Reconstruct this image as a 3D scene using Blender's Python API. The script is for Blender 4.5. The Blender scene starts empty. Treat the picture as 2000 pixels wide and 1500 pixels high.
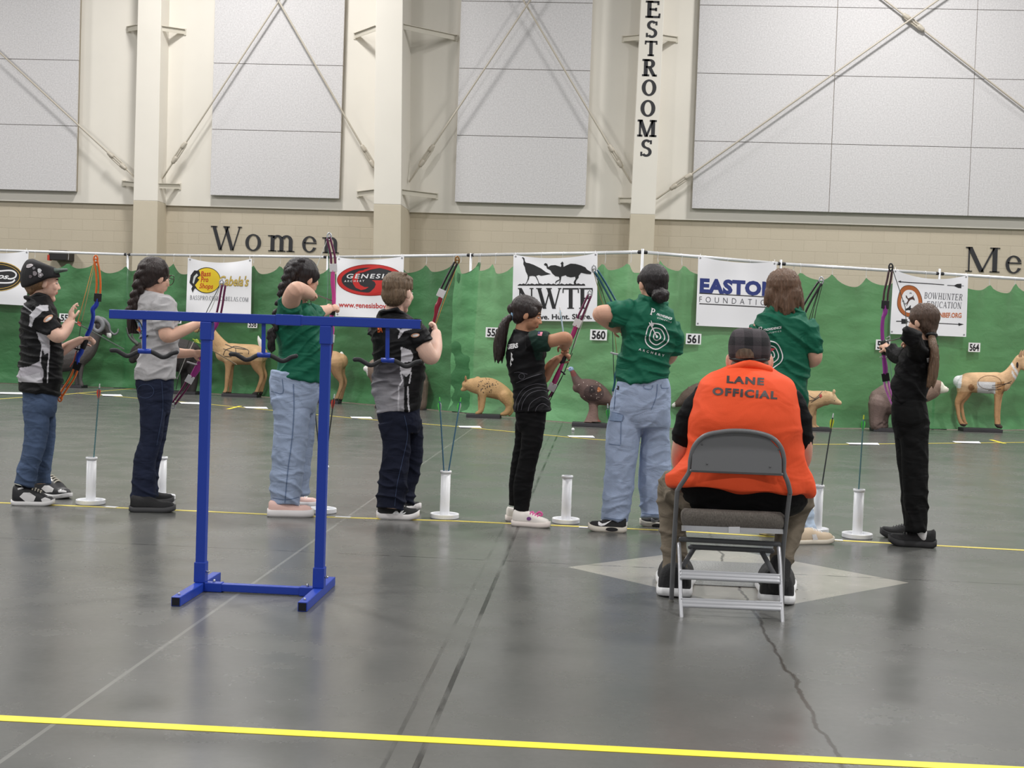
import bpy, bmesh, math, random
import numpy as np
from mathutils import Vector, Matrix, noise
from mathutils.bvhtree import BVHTree
from mathutils.geometry import tessellate_polygon
random.seed(7); np.random.seed(7)
SC = bpy.context.scene
COL = SC.collection
# ------------------------------------------------------------------ camera
FOC, CAMH = 2500.0, 1.10
_Y = np.array([168.0, -86.0, FOC]); _Y /= np.linalg.norm(_Y)
_X = np.array([1.0, .0367, 0.0]); _X[2] = -(_X[0]*_Y[0]+_X[1]*_Y[1])/_Y[2]; _X /= np.linalg.norm(_X)
_Z = np.cross(_X, _Y)
RW = np.array([_X, _Y, _Z])            # camera (right, down, forward) -> world
CAM0 = np.array([0, 0, CAMH])
cd = bpy.data.cameras.new('camera'); cam = bpy.data.objects.new('camera', cd); COL.objects.link(cam)
cd.sensor_width = 36; cd.lens = FOC/2000*36; cd.clip_end = 300
mw = Matrix.Identity(4)
for i in range(3):
    mw[i][0] = RW[i][0]; mw[i][1] = -RW[i][1]; mw[i][2] = -RW[i][2]; mw[i][3] = CAM0[i]
cam.matrix_world = mw
SC.camera = cam
# ------------------------------------------------------------------ light
SC.view_settings.view_transform = 'Standard'; SC.view_settings.look = 'None'
SC.view_settings.gamma = 1; SC.view_settings.use_curve_mapping = False
SC.view_settings.exposure = 0.14
wd = bpy.data.worlds.new('hall_air'); SC.world = wd; wd.use_nodes = True
wd.node_tree.nodes['Background'].inputs[0].default_value = (.98, .99, 1.0, 1)
wd.node_tree.nodes['Background'].inputs[1].default_value = 0.5
for ly, pw in ((-5, 300), (2.5, 330), (10.5, 560), (19.3, 430)):
    for lx in (-16, -6.3, 4.6, 14.5):
        ld = bpy.data.lights.new('high_bay_light', 'AREA'); ld.energy = pw; ld.shape = 'SQUARE'; ld.size = 1.0
        ld.color = (1, .985, .965)
        lo = bpy.data.objects.new('high_bay_light', ld); COL.objects.link(lo); lo.location = (lx, ly, 9.6)
# ------------------------------------------------------------------ pixel <-> place
def P(x, y, D):
    """point at depth Y = D that the photograph shows at (x, y); works on arrays"""
    x = np.asarray(x, float); y = np.asarray(y, float)
    d = np.stack(np.broadcast_arrays(x-1000, y-750, FOC), -1) @ RW.T
    return CAM0 + d*(np.asarray(D, float)/d[..., 1])[..., None]
def F(x, y, z=0.0):
    d = np.array([x-1000, y-750, FOC]) @ RW.T
    return CAM0 + d*((z-CAMH)/d[2])
def PX(p):
    c = (np.asarray(p, float)-CAM0) @ RW
    return c[..., 0]/c[..., 2]*FOC+1000, c[..., 1]/c[..., 2]*FOC+750
def hor(x): return 664+.0367*(x-1168)
# ------------------------------------------------------------------ materials
def lin(c):
    return tuple((v/255/12.92 if v/255 <= .04045 else ((v/255+.055)/1.055)**2.4) for v in c)
MATS = {}
def mk(name, rgb, rough=.6, metal=0.0, var=0.0, vs=6.0, bump=0.0, bs=60.0, stretch=None, attr=False, sheen=0.0, emit=None, spec=None, coat=0.0, alpha=None, fold=0.0, fs=9.0):
    if name in MATS: return MATS[name]
    m = bpy.data.materials.new(name); m.use_nodes = True; MATS[name] = m
    nt = m.node_tree; N = nt.nodes; L = nt.links; b = N['Principled BSDF']
    col = lin(rgb)
    b.inputs['Base Color'].default_value = (*col, 1); b.inputs['Roughness'].default_value = rough
    b.inputs['Metallic'].default_value = metal
    if spec is not None: b.inputs['Specular IOR Level'].default_value = spec
    if coat: b.inputs['Coat Weight'].default_value = coat
    if sheen: b.inputs['Sheen Weight'].default_value = sheen
    if alpha is not None: b.inputs['Alpha'].default_value = alpha
    src = None
    if attr:
        a = N.new('ShaderNodeAttribute'); a.attribute_name = 'col'; src = a.outputs['Color']
    if var or bump or fold:
        tc = N.new('ShaderNodeTexCoord'); mp = N.new('ShaderNodeMapping'); L.new(tc.outputs['Object'], mp.inputs[0])
        if stretch: mp.inputs['Scale'].default_value = stretch
    if var:
        n = N.new('ShaderNodeTexNoise'); n.inputs['Scale'].default_value = vs; n.inputs['Detail'].default_value = 5
        L.new(mp.outputs[0], n.inputs['Vector'])
        r = N.new('ShaderNodeMapRange'); r.inputs[1].default_value = .25; r.inputs[2].default_value = .75
        r.inputs[3].default_value = 1-var; r.inputs[4].default_value = 1+var; L.new(n.outputs['Fac'], r.inputs[0])
        v = N.new('ShaderNodeVectorMath'); v.operation = 'SCALE'; L.new(r.outputs[0], v.inputs['Scale'])
        if src: L.new(src, v.inputs[0])
        else: v.inputs[0].default_value = col
        src = v.outputs[0]
    if src: L.new(src, b.inputs['Base Color'])
    if bump:
        n2 = N.new('ShaderNodeTexNoise'); n2.inputs['Scale'].default_value = bs; n2.inputs['Detail'].default_value = 3
        L.new(mp.outputs[0], n2.inputs['Vector'])
        bp = N.new('ShaderNodeBump'); bp.inputs['Strength'].default_value = bump; bp.inputs['Distance'].default_value = .01
        L.new(n2.outputs['Fac'], bp.inputs['Height']); L.new(bp.outputs[0], b.inputs['Normal'])
    if fold:
        n3 = N.new('ShaderNodeTexNoise'); n3.inputs['Scale'].default_value = fs; n3.inputs['Detail'].default_value = 1.8; n3.inputs['Distortion'].default_value = 1.0
        mp3 = N.new('ShaderNodeMapping'); mp3.inputs['Rotation'].default_value = (.3, .5, .2); mp3.inputs['Scale'].default_value = (.7, .7, 1.5); L.new(tc.outputs['Object'], mp3.inputs[0]); L.new(mp3.outputs[0], n3.inputs['Vector'])
        b3 = N.new('ShaderNodeBump'); b3.inputs['Strength'].default_value = fold*.85; b3.inputs['Distance'].default_value = .05
        L.new(n3.outputs['Fac'], b3.inputs['Height'])
        if bump: L.new(bp.outputs[0], b3.inputs['Normal'])
        L.new(b3.outputs[0], b.inputs['Normal'])
    return m
# ------------------------------------------------------------------ objects
def tag(o, label=None, cat=None, group=None, kind=None):
    if label: o['label'] = label
    if cat: o['category'] = cat
    if group: o['group'] = group
    if kind: o['kind'] = kind
    return o
def empty(name, loc):
    o = bpy.data.objects.new(name, None); COL.objects.link(o); o.location = loc; o.empty_display_size = .05
    return o
def origin_of(parent):
    o = np.zeros(3)
    while parent is not None:
        o += np.array(parent.location); parent = parent.parent
    return o
def link(name, me, mat, parent=None, loc=None, smooth=False):
    """mesh data in world coordinates -> object with its own origin (loc) or its parent's"""
    me.name = name
    o = bpy.data.objects.new(name, me); COL.objects.link(o)
    base = origin_of(parent)
    if parent is not None: o.parent = parent
    elif loc is not None: o.location = loc; base = np.array(loc, float)
    if np.abs(base).sum() > 0: me.transform(Matrix.Translation(Vector(-base)))
    for m in (mat if isinstance(mat, (list, tuple)) else [mat]): me.materials.append(m)
    if smooth and len(me.polygons): me.polygons.foreach_set('use_smooth', [True]*len(me.polygons))
    me.update()
    return o
def mesh_from(verts, faces):
    me = bpy.data.meshes.new('m'); me.from_pydata([tuple(v) for v in verts], [], [tuple(f) for f in faces]); me.update()
    return me
def catmull(A, k):
    A = np.asarray(A, float); n = len(A)
    if n < 3 or k < 2: 
        if n == 2 and k > 1: return np.array([A[0]+(A[1]-A[0])*t for t in np.linspace(0, 1, k+1)])
        return A
    E = np.vstack([2*A[0]-A[1], A, 2*A[-1]-A[-2]]); out = []
    for i in range(1, n):
        p0, p1, p2, p3 = E[i-1], E[i], E[i+1], E[i+2]
        for t in np.arange(k)/k:
            out.append(.5*((2*p1)+(-p0+p2)*t+(2*p0-5*p1+4*p2-p3)*t*t+(-p0+3*p1-3*p2+p3)*t**3))
    out.append(A[-1]); return np.array(out)
def unit(v):
    v = np.asarray(v, float); n = np.linalg.norm(v); return v/n if n > 1e-9 else v
class MB:
    """collects solids; D=None: world metres, else (x, y, depth offset) pixel units of the photograph at depth D"""
    def __init__(s, D=None):
        s.D = D; s.S = FOC/D if D else None; s.V = []; s.Fc = []; s.mi = []; s.n = 0; s.cur = 0
    def add(s, V, Fc):
        V = np.asarray(V, float)
        if s.D: V = P(V[:, 0], V[:, 1], s.D+V[:, 2]/s.S)
        s.V.append(V); s.Fc += [tuple(i+s.n for i in f) for f in Fc]; s.mi += [s.cur]*len(Fc); s.n += len(V)
    def rings(s, R, closed=True, cap=True):
        k = len(R); n = len(R[0]); Fc = []
        for i in range(k-1):
            for j in range(n if closed else n-1):
                a, b = i*n+j, i*n+(j+1) % n
                Fc.append((a, b, b+n, a+n))
        if cap: Fc.append(tuple(range(n))[::-1]); Fc.append(tuple((k-1)*n+j for j in range(n)))
        s.add(np.vstack(R), Fc)
    def tube(s, pts, n=12, k=4, cap='round', up=None):
        A = np.array([list(p)+[p[3]]*(5-len(p)) for p in pts], float); A = catmull(A, k)
        ref = np.array(up if up is not None else ((0, 0, 1) if s.D else (0, 1, 0)), float)
        T = np.gradient(A[:, :3], axis=0); R = []; prev = None
        th = np.arange(n)/n*2*math.pi; c, sn = np.cos(th)[:, None], np.sin(th)[:, None]
        fr = []
        for i in range(len(A)):
            t = unit(T[i]); q = np.cross(t, ref)
            if np.linalg.norm(q) < .3:
                q = prev if prev is not None else np.cross(t, (1, .01, 0))
                q = q-t*np.dot(q, t)
            q = unit(q)
            if prev is not None and np.dot(q, prev) < 0: q = -q
            prev = q; fr.append((t, q, np.cross(q, t)))
        def ring(p, f, sc, sh): 
            t, q, w = f; return p[:3]+t*sh+q*(p[3]*sc)*c+w*(p[4]*sc)*sn
        if cap == 'round':
            for a in (80, 55, 28): R.append(ring(A[0], fr[0], math.cos(math.radians(a)), -math.sin(math.radians(a))*min(A[0][3], A[0][4])))
        for i in range(len(A)): R.append(ring(A[i], fr[i], 1, 0))
        if cap == 'round':
            for a in (28, 55, 80): R.append(ring(A[-1], fr[-1], math.cos(math.radians(a)), math.sin(math.radians(a))*min(A[-1][3], A[-1][4])))
        s.rings(R)
    def loft(s, rows, n=28, k=4, e=.9):
        """rows (xl, yl, xr, yr, half depth, depth centre), top to bottom"""
        A = catmull([list(r)+[0]*(6-len(r)) for r in rows], k)
        th = np.arange(n)/n*2*math.pi; c, sn = np.cos(th), np.sin(th)
        c = np.sign(c)*np.abs(c)**e; sn = np.sign(sn)*np.abs(sn)**e; R = []
        for xl, yl, xr, yr, b, dc in A:
            R.append(np.stack([(xl+xr)/2+(xr-xl)/2*c, (yl+yr)/2+(yr-yl)/2*c, dc+b*sn], -1))
        s.rings(R)
    def ell(s, c, r, ax=None, nu=14, nv=9):
        ax = np.eye(3) if ax is None else np.array([unit(a) for a in ax]); R = []
        th = np.arange(nu)/nu*2*math.pi
        for i in range(1, nv):
            ph = math.pi*i/nv
            loc = np.stack([np.cos(th)*math.sin(ph)*r[0], np.full(nu, -math.cos(ph)*r[1]), np.sin(th)*math.sin(ph)*r[2]], -1)
            R.append(np.asarray(c)+loc @ ax)
        s.rings(R)
    def box(s, a, b, bev=0):
        a, b = np.minimum(a, b), np.maximum(a, b)
        V = [(x, y, z) for z in (a[2], b[2]) for y in (a[1], b[1]) for x in (a[0], b[0])]
        s.add(V, [(0, 2, 3, 1), (4, 5, 7, 6), (0, 1, 5, 4), (2, 6, 7, 3), (0, 4, 6, 2), (1, 3, 7, 5)])
    def beam(s, p, q, w, h, up=(0, 0, 1)):
        p, q = np.asarray(p, float), np.asarray(q, float); t = unit(q-p); a = unit(np.cross(t, up)); b = np.cross(a, t)
        R = [[c+a*w/2+b*h/2, c-a*w/2+b*h/2, c-a*w/2-b*h/2, c+a*w/2-b*h/2] for c in (p, q)]
        s.rings([np.array(r) for r in R])
    def prism(s, poly, d0, d1):
        """outline (x, y) at depth offset d0..d1"""
        n = len(poly); V = [(x, y, d0) for x, y in poly]+[(x, y, d1) for x, y in poly]
        Fc = [tuple(range(n)), tuple(range(2*n-1, n-1, -1))]+[(i, i+n, (i+1) % n+n, (i+1) % n) for i in range(n)]
        s.add(V, Fc)
    def mesh(s):
        me = mesh_from(np.vstack(s.V), s.Fc)
        if any(s.mi): me.polygons.foreach_set('material_index', s.mi)
        bm = bmesh.new(); bm.from_mesh(me); bmesh.ops.recalc_face_normals(bm, faces=bm.faces); bm.to_mesh(me); bm.free()
        return me
    def build(s, name, mat, parent=None, loc=None, smooth=False, voxel=0, it=0, disp=None, color=None, sub=0, bevel=0):
        me = s.mesh()
        if voxel or bevel or sub:
            t = bpy.data.objects.new('t', me); COL.objects.link(t)
            if bevel:
                m = t.modifiers.new('b', 'BEVEL'); m.width = bevel; m.segments = 2; m.limit_method = 'ANGLE'
            if sub: m = t.modifiers.new('s', 'SUBSURF'); m.levels = sub
            if voxel:
                m = t.modifiers.new('r', 'REMESH'); m.mode = 'VOXEL'; m.voxel_size = voxel; m.use_smooth_shade = True
            dg = bpy.context.evaluated_depsgraph_get(); me2 = bpy.data.meshes.new_from_object(t.evaluated_get(dg))
            bpy.data.objects.remove(t); bpy.data.meshes.remove(me); me = me2; me.materials.clear()
            smooth = smooth or voxel > 0
        if it or disp or color: shape(me, it, disp, color)
        return link(name, me, mat, parent, loc, smooth)
def shape(me, it=0, disp=None, color=None):
    n = len(me.vertices); co = np.empty(n*3, np.float32); me.vertices.foreach_get('co', co); co = co.reshape(-1, 3).astype(float)
    if it:
        ed = np.empty(len(me.edges)*2, np.int32); me.edges.foreach_get('vertices', ed); ed = ed.reshape(-1, 2)
        cnt = np.bincount(ed.ravel(), minlength=n)[:, None].clip(1)
        for j in range(it):
            acc = np.zeros_like(co)
            for a in range(3):
                acc[:, a] = np.bincount(ed[:, 0], co[ed[:, 1], a], n)+np.bincount(ed[:, 1], co[ed[:, 0], a], n)
            lam = .55 if j % 2 == 0 else -.45 if it > 3 else .5
            co += (acc/cnt-co)*lam
        me.vertices.foreach_set('co', co.astype(np.float32).ravel()); me.update()
    if disp or color: px, py = PX(co)
    if disp:
        nr = np.empty(n*3, np.float32); me.vertices.foreach_get('normal', nr); nr = nr.reshape(-1, 3)
        a = np.array([disp(px[i], py[i], co[i]) for i in range(n)])
        co = co+nr*a[:, None]; me.vertices.foreach_set('co', co.astype(np.float32).ravel()); me.update()
    if color:
        at = me.color_attributes.new('col', 'FLOAT_COLOR', 'POINT'); c = np.ones((n, 4), np.float32)
        cache = {}
        for i in range(n):
            k = color(px[i], py[i], co[i])
            if k not in cache: cache[k] = lin(k)
            c[i, :3] = cache[k]
        at.data.foreach_set('color', c.ravel())
# ------------------------------------------------------------------ lettering (outlines as polygons, cap height 1)
def g_rect(x0, y0, x1, y1): return [[(x0, y0), (x1, y0), (x1, y1), (x0, y1)]]
def g_line(x0, y0, x1, y1, w): return [[(x0-w/2, y0), (x0+w/2, y0), (x1+w/2, y1), (x1-w/2, y1)]]
def g_arc(cx, cy, rx, ry, a0, a1, tw, th, n=18):
    out = []; A = [math.radians(a0+(a1-a0)*i/n) for i in range(n+1)]
    o = [(cx+rx*math.cos(a), cy+ry*math.sin(a)) for a in A]; q = [(cx+(rx-tw)*math.cos(a), cy+(ry-th)*math.sin(a)) for a in A]
    for i in range(n): out.append([o[i], o[i+1], q[i+1], q[i]])
    return out
def glyph(ch, T=.15, t=.06, s=.045, o=.09):
    r, l, a = g_rect, g_line, g_arc
    def st(x, w=T, y0=0, y1=1, b=True, u=True):
        q = r(x-w/2, y0, x+w/2, y1)
        if b: q += r(x-w/2-o, y0, x+w/2+o, y0+s)
        if u: q += r(x-w/2-o, y1-s, x+w/2+o, y1)
        return q
    def sf(x, y, w): return r(x-w/2-o*.8, y, x+w/2+o*.8, y+s)
    if ch == 'E': return st(.22)+r(.22, 1-t, .72, 1)+r(.22, .5-t/2, .6, .5+t/2)+r(.22, 0, .78, t)+l(.72, 1, .72, .76, s)+l(.78, 0, .8, .27, s)+r(.6-s/2, .4, .6+s/2, .6), .9
    if ch == 'F': return st(.22)+r(.22, 1-t, .72, 1)+r(.22, .5-t/2, .6, .5+t/2)+l(.72, 1, .72, .74, s)+r(.6-s/2, .38, .6+s/2, .62), .82
    if ch == 'L': return st(.22)+r(.22, 0, .72, t)+l(.72, 0, .74, .27, s), .82
    if ch == 'T': return st(.42, u=False)+r(.05, 1-t, .79, 1)+l(.05, 1, .04, .76, s)+l(.79, 1, .8, .76, s), .86
    if ch == 'I': return st(.2), .4
    if ch == 'H': return st(.22)+st(.78)+r(.22, .48, .78, .48+t), 1.02
    if ch == 'R': return st(.22)+r(.22, 1-t, .5, 1)+r(.22, .48, .5, .48+t)+a(.48, .74, .29, .26, -90, 90, T, t)+l(.46, .5, .74, 0, T)+r(.66, 0, .9, s), .94
    if ch == 'P': return st(.22)+r(.22, 1-t, .5, 1)+r(.22, .44, .5, .44+t)+a(.48, .72, .29, .28, -90, 90, T, t), .84
    if ch == 'B': return st(.22)+r(.22, 1-t, .5, 1)+r(.22, .5, .5, .5+t)+r(.22, 0, .5, t)+a(.48, .765, .25, .235, -90, 90, T, t)+a(.48, .28, .3, .28, -90, 90, T, t), .88
    if ch == 'D': return st(.22)+r(.22, 1-t, .45, 1)+r(.22, 0, .45, t)+a(.43, .5, .42, .5, -90, 90, T, t), .95
    if ch == 'O': return a(.48, .5, .44, .52, 0, 360, T, t, 32), .96
    if ch == 'C': return a(.5, .5, .44, .52, 48, 312, T, t, 26)+l(.8, .88, .8, .66, s), .9
    if ch == 'U': return st(.2, b=False)+st(.74, t*1.2, y0=.3, b=False)[:3]+a(.47, .33, .345, .35, 180, 360, T*.8, t), .95
    if ch == 'S': return a(.38, .74, .29, .28, 35, 270, T*.8, t*1.1)+a(.38, .27, .31, .29, -145, 90, T*.8, t*1.1)+l(.63, .97, .63, .74, s)+l(.1, .02, .1, .27, s), .76
    if ch == 'N': return st(.2, t, b=True)+st(.82, t)+l(.2, 1, .78, 0, T), 1.0
    if ch == 'M': return st(.2, t)+st(1.0, T)+l(.22, 1, .6, 0, T)+l(.98, 1, .6, 0, t*1.2), 1.22
    if ch == 'W': return l(.12, 1, .42, 0, T)+l(.72, 1, .42, 0, t)+l(.62, 1, .92, 0, T)+l(1.22, 1, .94, 0, t)+sf(.12, 1-s, T)+sf(.65, 1-s, T)+sf(1.22, 1-s, t), 1.34
    if ch == 'A': return l(.45, 1, .1, 0, t)+l(.45, 1, .78, 0, T)+r(.2, .32, .68, .32+t)+sf(.1, 0, t)+sf(.78, 0, T), .9
    if ch == '.': return a(.14, .07, .075, .075, 0, 360, .07, .07, 10), .28
    if ch == '/': return l(.05, -.1, .4, 1.05, t), .45
    if ch == 'o': return a(.32, .33, .31, .345, 0, 360, T*.9, t, 28), .64
    if ch == 'e': return a(.32, .33, .3, .345, 20, 335, T*.9, t, 28)+r(.1, .36, .6, .36+t), .64
    if ch == 'n': return st(.2, y1=.66, u=False)+r(.02, .62, .22, .66)+st(.56, y1=.44, u=False)+a(.4, .44, .235, .24, 0, 150, T, t*1.5), .76
    if ch == 'm': return st(.2, y1=.66, u=False)+r(.02, .62, .22, .66)+st(.55, y1=.44, u=False)+a(.39, .44, .235, .24, 0, 150, T, t*1.5)+st(.9, y1=.44, u=False)+a(.74, .44, .235, .24, 0, 150, T, t*1.5), 1.1
    return [], .4
def serif_text(txt, gap=.06, **kw):
    """[(polys per letter)], total width"""
    x = 0; L = []
    for ch in txt:
        q, w = glyph(ch, **kw); L.append([[(a+x, b) for a, b in p] for p in q]); x += w+gap
    return L, x-gap
FCACHE = {}
def sans(txt, bold=0.0, shear=0.0, gap=1.0):
    """default font as (verts 2D, tris), width 1 = full width, height 1 = capital height"""
    key = (txt, bold, shear, gap)
    if key in FCACHE: return FCACHE[key]
    def get(body):
        c = bpy.data.curves.new('t', 'FONT'); c.body = body; c.offset = bold; c.shear = shear; c.space_character = gap; c.resolution_u = 3
        o = bpy.data.objects.new('t', c); COL.objects.link(o); dg = bpy.context.evaluated_depsgraph_get()
        me = bpy.data.meshes.new_from_object(o.evaluated_get(dg)); bm = bmesh.new(); bm.from_mesh(me)
        bmesh.ops.triangulate(bm, faces=bm.faces); V = np.array([v.co[:2] for v in bm.verts]); T = [tuple(v.index for v in f.verts) for f in bm.faces]
        bm.free(); bpy.data.objects.remove(o); bpy.data.curves.remove(c); bpy.data.meshes.remove(me); return V, T
    H, _ = get('H'); h = H[:, 1].max()
    V, T = get(txt); V = V.copy(); V[:, 0] -= V[:, 0].min(); V[:, 0] /= V[:, 0].max(); V[:, 1] /= h
    FCACHE[key] = (V, T); return V, T
def place2(V, o, u, v):
    """unit text coordinates -> pixels: o baseline left, u full-width vector, v capital-height vector"""
    V = np.asarray(V, float); o, u, v = map(np.asarray, (o, u, v))
    return o+V[:, :1]*u+V[:, 1:2]*v
def poly_px(polys): 
    V = []; T = []
    for p in polys:
        T.append(tuple(range(len(V), len(V)+len(p)))); V += list(p)
    return np.array(V, float), T
BV = {}
def bvh_of(objs):
    V = []; Fc = []; n = 0
    for o in objs:
        me = o.data; b = origin_of(o)
        V += [tuple(np.array(v.co)+b) for v in me.vertices]; Fc += [tuple(i+n for i in p.vertices) for p in me.polygons]; n = len(V)
    return BVHTree.FromPolygons(V, Fc)
def decal(name, V, T, mat, target, parent=None, off=.003, maxlen=6.0, label=None):
    """a print on the surface of target: the 2D shape is laid on the first surface met along the view of the photograph"""
    objs = target if isinstance(target, (list, tuple)) else [target]
    key = tuple(o.name for o in objs)
    if key not in BV: BV[key] = bvh_of(objs)
    bm = bmesh.new(); vs = [bm.verts.new((p[0], p[1], 0)) for p in V]
    for f in T:
        tri = [f] if len(f) < 5 else [tuple(f[i] for i in q) for q in tessellate_polygon([[Vector((V[i][0], V[i][1], 0)) for i in f]])]
        for g in tri:
            try: bm.faces.new([vs[i] for i in g])
            except ValueError: pass
    bmesh.ops.triangulate(bm, faces=bm.faces)
    for _ in range(5):
        E = [e for e in bm.edges if e.calc_length() > maxlen]
        if not E: break
        bmesh.ops.subdivide_edges(bm, edges=E, cuts=1); bmesh.ops.triangulate(bm, faces=bm.faces)
    bad = []; o0 = Vector(CAM0)
    for v in bm.verts:
        d = Vector(np.array([v.co.x-1000, v.co.y-750, FOC]) @ RW.T).normalized()
        hit, nr, ix, ds = BV[key].ray_cast(o0, d)
        if hit is None: bad.append(v)
        else: v.co = hit-d*off
    if bad: bmesh.ops.delete(bm, geom=bad, context='VERTS')
    me = bpy.data.meshes.new(name); bm.to_mesh(me); bm.free()
    if not len(me.polygons): return None
    o = link(name, me, mat, parent if parent is not None else objs[0])
    if label: o['label'] = label
    return o
def ribbon(pts, w, k=4):
    """polyline in pixels -> strip of quads"""
    A = catmull(np.array(pts, float), k); T = np.gradient(A, axis=0); T /= np.linalg.norm(T, axis=1)[:, None]+1e-9
    Nn = np.stack([-T[:, 1], T[:, 0]], -1)*w/2; V = np.vstack([A+Nn, A-Nn]); n = len(A)
    return V, [(i, i+1, i+1+n, i+n) for i in range(n-1)]
def disc(cx, cy, rx, ry, n=32, rot=0, wob=0.0):
    a = np.arange(n)/n*2*math.pi; c, s = math.cos(rot), math.sin(rot)
    r = 1+wob*np.sin(3*a+1)+wob*.7*np.sin(5*a)
    return np.stack([cx+rx*r*np.cos(a)*c-ry*r*np.sin(a)*s, cy+rx*r*np.cos(a)*s+ry*r*np.sin(a)*c], -1), [tuple(range(n))]
def annulus(cx, cy, rx, ry, w, n=40, rot=0, wob=0.0):
    A, _ = disc(cx, cy, rx, ry, n, rot, wob); B, _ = disc(cx, cy, rx-w, ry-w, n, rot, wob)
    return np.vstack([A, B]), [(i, (i+1) % n, (i+1) % n+n, i+n) for i in range(n)]
# ================================================================== the hall
DW = 23.2
def mat_floor():
    m = bpy.data.materials.new('polished_concrete'); m.use_nodes = True; nt = m.node_tree; N = nt.nodes; L = nt.links; b = N['Principled BSDF']
    tc = N.new('ShaderNodeTexCoord'); sp = N.new('ShaderNodeSeparateXYZ'); L.new(tc.outputs['Object'], sp.inputs[0])
    def M(op, a, b2=None, c=None):
        n = N.new('ShaderNodeMath'); n.operation = op
        for i, v in enumerate((a, b2, c)):
            if v is None: continue
            if isinstance(v, (int, float)): n.inputs[i].default_value = v
            else: L.new(v, n.inputs[i])
        return n.outputs[0]
    def NZ(scale, det=6, st=None, rough=.6):
        n = N.new('ShaderNodeTexNoise'); n.inputs['Scale'].default_value = scale; n.inputs['Detail'].default_value = det; n.inputs['Roughness'].default_value = rough
        if st:
            mp = N.new('ShaderNodeMapping'); mp.inputs['Scale'].default_value = st; L.new(tc.outputs['Object'], mp.inputs[0]); L.new(mp.outputs[0], n.inputs['Vector'])
        else: L.new(tc.outputs['Object'], n.inputs['Vector'])
        return n.outputs['Fac']
    def MR(v, a, b2, c, d):
        n = N.new('ShaderNodeMapRange'); L.new(v, n.inputs[0])
        for i, q in enumerate((a, b2, c, d)): n.inputs[i+1].default_value = q
        return n.outputs[0]
    def MIX(f, a, b2):
        n = N.new('ShaderNodeMix'); n.data_type = 'RGBA'
        L.new(f, n.inputs[0])
        for i, v in ((6, a), (7, b2)):
            if isinstance(v, tuple): n.inputs[i].default_value = (*lin(v), 1)
            else: L.new(v, n.inputs[i])
        return n.outputs[2]
    X, Y = sp.outputs[0], sp.outputs[1]
    big = MR(NZ(.55, 7), .3, .7, 0, 1); mid = MR(NZ(2.6, 8), .3, .7, 0, 1); fine = MR(NZ(38, 4), .3, .7, 0, 1)
    c = MIX(big, (88, 90, 88), (114, 114, 111)); c = MIX(M('MULTIPLY', mid, .55), c, (101, 101, 98)); c = MIX(M('MULTIPLY', fine, .25), c, (88, 88, 86))
    # diamond of newer concrete around a joint crossing
    dc = (F(1110, 1104)+F(1780, 1142))/2; hw = abs(F(1780, 1142)[0]-F(1110, 1104)[0])/2
    dy = M('ABSOLUTE', M('SUBTRACT', Y, float(dc[1]))); dx = M('ABSOLUTE', M('SUBTRACT', X, float(dc[0])))
    dm = M('LESS_THAN', M('ADD', dx, dy), float(hw)); c = MIX(M('MULTIPLY', dm, MR(mid, 0, 1, .7, 1)), c, (162, 159, 150))
    wob = MR(NZ(3.0, 5), .3, .7, -.02, .02); brk = MR(NZ(1.6, 5, (6, 1, 1)), .42, .55, .15, 1)
    def joint(v, at, w, k):
        nonlocal c
        f = M('LESS_THAN', M('ABSOLUTE', M('SUBTRACT', v, at)), w); c = MIX(M('MULTIPLY', M('MULTIPLY', f, k), brk), c, (38, 38, 38))
    joint(X, float(F(892, 1311)[0]), .009, 1.0); joint(X, float(F(850, 1295)[0]), .007, .45); joint(Y, float(F(1060, 1099)[1]), .006, .9)
    f = M('LESS_THAN', M('ABSOLUTE', M('SUBTRACT', X, float(F(380, 1220)[0]))), .007); c = MIX(M('MULTIPLY', f, .7), c, (138, 138, 134))
    cx = float(F(1567, 1360)[0])
    f = MR(M('ABSOLUTE', M('SUBTRACT', M('ADD', X, wob), cx)), .002, .010, 1, 0); c = MIX(M('MULTIPLY', f, .9), c, (44, 38, 30))
    sc = MR(NZ(9, 9, (1, .35, 1), .75), .66, .78, 0, 1); c = MIX(M('MULTIPLY', sc, .5), c, (160, 160, 156))
    st = MR(NZ(70, 2), .75, .8, 0, 1); c = MIX(M('MULTIPLY', st, .5), c, (170, 170, 168))
    L.new(c, b.inputs['Base Color'])
    L.new(MR(mid, 0, 1, .19, .32), b.inputs['Roughness']); b.inputs['Specular IOR Level'].default_value = .4
    bp = N.new('ShaderNodeBump'); bp.inputs['Strength'].default_value = .06; bp.inputs['Distance'].default_value = .01; L.new(NZ(14, 6), bp.inputs['Height']); L.new(bp.outputs[0], b.inputs['Normal'])
    return m
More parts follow.
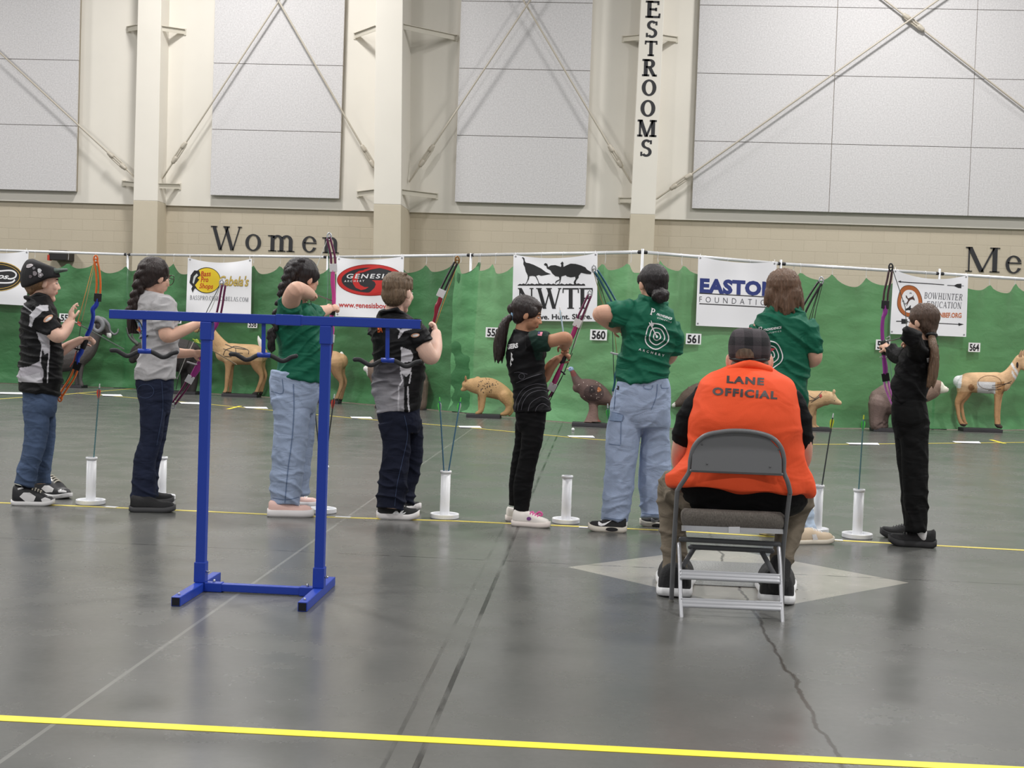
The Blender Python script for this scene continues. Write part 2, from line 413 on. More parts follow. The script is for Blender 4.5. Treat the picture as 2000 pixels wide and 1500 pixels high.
def mat_block():
    m = bpy.data.materials.new('painted_block'); m.use_nodes = True; nt = m.node_tree; N = nt.nodes; L = nt.links; b = N['Principled BSDF']
    tc = N.new('ShaderNodeTexCoord'); mp = N.new('ShaderNodeMapping'); mp.inputs['Rotation'].default_value = (math.pi/2, 0, 0); L.new(tc.outputs['Object'], mp.inputs[0])
    br = N.new('ShaderNodeTexBrick'); L.new(mp.outputs[0], br.inputs['Vector']); br.inputs['Scale'].default_value = 1
    br.inputs['Brick Width'].default_value = .4; br.inputs['Row Height'].default_value = .2; br.inputs['Mortar Size'].default_value = .006; br.inputs['Mortar Smooth'].default_value = .4
    br.inputs['Color1'].default_value = (*lin((193, 182, 162)), 1); br.inputs['Color2'].default_value = (*lin((190, 179, 159)), 1); br.inputs['Mortar'].default_value = (*lin((185, 174, 154)), 1)
    n = N.new('ShaderNodeTexNoise'); n.inputs['Scale'].default_value = 25; L.new(tc.outputs['Object'], n.inputs['Vector'])
    bp = N.new('ShaderNodeBump'); bp.inputs['Strength'].default_value = .35; bp.inputs['Distance'].default_value = .01; bp.invert = True
    L.new(br.outputs['Fac'], bp.inputs['Height']); b2 = N.new('ShaderNodeBump'); b2.inputs['Strength'].default_value = .15; b2.inputs['Distance'].default_value = .01
    L.new(n.outputs['Fac'], b2.inputs['Height']); L.new(bp.outputs[0], b2.inputs['Normal']); L.new(b2.outputs[0], b.inputs['Normal'])
    L.new(br.outputs['Color'], b.inputs['Base Color']); b.inputs['Roughness'].default_value = .6
    return m
M_CREAM = mk('cream_paint', (224, 219, 209), .55, var=.03, vs=1.2)
M_BLOCK = mat_block(); M_FLOOR = mat_floor(); M_TAN = mk('tan_paint', (198, 188, 168), .6, var=.02, bump=.08, bs=30)
def struct(name, mb, mat, **k):
    o = mb.build(name, mat, **k); o['kind'] = 'structure'; return o
b = MB(); b.add([(-60, -25, 0), (60, -25, 0), (60, DW, 0), (-60, DW, 0), (-60, -25, -.2), (60, -25, -.2), (60, DW, -.2), (-60, DW, -.2)], [(0, 1, 2, 3), (7, 6, 5, 4), (0, 4, 5, 1), (1, 5, 6, 2), (2, 6, 7, 3), (3, 7, 4, 0)]); struct('floor', b, M_FLOOR)
ZT = float(P(1000, 420, DW-.06)[2])
b = MB(); b.box((-60, DW, 0), (60, DW+.3, ZT+.02)); struct('wall_back_lower', b, M_BLOCK)
b = MB(); b.box((-60, DW-.06, ZT), (60, DW+.3, 10.4)); struct('wall_back_upper', b, M_CREAM)
b = MB(); b.box((-60, -25, 10.4), (60, DW+.3, 10.6)); struct('ceiling', b, mk('ceiling_deck', (150, 150, 150), .8))
# acoustic panels
M_AC = mk('acoustic_panel', (203, 201, 202), .9, var=.16, vs=42, bump=.25, bs=90)
M_GAP = mk('panel_edge', (150, 140, 122), .8)
PD = DW-.18
zb = float(P(1015, 398, PD)[2]); zj = [float(P(1030, y, PD)[2]) for y in (268, 137, 4)]
step = (zj[2]-zb)/3; zj = [zb+step*i for i in range(1, 6)]
def xpan(x, y): return float(P(x, y, PD)[0])
panels = [(xpan(-150, 200), xpan(151.5, 200), [], 'at the left edge of the wall'), (xpan(414.5, 200), xpan(668, 200), [], 'above the Women lettering'), (xpan(894, 200), xpan(1151, 200), [], 'left of the RESTROOMS column'),
          (xpan(1359, 200), xpan(2180, 200), [xpan(1628, 200), xpan(1901, 200)], 'right of the RESTROOMS column, the widest')]
for x0, x1, seams, where in panels:
    t = empty('acoustic_panel', ((x0+x1)/2, DW-.06, zb)); tag(t, 'grey speckled acoustic wall panel '+where, 'acoustic panel', 'acoustic panels on the upper wall')
    xs = [x0]+seams+[x1]; zs = [zb]+zj
    bk = MB(); bk.box((x0+.01, DW-.07, zb+.01), (x1-.01, PD+.02, zs[-1]-.01)); bk.build('backing', M_GAP, t)
    for i in range(len(xs)-1):
        for j in range(len(zs)-1):
            c = MB(); c.box((xs[i]+.004, PD-.0, zs[j]+.004), (xs[i+1]-.004, PD+.05, zs[j+1]-.004)); c.build('board', M_AC, t, bevel=.006)
# steel columns: tapered boxes
def column(bot, top, Df, nm, label):
    (xl0, xr0), (xl1, xr1) = bot, top
    A, Bp = P(xl0, 490, Df), P(xr0, 490, Df); Cc, Dd = P(xl1, 0, Df), P(xr1, 0, Df)
    def at(p, q, z): k = (z-p[2])/(q[2]-p[2]); return p+(q-p)*k
    def seg(z0, z1, mat, name):
        b = MB(); V = []
        for z in (z0, z1):
            l, r = at(A, Cc, z), at(Bp, Dd, z)
            V += [(l[0], Df, z), (r[0], Df, z), (r[0], DW, z), (l[0], DW, z)]
        b.add(V, [(3, 2, 1, 0), (4, 5, 6, 7), (0, 1, 5, 4), (1, 2, 6, 5), (2, 3, 7, 6), (3, 0, 4, 7)])
        o = struct(name, b, mat, bevel=.008); return o
    zt = ZT+.03
    lo = seg(0, zt, M_TAN, 'column'); hi = seg(zt, 10.4, M_CREAM, 'column')
    return hi
COLS = [column((258, 306), (269.6, 315), DW-.50, 0, ''), column((729, 782.5), (734.3, 786.8), DW-1.05, 1, ''), column((1228, 1276.5), (1252, 1297.7), DW-.55, 2, '')]
# wall lettering
M_LET = mk('black_letter_paint', (38, 38, 42), .5)
def wall_word(txt, boxes, D, label, cat, thick=.015, kw={}, name='wall_lettering'):
    """boxes: per letter (x left, y top of capitals, x right, y base)"""
    c = P((boxes[0][0]+boxes[-1][2])/2, boxes[0][3], D); t = empty(name, c); tag(t, label, cat)
    for ch, (x0, y0, x1, y1) in zip(txt, boxes):
        q, w = glyph(ch, **kw); V, T = poly_px(q); lo, hi = V.min(0), V.max(0)
        h = 1.0
        W = np.stack([x0+(V[:, 0]-lo[0])/(hi[0]-lo[0])*(x1-x0), y1-(V[:, 1]-lo[1])/(hi[1]-lo[1])*(y1-y0)], -1)
        sl = .033; W[:, 1] += (W[:, 0]-(x0+x1)/2)*sl; W[:, 0] -= (W[:, 1]-(y0+y1)/2)*sl
        b = MB(D)
        for f in T: b.prism([tuple(W[i]) for i in f], -thick*b.S, 0)
        b.build('letter', M_LET, t)
    return t
ks = dict(T=.15, t=.05, s=.035, o=.08)
wall_word('Women', [(411, 442, 472, 488), (479, 457, 510, 490), (523, 459, 575.5, 491), (590, 461, 618, 493), (629, 463, 662, 494)], DW, 'black serif lettering Women on the tan block wall', 'lettering', kw=ks)
wall_word('Men', [(1886, 483, 1953, 531), (1964, 499, 1995, 534), (2008, 500, 2042, 535)], DW, 'black serif lettering Me cut off at the right on the block wall', 'lettering', kw=ks)
kr = dict(T=.23, t=.12, s=.11, o=.1)
wall_word('RESTROOMS', [(1265, -38, 1295, -4), (1261, 1.5, 1290.5, 35), (1262, 40, 1284, 74), (1259, 79.5, 1284, 109.5), (1254.5, 115.5, 1283.5, 149), (1253.5, 155, 1282, 187.5), (1251, 195, 1280, 228), (1245, 234, 1282.5, 267), (1251, 272, 1273, 306)], DW-.552,
          'black slab lettering RESTROOMS running down the pale column', 'lettering', thick=.002, kw=kr)
# tie rods with turnbuckles, flange brackets
M_ROD = mk('painted_rod', (186, 178, 164), .45); M_BR = mk('bracket_paint', (206, 200, 186), .5)
def rod(p, q, tb, Dr, where, r=.016):
    a, c = P(p[0], p[1], Dr), P(q[0], q[1], Dr); a = a+(a-c)*1.5 if p[0] > 2000 else a; c2 = a+(c-a)*(1.12 if p[0] > 2000 else 1.6 if q[1] <= 2 else 3.0 if q[0] <= 0 else 1)
    t = empty('tie_rod', a); tag(t, 'pale steel diagonal tie rod '+where, 'tie rod', 'diagonal tie rods on the upper wall')
    b = MB(); b.tube([(*a, r), (*c2, r)], n=10, k=1); b.build('rod', M_ROD, t, smooth=True)
    e = a+(c-a)*tb; u = unit(c-a); w = np.cross(u, (0, 1, 0))*.035
    b = MB()
    for s_ in (1, -1): b.tube([(*(e+w*s_), .014), (*(e+u*.32+w*s_), .014)], n=8, k=1)
    for k_ in (0, 1): b.tube([(*(e+u*(.32*k_-.04)), .04), (*(e+u*(.32*k_+.04)), .04)], n=8, k=1)
    b.build('turnbuckle', M_ROD, t, smooth=True)
    b = MB(); b.beam(a-u*.02, a+u*.14, .012, .07, up=(0, 1, 0)); b.build('clevis', M_ROD, t)
RD = DW-.30
rod((262, 345), (0, 103), .08, RD, 'running up left from the leftmost column')
rod((318, 347), (546, 0), .1, RD, 'rising right from the leftmost column')
rod((733, 330), (543, 0), .03, RD, 'meeting another at a peak above Women, its right leg')
rod((800, 354), (1036, 0), .1, RD-.05, 'rising right from the deep middle column')
rod((1232, 356), (1022, 0), .1, RD, 'falling right to the RESTROOMS column')
rod((1283, 388), (1832, 0), .06, RD, 'rising right from the RESTROOMS column')
rod((2010, 219), (1728, 0), .9, RD+.06, 'falling to the right edge across the widest panel')
def bracket(cx, cy, tx, ty, Dc, where):
    a, c = P(cx, cy, Dc), P(tx, ty, DW-.08)
    t = empty('flange_bracket', c); tag(t, 'cream steel angle bracket '+where, 'bracket', 'angle brackets tying columns to wall')
    b = MB(); b.beam(a, c, .008, .09); b.beam(a+(0, 0, .042), c+(0, 0, .042), .07, .008); b.build('arm', M_BR, t)
    b = MB(); b.box(c+(-.03, 0, -.06), c+(.03, .03, .06)); b.build('wall_plate', M_BR, t)
D1, D2, D3 = DW-.45, DW-.95, DW-.5
for cx, cy, tx, ty, Dc, w in [(270, 53, 250, 57, D1, 'upper left of the leftmost column'), (312, 55, 360, 62, D1, 'upper right of the leftmost column'), (735, 55, 694, 70, D2, 'upper left of the deep middle column'),
        (787, 52, 891, 74, D2, 'upper right of the deep middle column'), (1250, 73, 1218, 76, D3, 'upper left of the RESTROOMS column'), (1294, 73, 1321, 77, D3, 'upper right of the RESTROOMS column'),
        (263, 360, 241, 358, D1, 'lower left of the leftmost column'), (308, 363, 350, 364, D1, 'lower right of the leftmost column'), (732, 375, 700, 379, D2, 'lower left of the deep middle column'), (785, 375, 852, 383, D2, 'lower right of the deep middle column'),
        (1234, 391, 1211, 391, D3, 'lower left of the RESTROOMS column')]:
    bracket(cx, cy, tx, ty, Dc, w)
# small dark loudspeaker box seen above the curtain
c = P(117, 499, DW-.25); t = empty('wall_box', c); tag(t, 'small black box with red side above the curtain at far left', 'box')
b = MB(); b.box(c+(-.17, -.1, -.09), c+(.17, .25, .09)); b.build('case', mk('black_plastic', (32, 30, 32), .5), t, bevel=.01)
b = MB(); b.box(c+(-.19, -.11, -.1), c+(-.15, .0, .0)); b.build('corner', mk('red_plastic', (190, 60, 40), .5), t)
b = MB(); b.box(c+(-.08, -.104, .03), c+(.07, -.1, .05)); b.build('badge', mk('pale_badge', (190, 190, 195), .5), t)
# ================================================================== tape lines on the floor
M_YT = mk('yellow_tape', (246, 228, 62), .5, var=.05, vs=8); M_YT2 = mk('faded_yellow_tape', (222, 204, 92), .55, var=.08, vs=5); M_WT = mk('white_tape', (225, 225, 228), .55)
def tape(name, pts, w, mat, label, z=.0015):
    A = np.array([F(*p) for p in pts]); b = MB()
    for i in range(len(A)-1): b.beam(A[i]+(0, 0, z-.0006), A[i+1]+(0, 0, z-.0006), w, .0012)
    return tag(b.build(name, mat, loc=A[0]), label, 'floor tape')
a0, a1 = F(0, 1403), F(1900, 1499); u = (a1-a0)/np.linalg.norm(a1-a0)
b = MB(); b.beam(a0-u*3+(0, 0, .001), a1+u*3+(0, 0, .001), .048, .0012); tag(b.build('tape_line', M_YT, loc=a0), 'bright yellow tape line across the near floor', 'floor tape')
tape('tape_line', [(-400, 964), (-60, 979.5), (387, 998.5), (640, 1010), (895, 1018), (1300, 1036), (1625, 1055), (2060, 1078), (2400, 1097)], .038, M_YT2, 'yellow shooting line tape under the archers\' feet')
for x0, y0, x1, y1, w in [(205, 990, 228, 991.5, 'beside the white tube at the boy in the cap'), (655, 1009.5, 685, 1011, 'behind the right post of the blue rack'), (1131, 1030, 1160, 1031.5, 'between the empty tube and black trainers'), (1622, 1054.5, 1646, 1055.8, 'beside the beige shoe right of the chair')]:
    tape('tape_strip', [(x0, y0), (x1, y1)], .045, M_WT, 'short white tape strip '+w, .003)
tape('tape_line', [(-40, 782), (130, 770), (260, 759)], .045, M_YT2, 'yellow tape line angled towards the curtain at far left')
tape('tape_line', [(150, 768), (400, 789), (690, 817), (900, 834), (1130, 856), (1250, 865)], .04, M_YT2, 'pale yellow target line tape left of the seated official', .003)
tape('tape_line', [(1330, 869), (1640, 868), (2040, 864), (2300, 863)], .04, M_YT2, 'pale yellow target line tape right of the seated official', .003)
tape('tape_strip', [(1935, 859), (1962, 866)], .05, M_YT, 'short yellow tape cross on the target line at right')
tape('tape_strip', [(445, 799), (470, 793)], .05, M_YT, 'short yellow tape cross on the target line by the deer')
# paper strips lying on the floor
M_PAP = mk('white_paper', (236, 237, 242), .7)
def paper(pts, w, i=[0]):
    i[0] += 1; A = [F(*p) for p in pts]; b = MB(); n = len(A)
    b.add([tuple(a+(0, 0, .004+.004*(k % 2))) for k, a in enumerate(A)]+[tuple(a+(0, 0, .005+.004*(k % 2))) for k, a in enumerate(A)], [tuple(range(n))[::-1], tuple(range(n, 2*n))]+[(k, (k+1) % n, (k+1) % n+n, k+n) for k in range(n)])
    tag(b.build('paper_sheet', M_PAP, loc=A[0]), 'white paper strip on the floor '+w, 'paper', 'lane papers along the target line')
for x0, x1, y, w, sh in [(0, 42, 768, 'at the left edge by the curtain', 0), (197, 236, 772, 'behind the red fletched arrow in the left tube', 4), (350, 388, 787.5, 'left of the blue rack post', 4), (475, 520, 796.5, 'in front of the walking deer', 6), (684, 724, 816, 'right of the blue rack right post', 3), (895, 937, 834, 'in front of the crouched cat target', 3), (1108, 1158, 853, 'in front of the turkey target', 4), (1652, 1714, 867, 'left of the girl in black', 7), (1860, 1912, 864, 'in front of the pronghorn', 6)]:
    paper([(x0, y-1.5), (x1, y-.5), (x1+4, y+2.5), (x0+sh, y+1.8)], w)
b = MB(); c = F(1119, 842); b.ell(c+(0, 0, .02), (.02, .02, .02)); tag(b.build('ball', mk('white_foam', (230, 232, 232), .6), loc=c, smooth=True), 'tiny white ball on the floor before the turkey base', 'ball')
# ================================================================== pipe and drape
M_PIPE = mk('brushed_aluminium', (226, 227, 230), .35, metal=.35); M_DARK = mk('dark_steel', (52, 52, 56), .5, metal=.4)
ZP = 2.24
NODE = [(-420, 21.7), (250, 21.4), (640, 20.0), (920, 18.2), (1255, 16.3), (1525, 17.6), (1835, 18.5), (2420, 20.8)]
NP = np.array([P(x, hor(x)-(ZP-CAMH)*FOC/D, D) for x, D in NODE])
NX = [n[0] for n in NODE]
def seg_of(x):
    for i in range(len(NX)-1):
        if x < NX[i+1]: return i
    return len(NX)-2
def curt(x, y, off=0.0, seg=None):
    """point on the vertical plane of the pipe run (off metres towards the camera)"""
    i = seg_of(x) if seg is None else seg; a, c = NP[i], NP[i+1]; t = unit((c-a)*(1, 1, 0)); n = np.array([t[1], -t[0], 0]); 
    d = np.array([x-1000, y-750, FOC]) @ RW.T; q = a+n*off
    return CAM0+d*(np.dot(q-CAM0, n)/np.dot(d, n))
names = ['left of the leftmost column', 'above the girl with glasses', 'holding the left banner of the middle pair', 'left of the white arched corner', 'right of the corner pole', 'above the black bow', 'at the right edge']
for i in range(len(NP)-1):
    a, c = NP[i], NP[i+1]; t = empty('curtain_pipe', (a+c)/2); tag(t, ['aluminium crossbar at the far left above the black cap', 'aluminium crossbar above the girl in the grey shirt', 'aluminium crossbar over the red oval banner', 'aluminium crossbar over the turkey silhouette banner', 'aluminium crossbar over the blue lettered banner', 'aluminium crossbar above the grey bow tip', 'aluminium crossbar right of the round deer emblem banner'][i], 'crossbar', 'crossbars of the curtain frame')
    b = MB(); u = unit(c-a); b.tube([(*(a+u*.03), .022), (*(c-u*.03), .022)], n=14, k=1, cap='flat'); b.build('tube', M_PIPE, t, smooth=True)
    for q, s_ in ((a, 1), (c, -1)):
        b = MB(); b.tube([(*(q+u*s_*.03), .0235), (*(q+u*s_*.06), .0235)], n=12, k=1); b.build('end_hook', M_DARK, t, smooth=True)
for i in range(1, len(NP)-1):
    a = NP[i]; t = empty('curtain_upright', (a[0], a[1]+.0, 0)); tag(t, ['upright pole behind the curtain by the leftmost column', 'upright pole behind the curtain below Women', 'upright pole behind the curtain above the cat target', 'upright pole at the curtain corner over the hair bun', 'upright pole behind the curtain at the blue lettered banner', 'upright pole behind the round emblem banner'][i-1], 'pole', 'uprights of the curtain frame')
    b = MB(); b.tube([(a[0], a[1], .012, .018), (a[0], a[1], ZP+.03, .018)], n=12, k=1, cap='flat'); b.build('pole', M_PIPE, t, smooth=True)
    b = MB(); b.box((a[0]-.2, a[1]-.0, 0), (a[0]+.2, a[1]+.4, .012)); b.build('base_plate', M_DARK, t)
# green net curtain, three lengths
def mat_net(name, rgb, tr):
    m = bpy.data.materials.new(name); m.use_nodes = True; nt = m.node_tree; N = nt.nodes; L = nt.links; b = N['Principled BSDF']
    tc = N.new('ShaderNodeTexCoord'); n = N.new('ShaderNodeTexNoise'); n.inputs['Scale'].default_value = .9; n.inputs['Detail'].default_value = 5; L.new(tc.outputs['Object'], n.inputs['Vector'])
    r = N.new('ShaderNodeMapRange'); r.inputs[1].default_value = .3; r.inputs[2].default_value = .7; r.inputs[3].default_value = .85; r.inputs[4].default_value = 1.15; L.new(n.outputs['Fac'], r.inputs[0])
    v = N.new('ShaderNodeVectorMath'); v.operation = 'SCALE'; v.inputs[0].default_value = lin(rgb); L.new(r.outputs[0], v.inputs['Scale']); L.new(v.outputs[0], b.inputs['Base Color'])
    b.inputs['Roughness'].default_value = .55; b.inputs['Sheen Weight'].default_value = .15
    mp = N.new('ShaderNodeMapping'); mp.inputs['Scale'].default_value = (2.2, 2.2, 3.6); L.new(tc.outputs['Object'], mp.inputs[0])
    n2 = N.new('ShaderNodeTexNoise'); n2.inputs['Scale'].default_value = 1.9; n2.inputs['Detail'].default_value = 4; n2.inputs['Distortion'].default_value = .35; L.new(mp.outputs[0], n2.inputs['Vector'])
    bp = N.new('ShaderNodeBump'); bp.inputs['Strength'].default_value = .34; bp.inputs['Distance'].default_value = .05; L.new(n2.outputs['Fac'], bp.inputs['Height']); L.new(bp.outputs[0], b.inputs['Normal'])
    ts = N.new('ShaderNodeBsdfTransparent'); mx = N.new('ShaderNodeMixShader'); mx.inputs[0].default_value = tr
    L.new(b.outputs[0], mx.inputs[1]); L.new(ts.outputs[0], mx.inputs[2]); L.new(mx.outputs[0], N['Material Output'].inputs[0])
    return m
def curtain(i0, i1, mat, label, spacing, seed, off=.075, ztop=None):
    path = [NP[i0]]; 
    A = NP[i0:i1+1].copy(); A[0] += unit(A[0]-A[1])*(.22 if i0 else 0); A[-1] += unit(A[-1]-A[-2])*.22; L_ = np.concatenate([[0], np.cumsum(np.linalg.norm(np.diff(A, axis=0), axis=1))]); tot = L_[-1]
    nh = max(2, int(round(tot/spacing))); sp = tot/nh; du = .045; nu = int(tot/du); nv = 46
    rnd = random.Random(seed); hk = [k*sp+rnd.uniform(-.05, .05) for k in range(nh+1)]; hz = [rnd.uniform(-.03, .02) for _ in hk]
    V = []; t = empty('curtain', (A[0]+A[-1])/2*(1, 1, 0)); tag(t, label, 'curtain', 'green curtain lengths on the pipe frame')
    for iu in range(nu+1):
        s_ = tot*iu/nu; k = min(int(np.searchsorted(L_, s_, 'right'))-1, len(A)-2); q = A[k]+(A[k+1]-A[k])*((s_-L_[k])/(L_[k+1]-L_[k])); tt = unit(A[k+1]-A[k]); nn = np.array([tt[1], -tt[0], 0])
        j = int(np.clip(np.searchsorted(hk, s_)-1, 0, nh-1)); f = np.clip((s_-hk[j])/(hk[j+1]-hk[j]), 0, 1)
        dip = (4*f*(1-f))**.8; zt = (ztop or ZP-.115)+hz[j]*(1-f)+hz[j+1]*f-dip*(.14+.03*math.sin(j*2.3+seed))
        for iv in range(nv+1):
            v = iv/nv; z = zt*(1-v)+.012*v
            fold = .045*math.exp(-v*5)*(-math.cos(2*math.pi*f))
            w = noise.noise(Vector((s_*1.3, v*1.2+seed, 1.7)))*.07*(.3+v)+noise.noise(Vector((s_*2.4+z*1.1, z*5, 4.1+seed)))*.02+abs(noise.noise(Vector((s_*1.1-z*2.2, z*3.3, 9+seed))))*.03
            low = max(0, (v-.93)/.07); w += low*.06+low*.03*noise.noise(Vector((s_*3, 3, seed)))
            p = q+nn*max(.034, off+fold+w*min(1, v*5+.15)); V.append((p[0], p[1], z if v < 1 else .012))
    Fc = []
    for iu in range(nu):
        for iv in range(nv):
            a = iu*(nv+1)+iv; Fc.append((a, a+nv+1, a+nv+2, a+1))
    me = mesh_from(V, Fc); link('net', me, mat, t, smooth=True)
    for k, s_ in enumerate(hk):
        s2 = min(max(s_, 0), tot-.001); kk = min(int(np.searchsorted(L_, s2, 'right'))-1, len(A)-2); q = A[kk]+(A[kk+1]-A[kk])*((s2-L_[kk])/(L_[kk+1]-L_[kk])); tt = unit(A[kk+1]-A[kk]); nn = np.array([tt[1], -tt[0], 0])
        b = MB(); b.tube([(*(q+(0, 0, .024)), .003), (*(q+nn*.027), .003), (*(q+nn*.02+(0, 0, -.06)), .003), (*(q+nn*.03+(0, 0, -.125+hz[k])), .003)], n=6, k=3); b.build('hook', M_PIPE, t, smooth=True)
    return t
NETA = mat_net('green_net_dim', (48, 112, 62), .05); NETB = mat_net('green_net_backlit', (96, 160, 104), .1); NETC = mat_net('green_net_backlit_right', (78, 146, 88), .08)  # backlight through the net put into the colours, palest in the middle length
CU = [curtain(0, 3, NETA, 'green net curtain painted dimmer for less backlight, behind the archers on the left half', .52, 1), curtain(3, 5, NETB, 'green net curtain painted paler for backlight, bent round the corner pole in the middle', .39, 2, off=.12), curtain(5, 7, NETC, 'green net curtain behind the girl in black and the pronghorn', .5, 3)]
# ================================================================== banners
M_VINYL = mk('white_vinyl', (246, 246, 250), .42, bump=.04, bs=6)
INK = lambda n, c: mk('ink_'+n, c, .5)
K = INK('black', (36, 36, 38))
def banner(c4, label, seed, sag=8, cat='banner'):
    """corner pixels: top left, top right, bottom right, bottom left"""
    TL, TR, BR, BL = map(np.array, c4); nu, nv = 36, 30; V = []
    sg = seg_of((TL[0]+TR[0])/2)
    for j in range(nv+1):
        v = j/nv
        for i in range(nu+1):
            u = i/nu; p = TL*(1-u)*(1-v)+TR*u*(1-v)+BR*u*v+BL*(1-u)*v
            e = 4*u*(1-u); p = p+np.array([0, sag*e*max(0, 1-v*3.0)**1.5])
            fold = .028*noise.noise(Vector((u*2.2, v*2.0, seed)))+.02*math.exp(-v*4)*math.sin((u-.5)*9+seed)*e
            V.append(curt(p[0], p[1], .215+fold, sg))
    n = nu+1; Fc = [(j*n+i, (j+1)*n+i, (j+1)*n+i+1, j*n+i+1) for j in range(nv) for i in range(nu)]
    me = mesh_from(V, Fc); o = link('hanging_banner', me, M_VINYL, loc=np.mean(V, 0), smooth=True); tag(o, label, cat, None)
    t = bpy.data.objects
    gr = MB()
    for p in (TL+(4, 4), TR+(-4, 4), BR+(-4, -4), BL+(4, -4)):
        V2, T2 = annulus(p[0], p[1], 1.6, 1.6, .8, 10); decal('grommet', V2, T2, M_DARK, o, off=.004)
    for p, k in ((TL, 0), (TR, 1)):
        a = curt(p[0]+(4 if k == 0 else -4), p[1]+4, .215, sg); q = curt(p[0]+(4 if k == 0 else -4), p[1]-4, .03, sg)
        g = MB(); g.tube([(*a, .003), (*q, .003)], n=6, k=1); g.build('cable_tie', M_VINYL, o, smooth=True)
    return o
def txt(o, name, s, p0, p1, h, mat, bold=0, shear=0, gap=1, up=None, off=.004):
    """sans text along the baseline p0 -> p1 with capital height h (pixels)"""
    p0, p1 = np.array(p0, float), np.array(p1, float); u = p1-p0
    v = np.array(up, float)*h if up is not None else np.array([u[1], -u[0]])/np.linalg.norm(u)*h
    V, T = sans(s, bold, shear, gap); return decal(name, place2(V, p0, u, v), T, mat, o, off=off, maxlen=max(5, h*.6))
def stxt(o, name, s, p0, p1, h, mat, shear=0, off=.004, gap=.06, **kw):
    p0, p1 = np.array(p0, float), np.array(p1, float); u = p1-p0; v = np.array([u[1], -u[0]])/np.linalg.norm(u)*h
    L, w = serif_text(s, gap, **kw)
    V, T = poly_px([p for q in L for p in q]); V = V.copy(); V[:, 0] = (V[:, 0]+shear*V[:, 1])/w
    return decal(name, place2(V, p0, u, v), T, mat, o, off=off, maxlen=max(5, h*.6))
def shape2(o, name, pts, mat, off=.003): return decal(name, pts, [tuple(range(len(pts)))], mat, o, off=off)
def crop(pts, ox, oy, k): return [(ox+x/k, oy+y/k) for x, y in pts]
# far left: black oval with gold rim
o = banner(((-62, 484), (56, 489), (52, 597), (-66, 590)), 'white banner with black gold-rimmed oval at the left edge', 1)
decal('oval_rim', *disc(-6, 540, 50, 29), INK('gold', (196, 160, 70)), o, off=.003); decal('oval', *disc(-6, 540, 48.5, 27.3), K, o, off=.005)
decal('oval_line', *annulus(-6, 540, 45, 24.5, 1.2), INK('gold', (196, 160, 70)), o, off=.007)
WI_ = INK('white', (236, 236, 238)); txt(o, 'script', 'cos', (-14, 543), (17, 545), 10, WI_, bold=.03, shear=.4, off=.008)
for q in ([(-40, 536), (-20, 532), (4, 529), (22, 528.5), (31, 534), (30, 541), (22, 544.5), (15, 544)], [(29, 546), (24, 551), (10, 552.5), (-20, 551), (-40, 546)]): V, T = ribbon(q, 3, 5); decal('script_swash', V, T, WI_, o, off=.007)
# yellow oval, gold script
o = banner(((367, 503), (492, 505), (490, 622), (363, 618)), 'white banner with yellow fish oval and gold script', 2, 9)
decal('oval_rim', *disc(403.5, 547.5, 27.5, 25.5), K, o, off=.003); decal('oval', *disc(404, 547.5, 26, 24), INK('yellow', (240, 208, 52)), o, off=.005)
fish = crop([(125, 300), (135, 240), (165, 200), (205, 205), (215, 240), (190, 262), (205, 275), (170, 320), (185, 345), (165, 350), (150, 380), (140, 350), (150, 330)], 340, 480, 4.167)
shape2(o, 'fish', fish, K, .007); shape2(o, 'fish_belly', crop([(150, 300), (160, 250), (185, 225), (195, 240), (175, 260), (160, 310)], 340, 480, 4.167), INK('pale', (205, 210, 205)), .009)
R_ = INK('red', (196, 44, 40))
for s, x0, y0, x1, y1, h in (('Bass', 392, 540, 412, 539, 10), ('Pro', 392, 551, 407, 550.5, 10), ('Shops', 389, 562.5, 416, 564, 9.5)): txt(o, 'lettering', s, (x0, y0), (x1, y1), h, R_, bold=.012, shear=.25, off=.009)
G_ = INK('script_gold', (214, 186, 96)); 
txt(o, 'script', "Cabela's", (427, 557.5), (486, 559), 19, INK('script_edge', (150, 130, 80)), bold=.03, shear=.3, off=.004); txt(o, 'script', "Cabela's", (427.4, 557), (485.6, 558.5), 18.4, G_, bold=.008, shear=.3, off=.006)
stxt(o, 'lettering', 'BASSPRO.COM/CABELAS.COM', (370.5, 585), (485, 589.5), 8.3, INK('grey', (110, 112, 118)), T=.16, t=.07)
# red oval
o = banner(((658, 502), (789, 500), (786, 622), (655, 618)), 'white banner with red and black oval logo', 3, 6)
decal('oval', *disc(724, 547, 66, 31, 48), INK('dark_red', (150, 30, 32)), o, off=.003); decal('oval', *disc(724, 547, 64.5, 29.6, 48), INK('bright_red', (205, 50, 48)), o, off=.005); decal('oval', *disc(724, 547, 57, 24.5, 48), INK('charcoal', (46, 46, 50)), o, off=.007)
cc = lambda q: crop(q, 650, 495, 7.6133)
for q in ([(460, 250), (390, 260), (330, 300), (290, 370), (300, 450), (340, 510), (420, 545), (490, 530), (535, 500), (470, 500), (410, 470), (375, 410), (370, 340), (400, 290)], [(580, 400), (930, 400), (900, 470), (870, 510), (760, 560), (620, 600), (500, 600), (560, 570), (620, 510), (640, 460), (620, 420)], [(400, 290), (470, 240), (600, 200), (740, 185), (860, 205), (700, 215), (560, 240), (470, 275)]): shape2(o, 'swirl', cc(q), INK('bright_red', (205, 50, 48)), .009)
txt(o, 'lettering', 'GENESIS', (677, 543.5), (762, 543.5), 8.5, INK('white', (236, 236, 238)), bold=.02, shear=.2, gap=1.25, off=.012); txt(o, 'lettering', 'ARCHERY', (672, 551), (712, 550.5), 3.8, INK('white', (236, 236, 238)), bold=.01, shear=.2, gap=1.7, off=.012)
